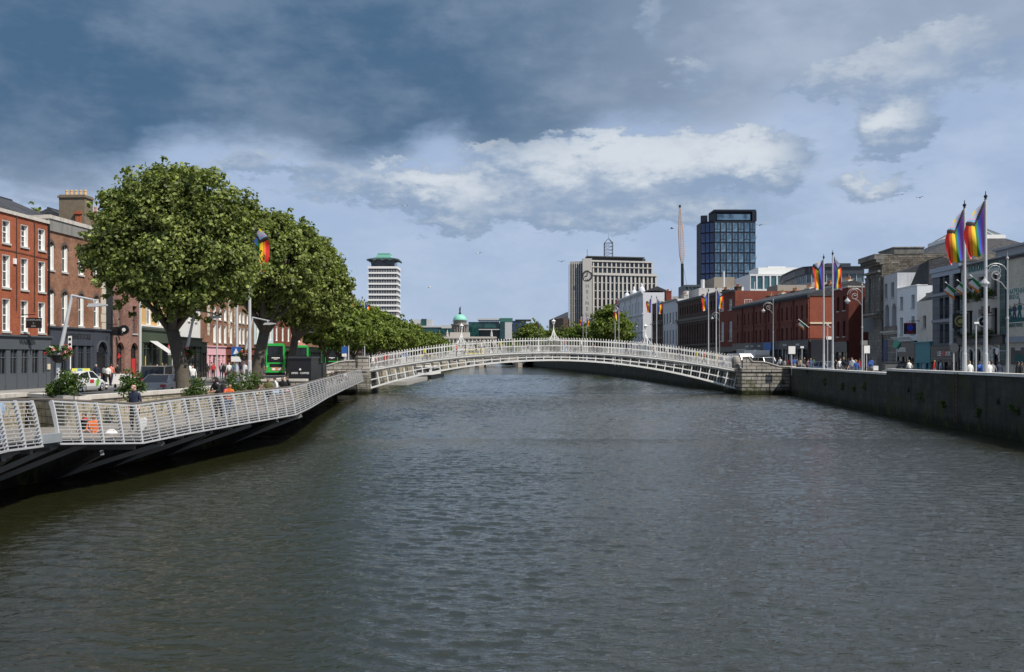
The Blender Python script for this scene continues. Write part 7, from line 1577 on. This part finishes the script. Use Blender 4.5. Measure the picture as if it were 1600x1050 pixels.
# bicycles and motorbike by the south wall
def bike(px, Y, z, lab, rot, moto=False):
    e = thing('motorbike' if moto else 'bicycle', lab, 'motorbike' if moto else 'bicycle', at(px, Y, z), rot); r = .33
    for y in (-.52, .52):
        m = MB(); m.tube([(0, y+r*math.cos(t*math.pi/8), r+r*math.sin(t*math.pi/8)) for t in range(17)], .055 if moto else .022, 6)
        for k in range(6): m.bar((0, y, r), (0, y+r*math.cos(k*1.05), r+r*math.sin(k*1.05)), .008)
        m.build('wheel', RUBBER, e)
    m = MB(); m.tube([(0, -.52, r), (0, -.1, .3), (0, .38, .78), (0, .52, r)], .022, 6); m.tube([(0, -.1, .3), (0, -.25, .85)], .02, 6); m.tube([(0, -.22, .75), (0, .38, .80)], .02, 6); m.tube([(0, -.52, r), (0, -.22, .7)], .015, 5); m.tube([(0, .38, .78), (0, .34, 1.0)], .02, 6); m.build('frame', BLACK if not moto else DKGREY, e)
    m = MB(); m.tube([(-.27, .28, 1.02), (0, .36, 1.0), (.27, .28, 1.02)], .018, 6); m.build('handlebar', STEEL, e); m = MB(); m.box(-.07 if not moto else -.14, .07 if not moto else .14, -.38, -.12 if not moto else .05, .85, .91); m.build('saddle', BLACK, e)
    if moto: m = MB(); m.lathe([(.1, -.3), (.2, -.15), (.2, .15), (.1, .3)], 10, (0, .05, .72), axis='y'); m.box(-.16, .16, -.25, .25, .3, .6); m.build('tank_and_engine', DKC, e); MB().box(-.22, .22, -.75, -.4, .85, 1.2).build('white_top_box', WHITE, e)
bike(1381, 77, ZR+.13, 'motorbike with white top box behind the step in the quay wall', R(250), True); bike(1366, 80, ZR+.5, 'bicycle leaning behind the quay wall left of the motorbike', R(60))
bike(1478, 84, ZR+.1, 'bicycle in front of the dark shop with white lettering', R(80)); bike(1413, 90, ZR+.25, 'bicycle before the white house shopfront', R(100))
# ================================================================= PEOPLE: one continuous skinned body per pose, coloured by garment
SKIN = [plain('skin_light', (.52, .31, .23), .6, var=.08), plain('skin_tan', (.36, .20, .13), .6, var=.08), plain('skin_dark', (.11, .06, .04), .6, var=.08)]
HAIR = {'brown': plain('hair_brown', (.05, .028, .018), .7), 'black': plain('hair_black', (.010, .009, .009), .6), 'fair': plain('hair_fair', (.30, .20, .09), .7), 'grey': plain('hair_grey', (.32, .31, .30), .7), 'bald': SKIN[0]}
CC = dict(white=(.66, .66, .64), black=(.012, .012, .014), navy=(.014, .02, .045), red=(.42, .03, .03), grey=(.20, .20, .21), pink=(.60, .30, .32), denim=(.06, .10, .18), green=(.05, .12, .05), olive=(.12, .12, .04), orange=(.62, .14, .03), blue=(.03, .09, .32), beige=(.45, .38, .28), khaki=(.28, .24, .16), magenta=(.42, .03, .18), yellow=(.60, .52, .06), lightblue=(.28, .40, .55), coral=(.60, .20, .15))
CM = {k: plain('cloth_'+k, c, .85, var=.15, sc=8) for k, c in CC.items()}
def body(pose, seed=0):
    rg = random.Random(seed); V = []; E = []; Rr = []; T = []
    def v(p, r, t, par=None):
        V.append(Vector(p)); Rr.append(r); T.append(t); i = len(V)-1
        if par is not None: E.append((par, i))
        return i
    sit = pose == 'sit'; st = {'stand': .04, 'walk': .30, 'walk2': -.28, 'lean': .05, 'sit': 0}[pose]; ln = .22 if pose == 'lean' else (.10 if sit else .03)
    zp = .42 if sit else .94
    pel = v((0, 0, zp), .135, 'legs'); bel = v((0, .02, zp+.16), .125, 'top', pel); che = v((0, ln*.7, zp+.38), .15, 'top', bel); nb = v((0, ln, zp+.53), .075, 'top', che)
    nk = v((0, ln+.01, zp+.59), .052, 'skin', nb); h1 = v((0, ln+.035, zp+.655), .075, 'skin', nk); h2 = v((0, ln+.03, zp+.73), .095, 'head', h1); h3 = v((0, ln+.015, zp+.795), .06, 'hair', h2)
    v((0, ln+.125, zp+.695), .018, 'skin', h1)           # nose
    for s in (-1, 1):
        sh = v((s*.185, ln*.8, zp+.475), .062, 'top', che); sw = s*st*.6
        if pose == 'lean': el = v((s*.24, .25, zp+.26), .046, 'top', sh); wr = v((s*.12, .45, zp+.22), .032, 'skin', el)
        elif sit: el = v((s*.25, .08, zp+.24), .045, 'top', sh); wr = v((s*.14, .30, zp+.16), .032, 'skin', el)
        else: el = v((s*.235, -sw*.35-.02, zp+.20), .046, 'top', sh); wr = v((s*.245, -sw*.9+.08, zp-.04), .032, 'skin', el)
        d = (V[wr]-V[el]).normalized(); pm = v(V[wr]+d*.07, .034, 'skin', wr)
        for k in range(4): o = Vector((0, (k-1.5)*.018, 0)); L_ = (.065, .08, .075, .055)[k]; a_ = v(V[pm]+d*.03+o, .010, 'skin', pm); v(V[a_]+d*L_+Vector((-s*.02, .01, -.01)), .008, 'skin', a_)
        v(V[wr]+d*.06+Vector((-s*.03, .04, 0)), .010, 'skin', pm)
        hp = v((s*.095, 0, zp-.05), .105, 'legs', pel)
        if sit: kn = v((s*.13, .43, zp+.03), .072, 'legs', hp); an = v((s*.13, .50, .09), .045, 'legs', kn); to = v((s*.14, .66, .035), .036, 'shoe', an)
        else: kn = v((s*.10, s*st*.5+.03, .50), .070, 'legs', hp); an = v((s*.10, s*st*1.0-.02, .10), .046, 'legs', kn); to = v((s*.115, s*st*1.0+.14, .04), .038, 'shoe', an); 
    me = bpy.data.meshes.new('p'); me.from_pydata([tuple(q) for q in V], E, []); o = bpy.data.objects.new('p', me); COL.objects.link(o)
    sk = o.modifiers.new('s', 'SKIN'); sk.use_smooth_shade = True; sb = o.modifiers.new('b', 'SUBSURF'); sb.levels = 1; sb.render_levels = 1
    for i, r in enumerate(Rr): me.skin_vertices[0].data[i].radius = (r*(1.25 if T[i] in ('top', 'legs') and abs(V[i].x) < .05 else 1), r*.85 if T[i] in ('top',) else r)
    me.skin_vertices[0].data[0].use_root = True
    dg = bpy.context.evaluated_depsgraph_get(); dg.update(); out = bpy.data.meshes.new_from_object(o.evaluated_get(dg)); bpy.data.objects.remove(o)
    SL = ['skin', 'top', 'legs', 'shoe', 'hair']; out.materials.clear()
    for s_ in SL: out.materials.append(SKIN[0])
    tree_ = [(V[a], V[b], T[b] if T[b] != 'top' or T[a] == 'top' else T[b], b) for a, b in E]
    for p in out.polygons:
        c = p.center; best = min(((c-q).length-Rr[i], i) for i, q in enumerate(V))[1]; t = T[best]
        if t == 'skin' and (V[best].z > zp+.6) or t in ('head', 'hair'):
            hc = Vector((0, ln+.03, zp+.72)); dlt = c-hc; t = 'hair' if (dlt.z > .02 and dlt.y < .085) or (dlt.y < .03 and dlt.z > -.09) or dlt.z > .06 else 'skin'
        p.material_index = SL.index(t); p.use_smooth = True
    out.name = 'person_'+pose; return out
BODY = {k: body(k) for k in ('stand', 'walk', 'walk2', 'lean', 'sit')}
def person(px, Y, z, rot, pose, top, legs, hair='brown', skin=0, label='', group=None, sc=1.):
    o = link('person', BODY[pose], None, at(px, Y, z), R(rot)); o.scale = (sc,)*3
    for i, m_ in enumerate((SKIN[skin], CM[top], CM[legs], BLACK, HAIR[hair])): o.material_slots[i].link = 'OBJECT'; o.material_slots[i].material = m_
    return tag(o, label, 'person', group)
def bag(o, mat, back=-1, nm='backpack'):
    m = MB(); m.lathe([(.06, 0), (.15, .04), (.165, .25), (.13, .40), (.05, .46)], 12); b_ = m.build(nm, mat, o, (0, back*.23, 1.02)); b_.scale = (1, .7, 1); return b_
# near figures on the boardwalk (deck z about 1.5)
man = person(211, 36.2, 1.46, 160, 'stand', 'navy', 'black', 'bald', 0, 'balding man in dark navy polo shirt and sunglasses at the boardwalk railing')
man.scale = (1.08, 1.08, 1.0); m = MB(); m.box(-.085, -.012, .112, .124, 1.645, 1.68); m.box(.012, .085, .112, .124, 1.645, 1.68); m.bar((-.09, .02, 1.67), (-.085, .118, 1.67), .008); m.bar((.09, .02, 1.67), (.085, .118, 1.67), .008); m.bar((-.02, .12, 1.668), (.02, .12, 1.668), .008); m.build('sunglasses', BLACK, man)
m = MB(); m.prism([(-.12, -.5), (.10, -.52), (.14, -.1), (.02, .0), (-.1, -.08)], 'y', -.04, .04); bg_ = m.build('plastic_bag', plain('white_plastic', (.68, .68, .66), .5), None, at(223.5, 35.9, 2.05)); tag(bg_, 'white plastic bag hanging beside the man in navy', 'bag')
o = person(147, 35.6, .98, 200, 'sit', 'orange', 'denim', 'black', 1, 'person in bright orange top crouching behind the boardwalk railing'); 
o = person(135, 36.2, .98, 170, 'sit', 'black', 'black', 'black', 1, 'person in dark clothes with red scarf crouching left of the orange top'); MB().lathe([(.09, 0), (.11, .04), (.09, .09)], 12, (0, .09, .93)).build('red_scarf', CM['red'], o)
m = MB(); m.lathe([(.02, 0), (.18, .05), (.22, .16), (.12, .28), (.03, .3)], 9); b_ = m.build('bag', plain('white_plastic', (.68, .68, .66), .5), None, at(174, 35.2, 1.36)); tag(b_, 'crumpled white bag on the boardwalk floor beside the orange top', 'bag')
o = person(-2, 28.2, 1.55, 90, 'stand', 'lightblue', 'denim', 'brown', 0, 'person in light blue shirt cut off by the left edge of the view')
o = person(342, 43.6, 1.52, 150, 'lean', 'black', 'black', 'black', 1, 'person in black hooded coat leaning with the companion in orange jacket', sc=1.03); m = MB(); m.lathe([(.115, 0), (.135, .08), (.12, .19), (.05, .245)], 12, (0, .19, 1.53)); m.build('hood', CM['black'], o); bag(o, CM['black'])
o = person(356, 43.4, 1.46, 215, 'lean', 'orange', 'denim', 'black', 1, 'person in orange-red jacket with magenta backpack beside the hooded figure', sc=.92); bag(o, CM['magenta'])
for i, (px, Y, top, legs, hair, sk, rot, lab) in enumerate([(404, 52.5, 'pink', 'beige', 'fair', 0, 140, 'seated person in pale pink top, leftmost on the quay edge bench'), (420, 53.5, 'olive', 'black', 'black', 1, 180, 'seated person in olive green shirt on the quay edge'), (433, 54.5, 'white', 'lightblue', 'black', 0, 120, 'seated person in white shirt and pale jeans stretching legs'), (443, 56, 'black', 'grey', 'black', 1, 170, 'seated person with black jacket right of the white shirt'), (452, 57, 'black', 'pink', 'brown', 0, 130, 'rightmost seated person, dark top, next to the black kiosk')]):
    person(px, Y, 1.85, rot, 'sit', top, legs, hair, sk, lab, 'people sitting on the quay edge', 1.05)
for i, (px, Y, top, legs, rot, lab) in enumerate([(533, 92, 'black', 'black', 160, 'seated dark figure beneath the curved white parapet'), (541, 95, 'white', 'grey', 200, 'seated person in white beneath the curved parapet'), (519, 88, 'black', 'denim', 180, 'dark seated figure left of the curved parapet')]): person(px, Y, 1.7, rot, 'sit', top, legs, 'black', 1, lab, 'people sitting near the footbridge foot')
def crowd(rows, grp, z, Yf=None):
    for k, r in enumerate(rows):
        px, Y, top, legs, hair, rot, where = r; o = person(px, Y, z, rot, ('walk', 'walk2', 'stand')[k % 3], top, legs, hair, k % 5 // 2 % 3 if k % 4 else 0, where, grp, .95+.1*((k*37) % 10)/10)
        if k % 6 == 2: bag(o, CM[('black', 'navy', 'grey', 'red')[k % 4]])
ZP = ZL+.13
crowd([(98, 79.5, 'black', 'black', 'black', 0, 'person in black just behind the roof of the white taxi'), (151, 79.5, 'navy', 'denim', 'grey', 170, 'grey-haired person in navy top in front of the arched doorway'), (164, 80.5, 'black', 'black', 'black', 0, 'person in black walking left of the coral shirt'), (168.5, 80, 'white', 'black', 'brown', 10, 'person in white top walking between black and coral shirts'), (173.5, 80.2, 'coral', 'navy', 'brown', 0, 'person in coral shirt walking before the plum brick arches'),
       (184, 84, 'black', 'black', 'black', 180, 'person in black standing by the plum brick arches'), (246, 88, 'white', 'grey', 'grey', 180, 'person with grey hair seen above the people carrier roof'), (254, 89, 'beige', 'denim', 'fair', 180, 'fair-haired head above the roof of the people carrier'), (301, 72, 'white', 'denim', 'brown', 200, 'woman in white shirt and jeans right of the big trunk'), (297, 95, 'white', 'beige', 'brown', 30, 'distant person in white near the big tree trunk')], 'people on the pavement by the grey shopfronts', ZP)
crowd([(px, Y, t, l, h, r_, f'person in {t} top {w}') for px, Y, t, l, h, r_, w in [(324, 108, 'black', 'black', 'black', 20, 'before the left edge of the pink shopfront'), (333, 104, 'red', 'black', 'black', 200, 'before the pink shopfront'), (346, 106, 'navy', 'denim', 'brown', 0, 'right of the slim pole'), (350, 102, 'black', 'black', 'black', 180, 'in the group right of the slim pole'), (358, 100, 'white', 'beige', 'grey', 10, 'with pale trousers amid the dark group'), (353, 110, 'grey', 'navy', 'brown', 180, 'behind the dark group'), (363, 106, 'denim', 'denim', 'black', 0, 'left of the thick sign pole'), (366, 108, 'green', 'black', 'brown', 200, 'by the thick sign pole'), (376, 112, 'black', 'grey', 'black', 30, 'right of the thick sign pole'), (383, 110, 'white', 'denim', 'fair', 180, 'left of the dark tree trunk'), (398, 126, 'lightblue', 'denim', 'brown', 0, 'in the gap between trunk and green bus'), (401, 122, 'white', 'denim', 'brown', 180, 'walking left of the green bus'), (406, 120, 'white', 'navy', 'black', 0, 'nearest the rear corner of the green bus'), (410, 128, 'pink', 'grey', 'fair', 180, 'just touching the outline of the green bus'), (330, 112, 'beige', 'grey', 'black', 0, 'half hidden at the pink shop door'), (372, 103, 'blue', 'black', 'brown', 90, 'crossing behind the thick sign pole')]], 'pedestrians by the pink shopfront', ZP)
crowd([(px, Y, t, l, h, r_, f'person in {t} {w}') for px, Y, t, l, h, r_, w in [(484, 170, 'orange', 'black', 'black', 0, 'standing behind the second green bus'), (493, 172, 'red', 'grey', 'brown', 180, 'between the two farther green buses'), (549, 135, 'black', 'denim', 'black', 0, 'under the last leaning mast'), (556, 138, 'white', 'black', 'fair', 180, 'right of the last leaning mast'), (563, 142, 'grey', 'navy', 'brown', 0, 'at the head of the stone steps')]], 'pedestrians near the footbridge approach', ZL)
# on the footbridge
br_people = [(582, 'white', 'black', 'near the left end of the footbridge'), (588, 'pink', 'denim', 'second from the left end of the footbridge'), (601, 'red', 'black', 'in bright red near the left end of the footbridge'), (606, 'red', 'grey', 'in coral red, right of the brightest red figure'), (619, 'grey', 'black', 'between the red figures and the left bridge lantern'), (636, 'lightblue', 'denim', 'left of the blue bus behind the bridge railing'), (664, 'yellow', 'black', 'in front of the distant yellow bus'), (690, 'white', 'grey', 'left of the left bridge lantern'), (713, 'coral', 'black', 'beside the left bridge lantern'), (728, 'black', 'denim', 'just right of the left bridge lantern'), (744, 'olive', 'denim', 'a little right of the left bridge lantern'), (752, 'white', 'grey', 'in white halfway from left lantern to crown'), (768, 'black', 'black', 'in black halfway to the crown of the footbridge'), (781, 'yellow', 'navy', 'in yellow approaching the crown'), (801, 'beige', 'denim', 'in beige left of the crown lantern'), (826, 'navy', 'grey', 'in navy left of the crown lantern'), (882, 'pink', 'lightblue', 'in pale pink walking right of the crown lantern'), (908, 'white', 'black', 'right of the crown under the paired flagpoles'), (926, 'grey', 'black', 'in grey right of the crown'), (979, 'black', 'black', 'in black left of the right bridge lantern'), (986, 'navy', 'black', 'in navy left of the right bridge lantern'), (1022, 'beige', 'denim', 'right of the right bridge lantern'), (1041, 'white', 'grey', 'in white on the right slope of the bridge'), (1062, 'black', 'denim', 'in black on the right slope of the bridge'), (1089, 'yellow', 'grey', 'in yellow near the right end of the bridge'), (1100, 'coral', 'black', 'in coral near the right end of the bridge'), (1120, 'yellow', 'beige', 'in pale yellow at the foot of the bridge'), (1131, 'white', 'denim', 'in white at the right foot of the bridge')]
for k, (px, t, l, w) in enumerate(br_people):
    Y = 115.6+(k*7 % 5)*.5; X = (px-CX)/F*Y; o = person(px, Y, zt_(X)-.10, 90 if k % 2 else -90, ('walk', 'walk2', 'stand')[k % 3], t, l, ('brown', 'black', 'fair')[k % 3], (0, 0, 1)[k % 3], f'person {w}' if w.startswith('in ') else f'person in {t} {w}', 'people crossing the footbridge', .97)
# south quay
sp = []
tops = ['black', 'navy', 'white', 'grey', 'red', 'blue', 'black', 'beige', 'black', 'pink', 'denim', 'green', 'black', 'white', 'navy']
land = [(1207, 'just left of the ornate terrace lamp'), (1213, 'close beside the ornate terrace lamp'), (1219, 'right of the ornate terrace lamp'), (1226, 'at the start of the straight quay wall'), (1232, 'left of the white rectangular sign'), (1241, 'directly under the white rectangular sign'), (1246, 'right of the white rectangular sign'), (1250, 'left of the thin post'), (1256, 'right of the thin post'), (1262, 'at the corner of the brick terrace'), (1267, 'left of the silver blue car'), (1272, 'at the nose of the silver blue car'), (1307, 'right of the silver blue car'), (1312, 'in the crowd right of the silver blue car'), (1317, 'in the crowd before the noodle shop'), (1322, 'at the corner of the noodle shop'), (1327, 'below the sheer red wall, left'), (1332, 'below the sheer red wall, middle'), (1336, 'just left of the bright blue coat'), (1342, 'right beside the bright blue coat'), (1362, 'between white rounded sign and bicycle'), (1368, 'standing by the bicycle')]
for k, (px, w) in enumerate(land):
    t = tops[k % len(tops)]; yw = 20.7/((px-CX)/F-.095)*1.0; Y = min(yw, 126)+4+(k*5 % 7); l = ('black', 'denim', 'grey')[k % 3]
    person(px, Y, ZR+.1, (k*71) % 360, ('stand', 'walk', 'walk2')[k % 3], t, l, ('black', 'brown', 'fair', 'black')[k % 4], (0, 0, 1, 2)[k % 4], f'person in {t} {w}', 'people behind the south quay wall', .97+.06*(k % 3))
for px, Y, t, w, hr_ in ((1338, 86, 'blue', 'wearing a bright blue coat at the ornate lamp post', 'fair'), (1516, 65, 'white', 'in cream beside the left tall flagpole', 'fair'), (1531, 63, 'blue', 'with blue backpack between the tall flagpoles', 'black'), (1546, 62, 'white', 'in white just right of the right tall flagpole', 'grey'), (1551, 64, 'grey', 'in grey right of the right tall flagpole', 'brown'), (1561, 66, 'navy', 'in navy under the green tiled strip', 'black'), (1589, 58, 'black', 'in black before the poster board, left', 'black'), (1594, 57, 'black', 'in black before the poster board, right', 'black'), (1459, 82, 'red', 'in red outside the dark shop', 'fair'), (1469, 84, 'lightblue', 'in pale blue outside the dark shop', 'black'), (1421, 88, 'white', 'in white before the white house shop', 'fair')):
    o = person(px, Y, ZR+.02, (190, 20, 75, 340, 260)[px % 5], ('stand', 'walk')[px % 2], t, 'denim', hr_, 0, 'person '+w, 'people behind the near south quay wall', 1.0)
    if px == 1531: bag(o, CM['blue'])
for px, Y, w, c in ((1388, 90, 1.6, 'grey wheelie bin left of the white house'), (1396, 92, 1.4, 'second grey wheelie bin left of the white house'), (1405, 94, 1.4, 'dark wheelie bin in front of the white house shopfront')):
    e = thing('wheelie_bin', c, 'bin', at(px, Y, ZR+.13), 0, 'bins along the south pavement'); m = MB(); m.prism([(-.38, 0), (.38, 0), (.45, 1.35), (-.45, 1.35)], 'y', -.4, .4); m.build('body', plain('bin_grey', (.10, .105, .11), .6), e); m = MB(); m.box(-.5, .5, -.46, .46, 1.352, 1.44); m.build('lid', DKGREY, e)
    for x in (-.38, .38): MB().lathe([(.1, -.04), (.1, .04)], 10, (x, .4, .1), axis='x').build('wheel', RUBBER, e)
# outdoor seating screens by the plum building
e = thing('cafe_barrier', 'low white cafe barrier on the pavement before the plum brick arches', 'barrier', at(187, 82, ZP)); MB().box(-1.0, 1.0, -.03, .03, .1, .95).build('panel', WHITE, e); MB().box(-1.1, -1.0, -.05, .05, 0, 1.1).build('post', BLACK, e); MB().box(1.0, 1.1, -.05, .05, 0, 1.1).build('post', BLACK, e)
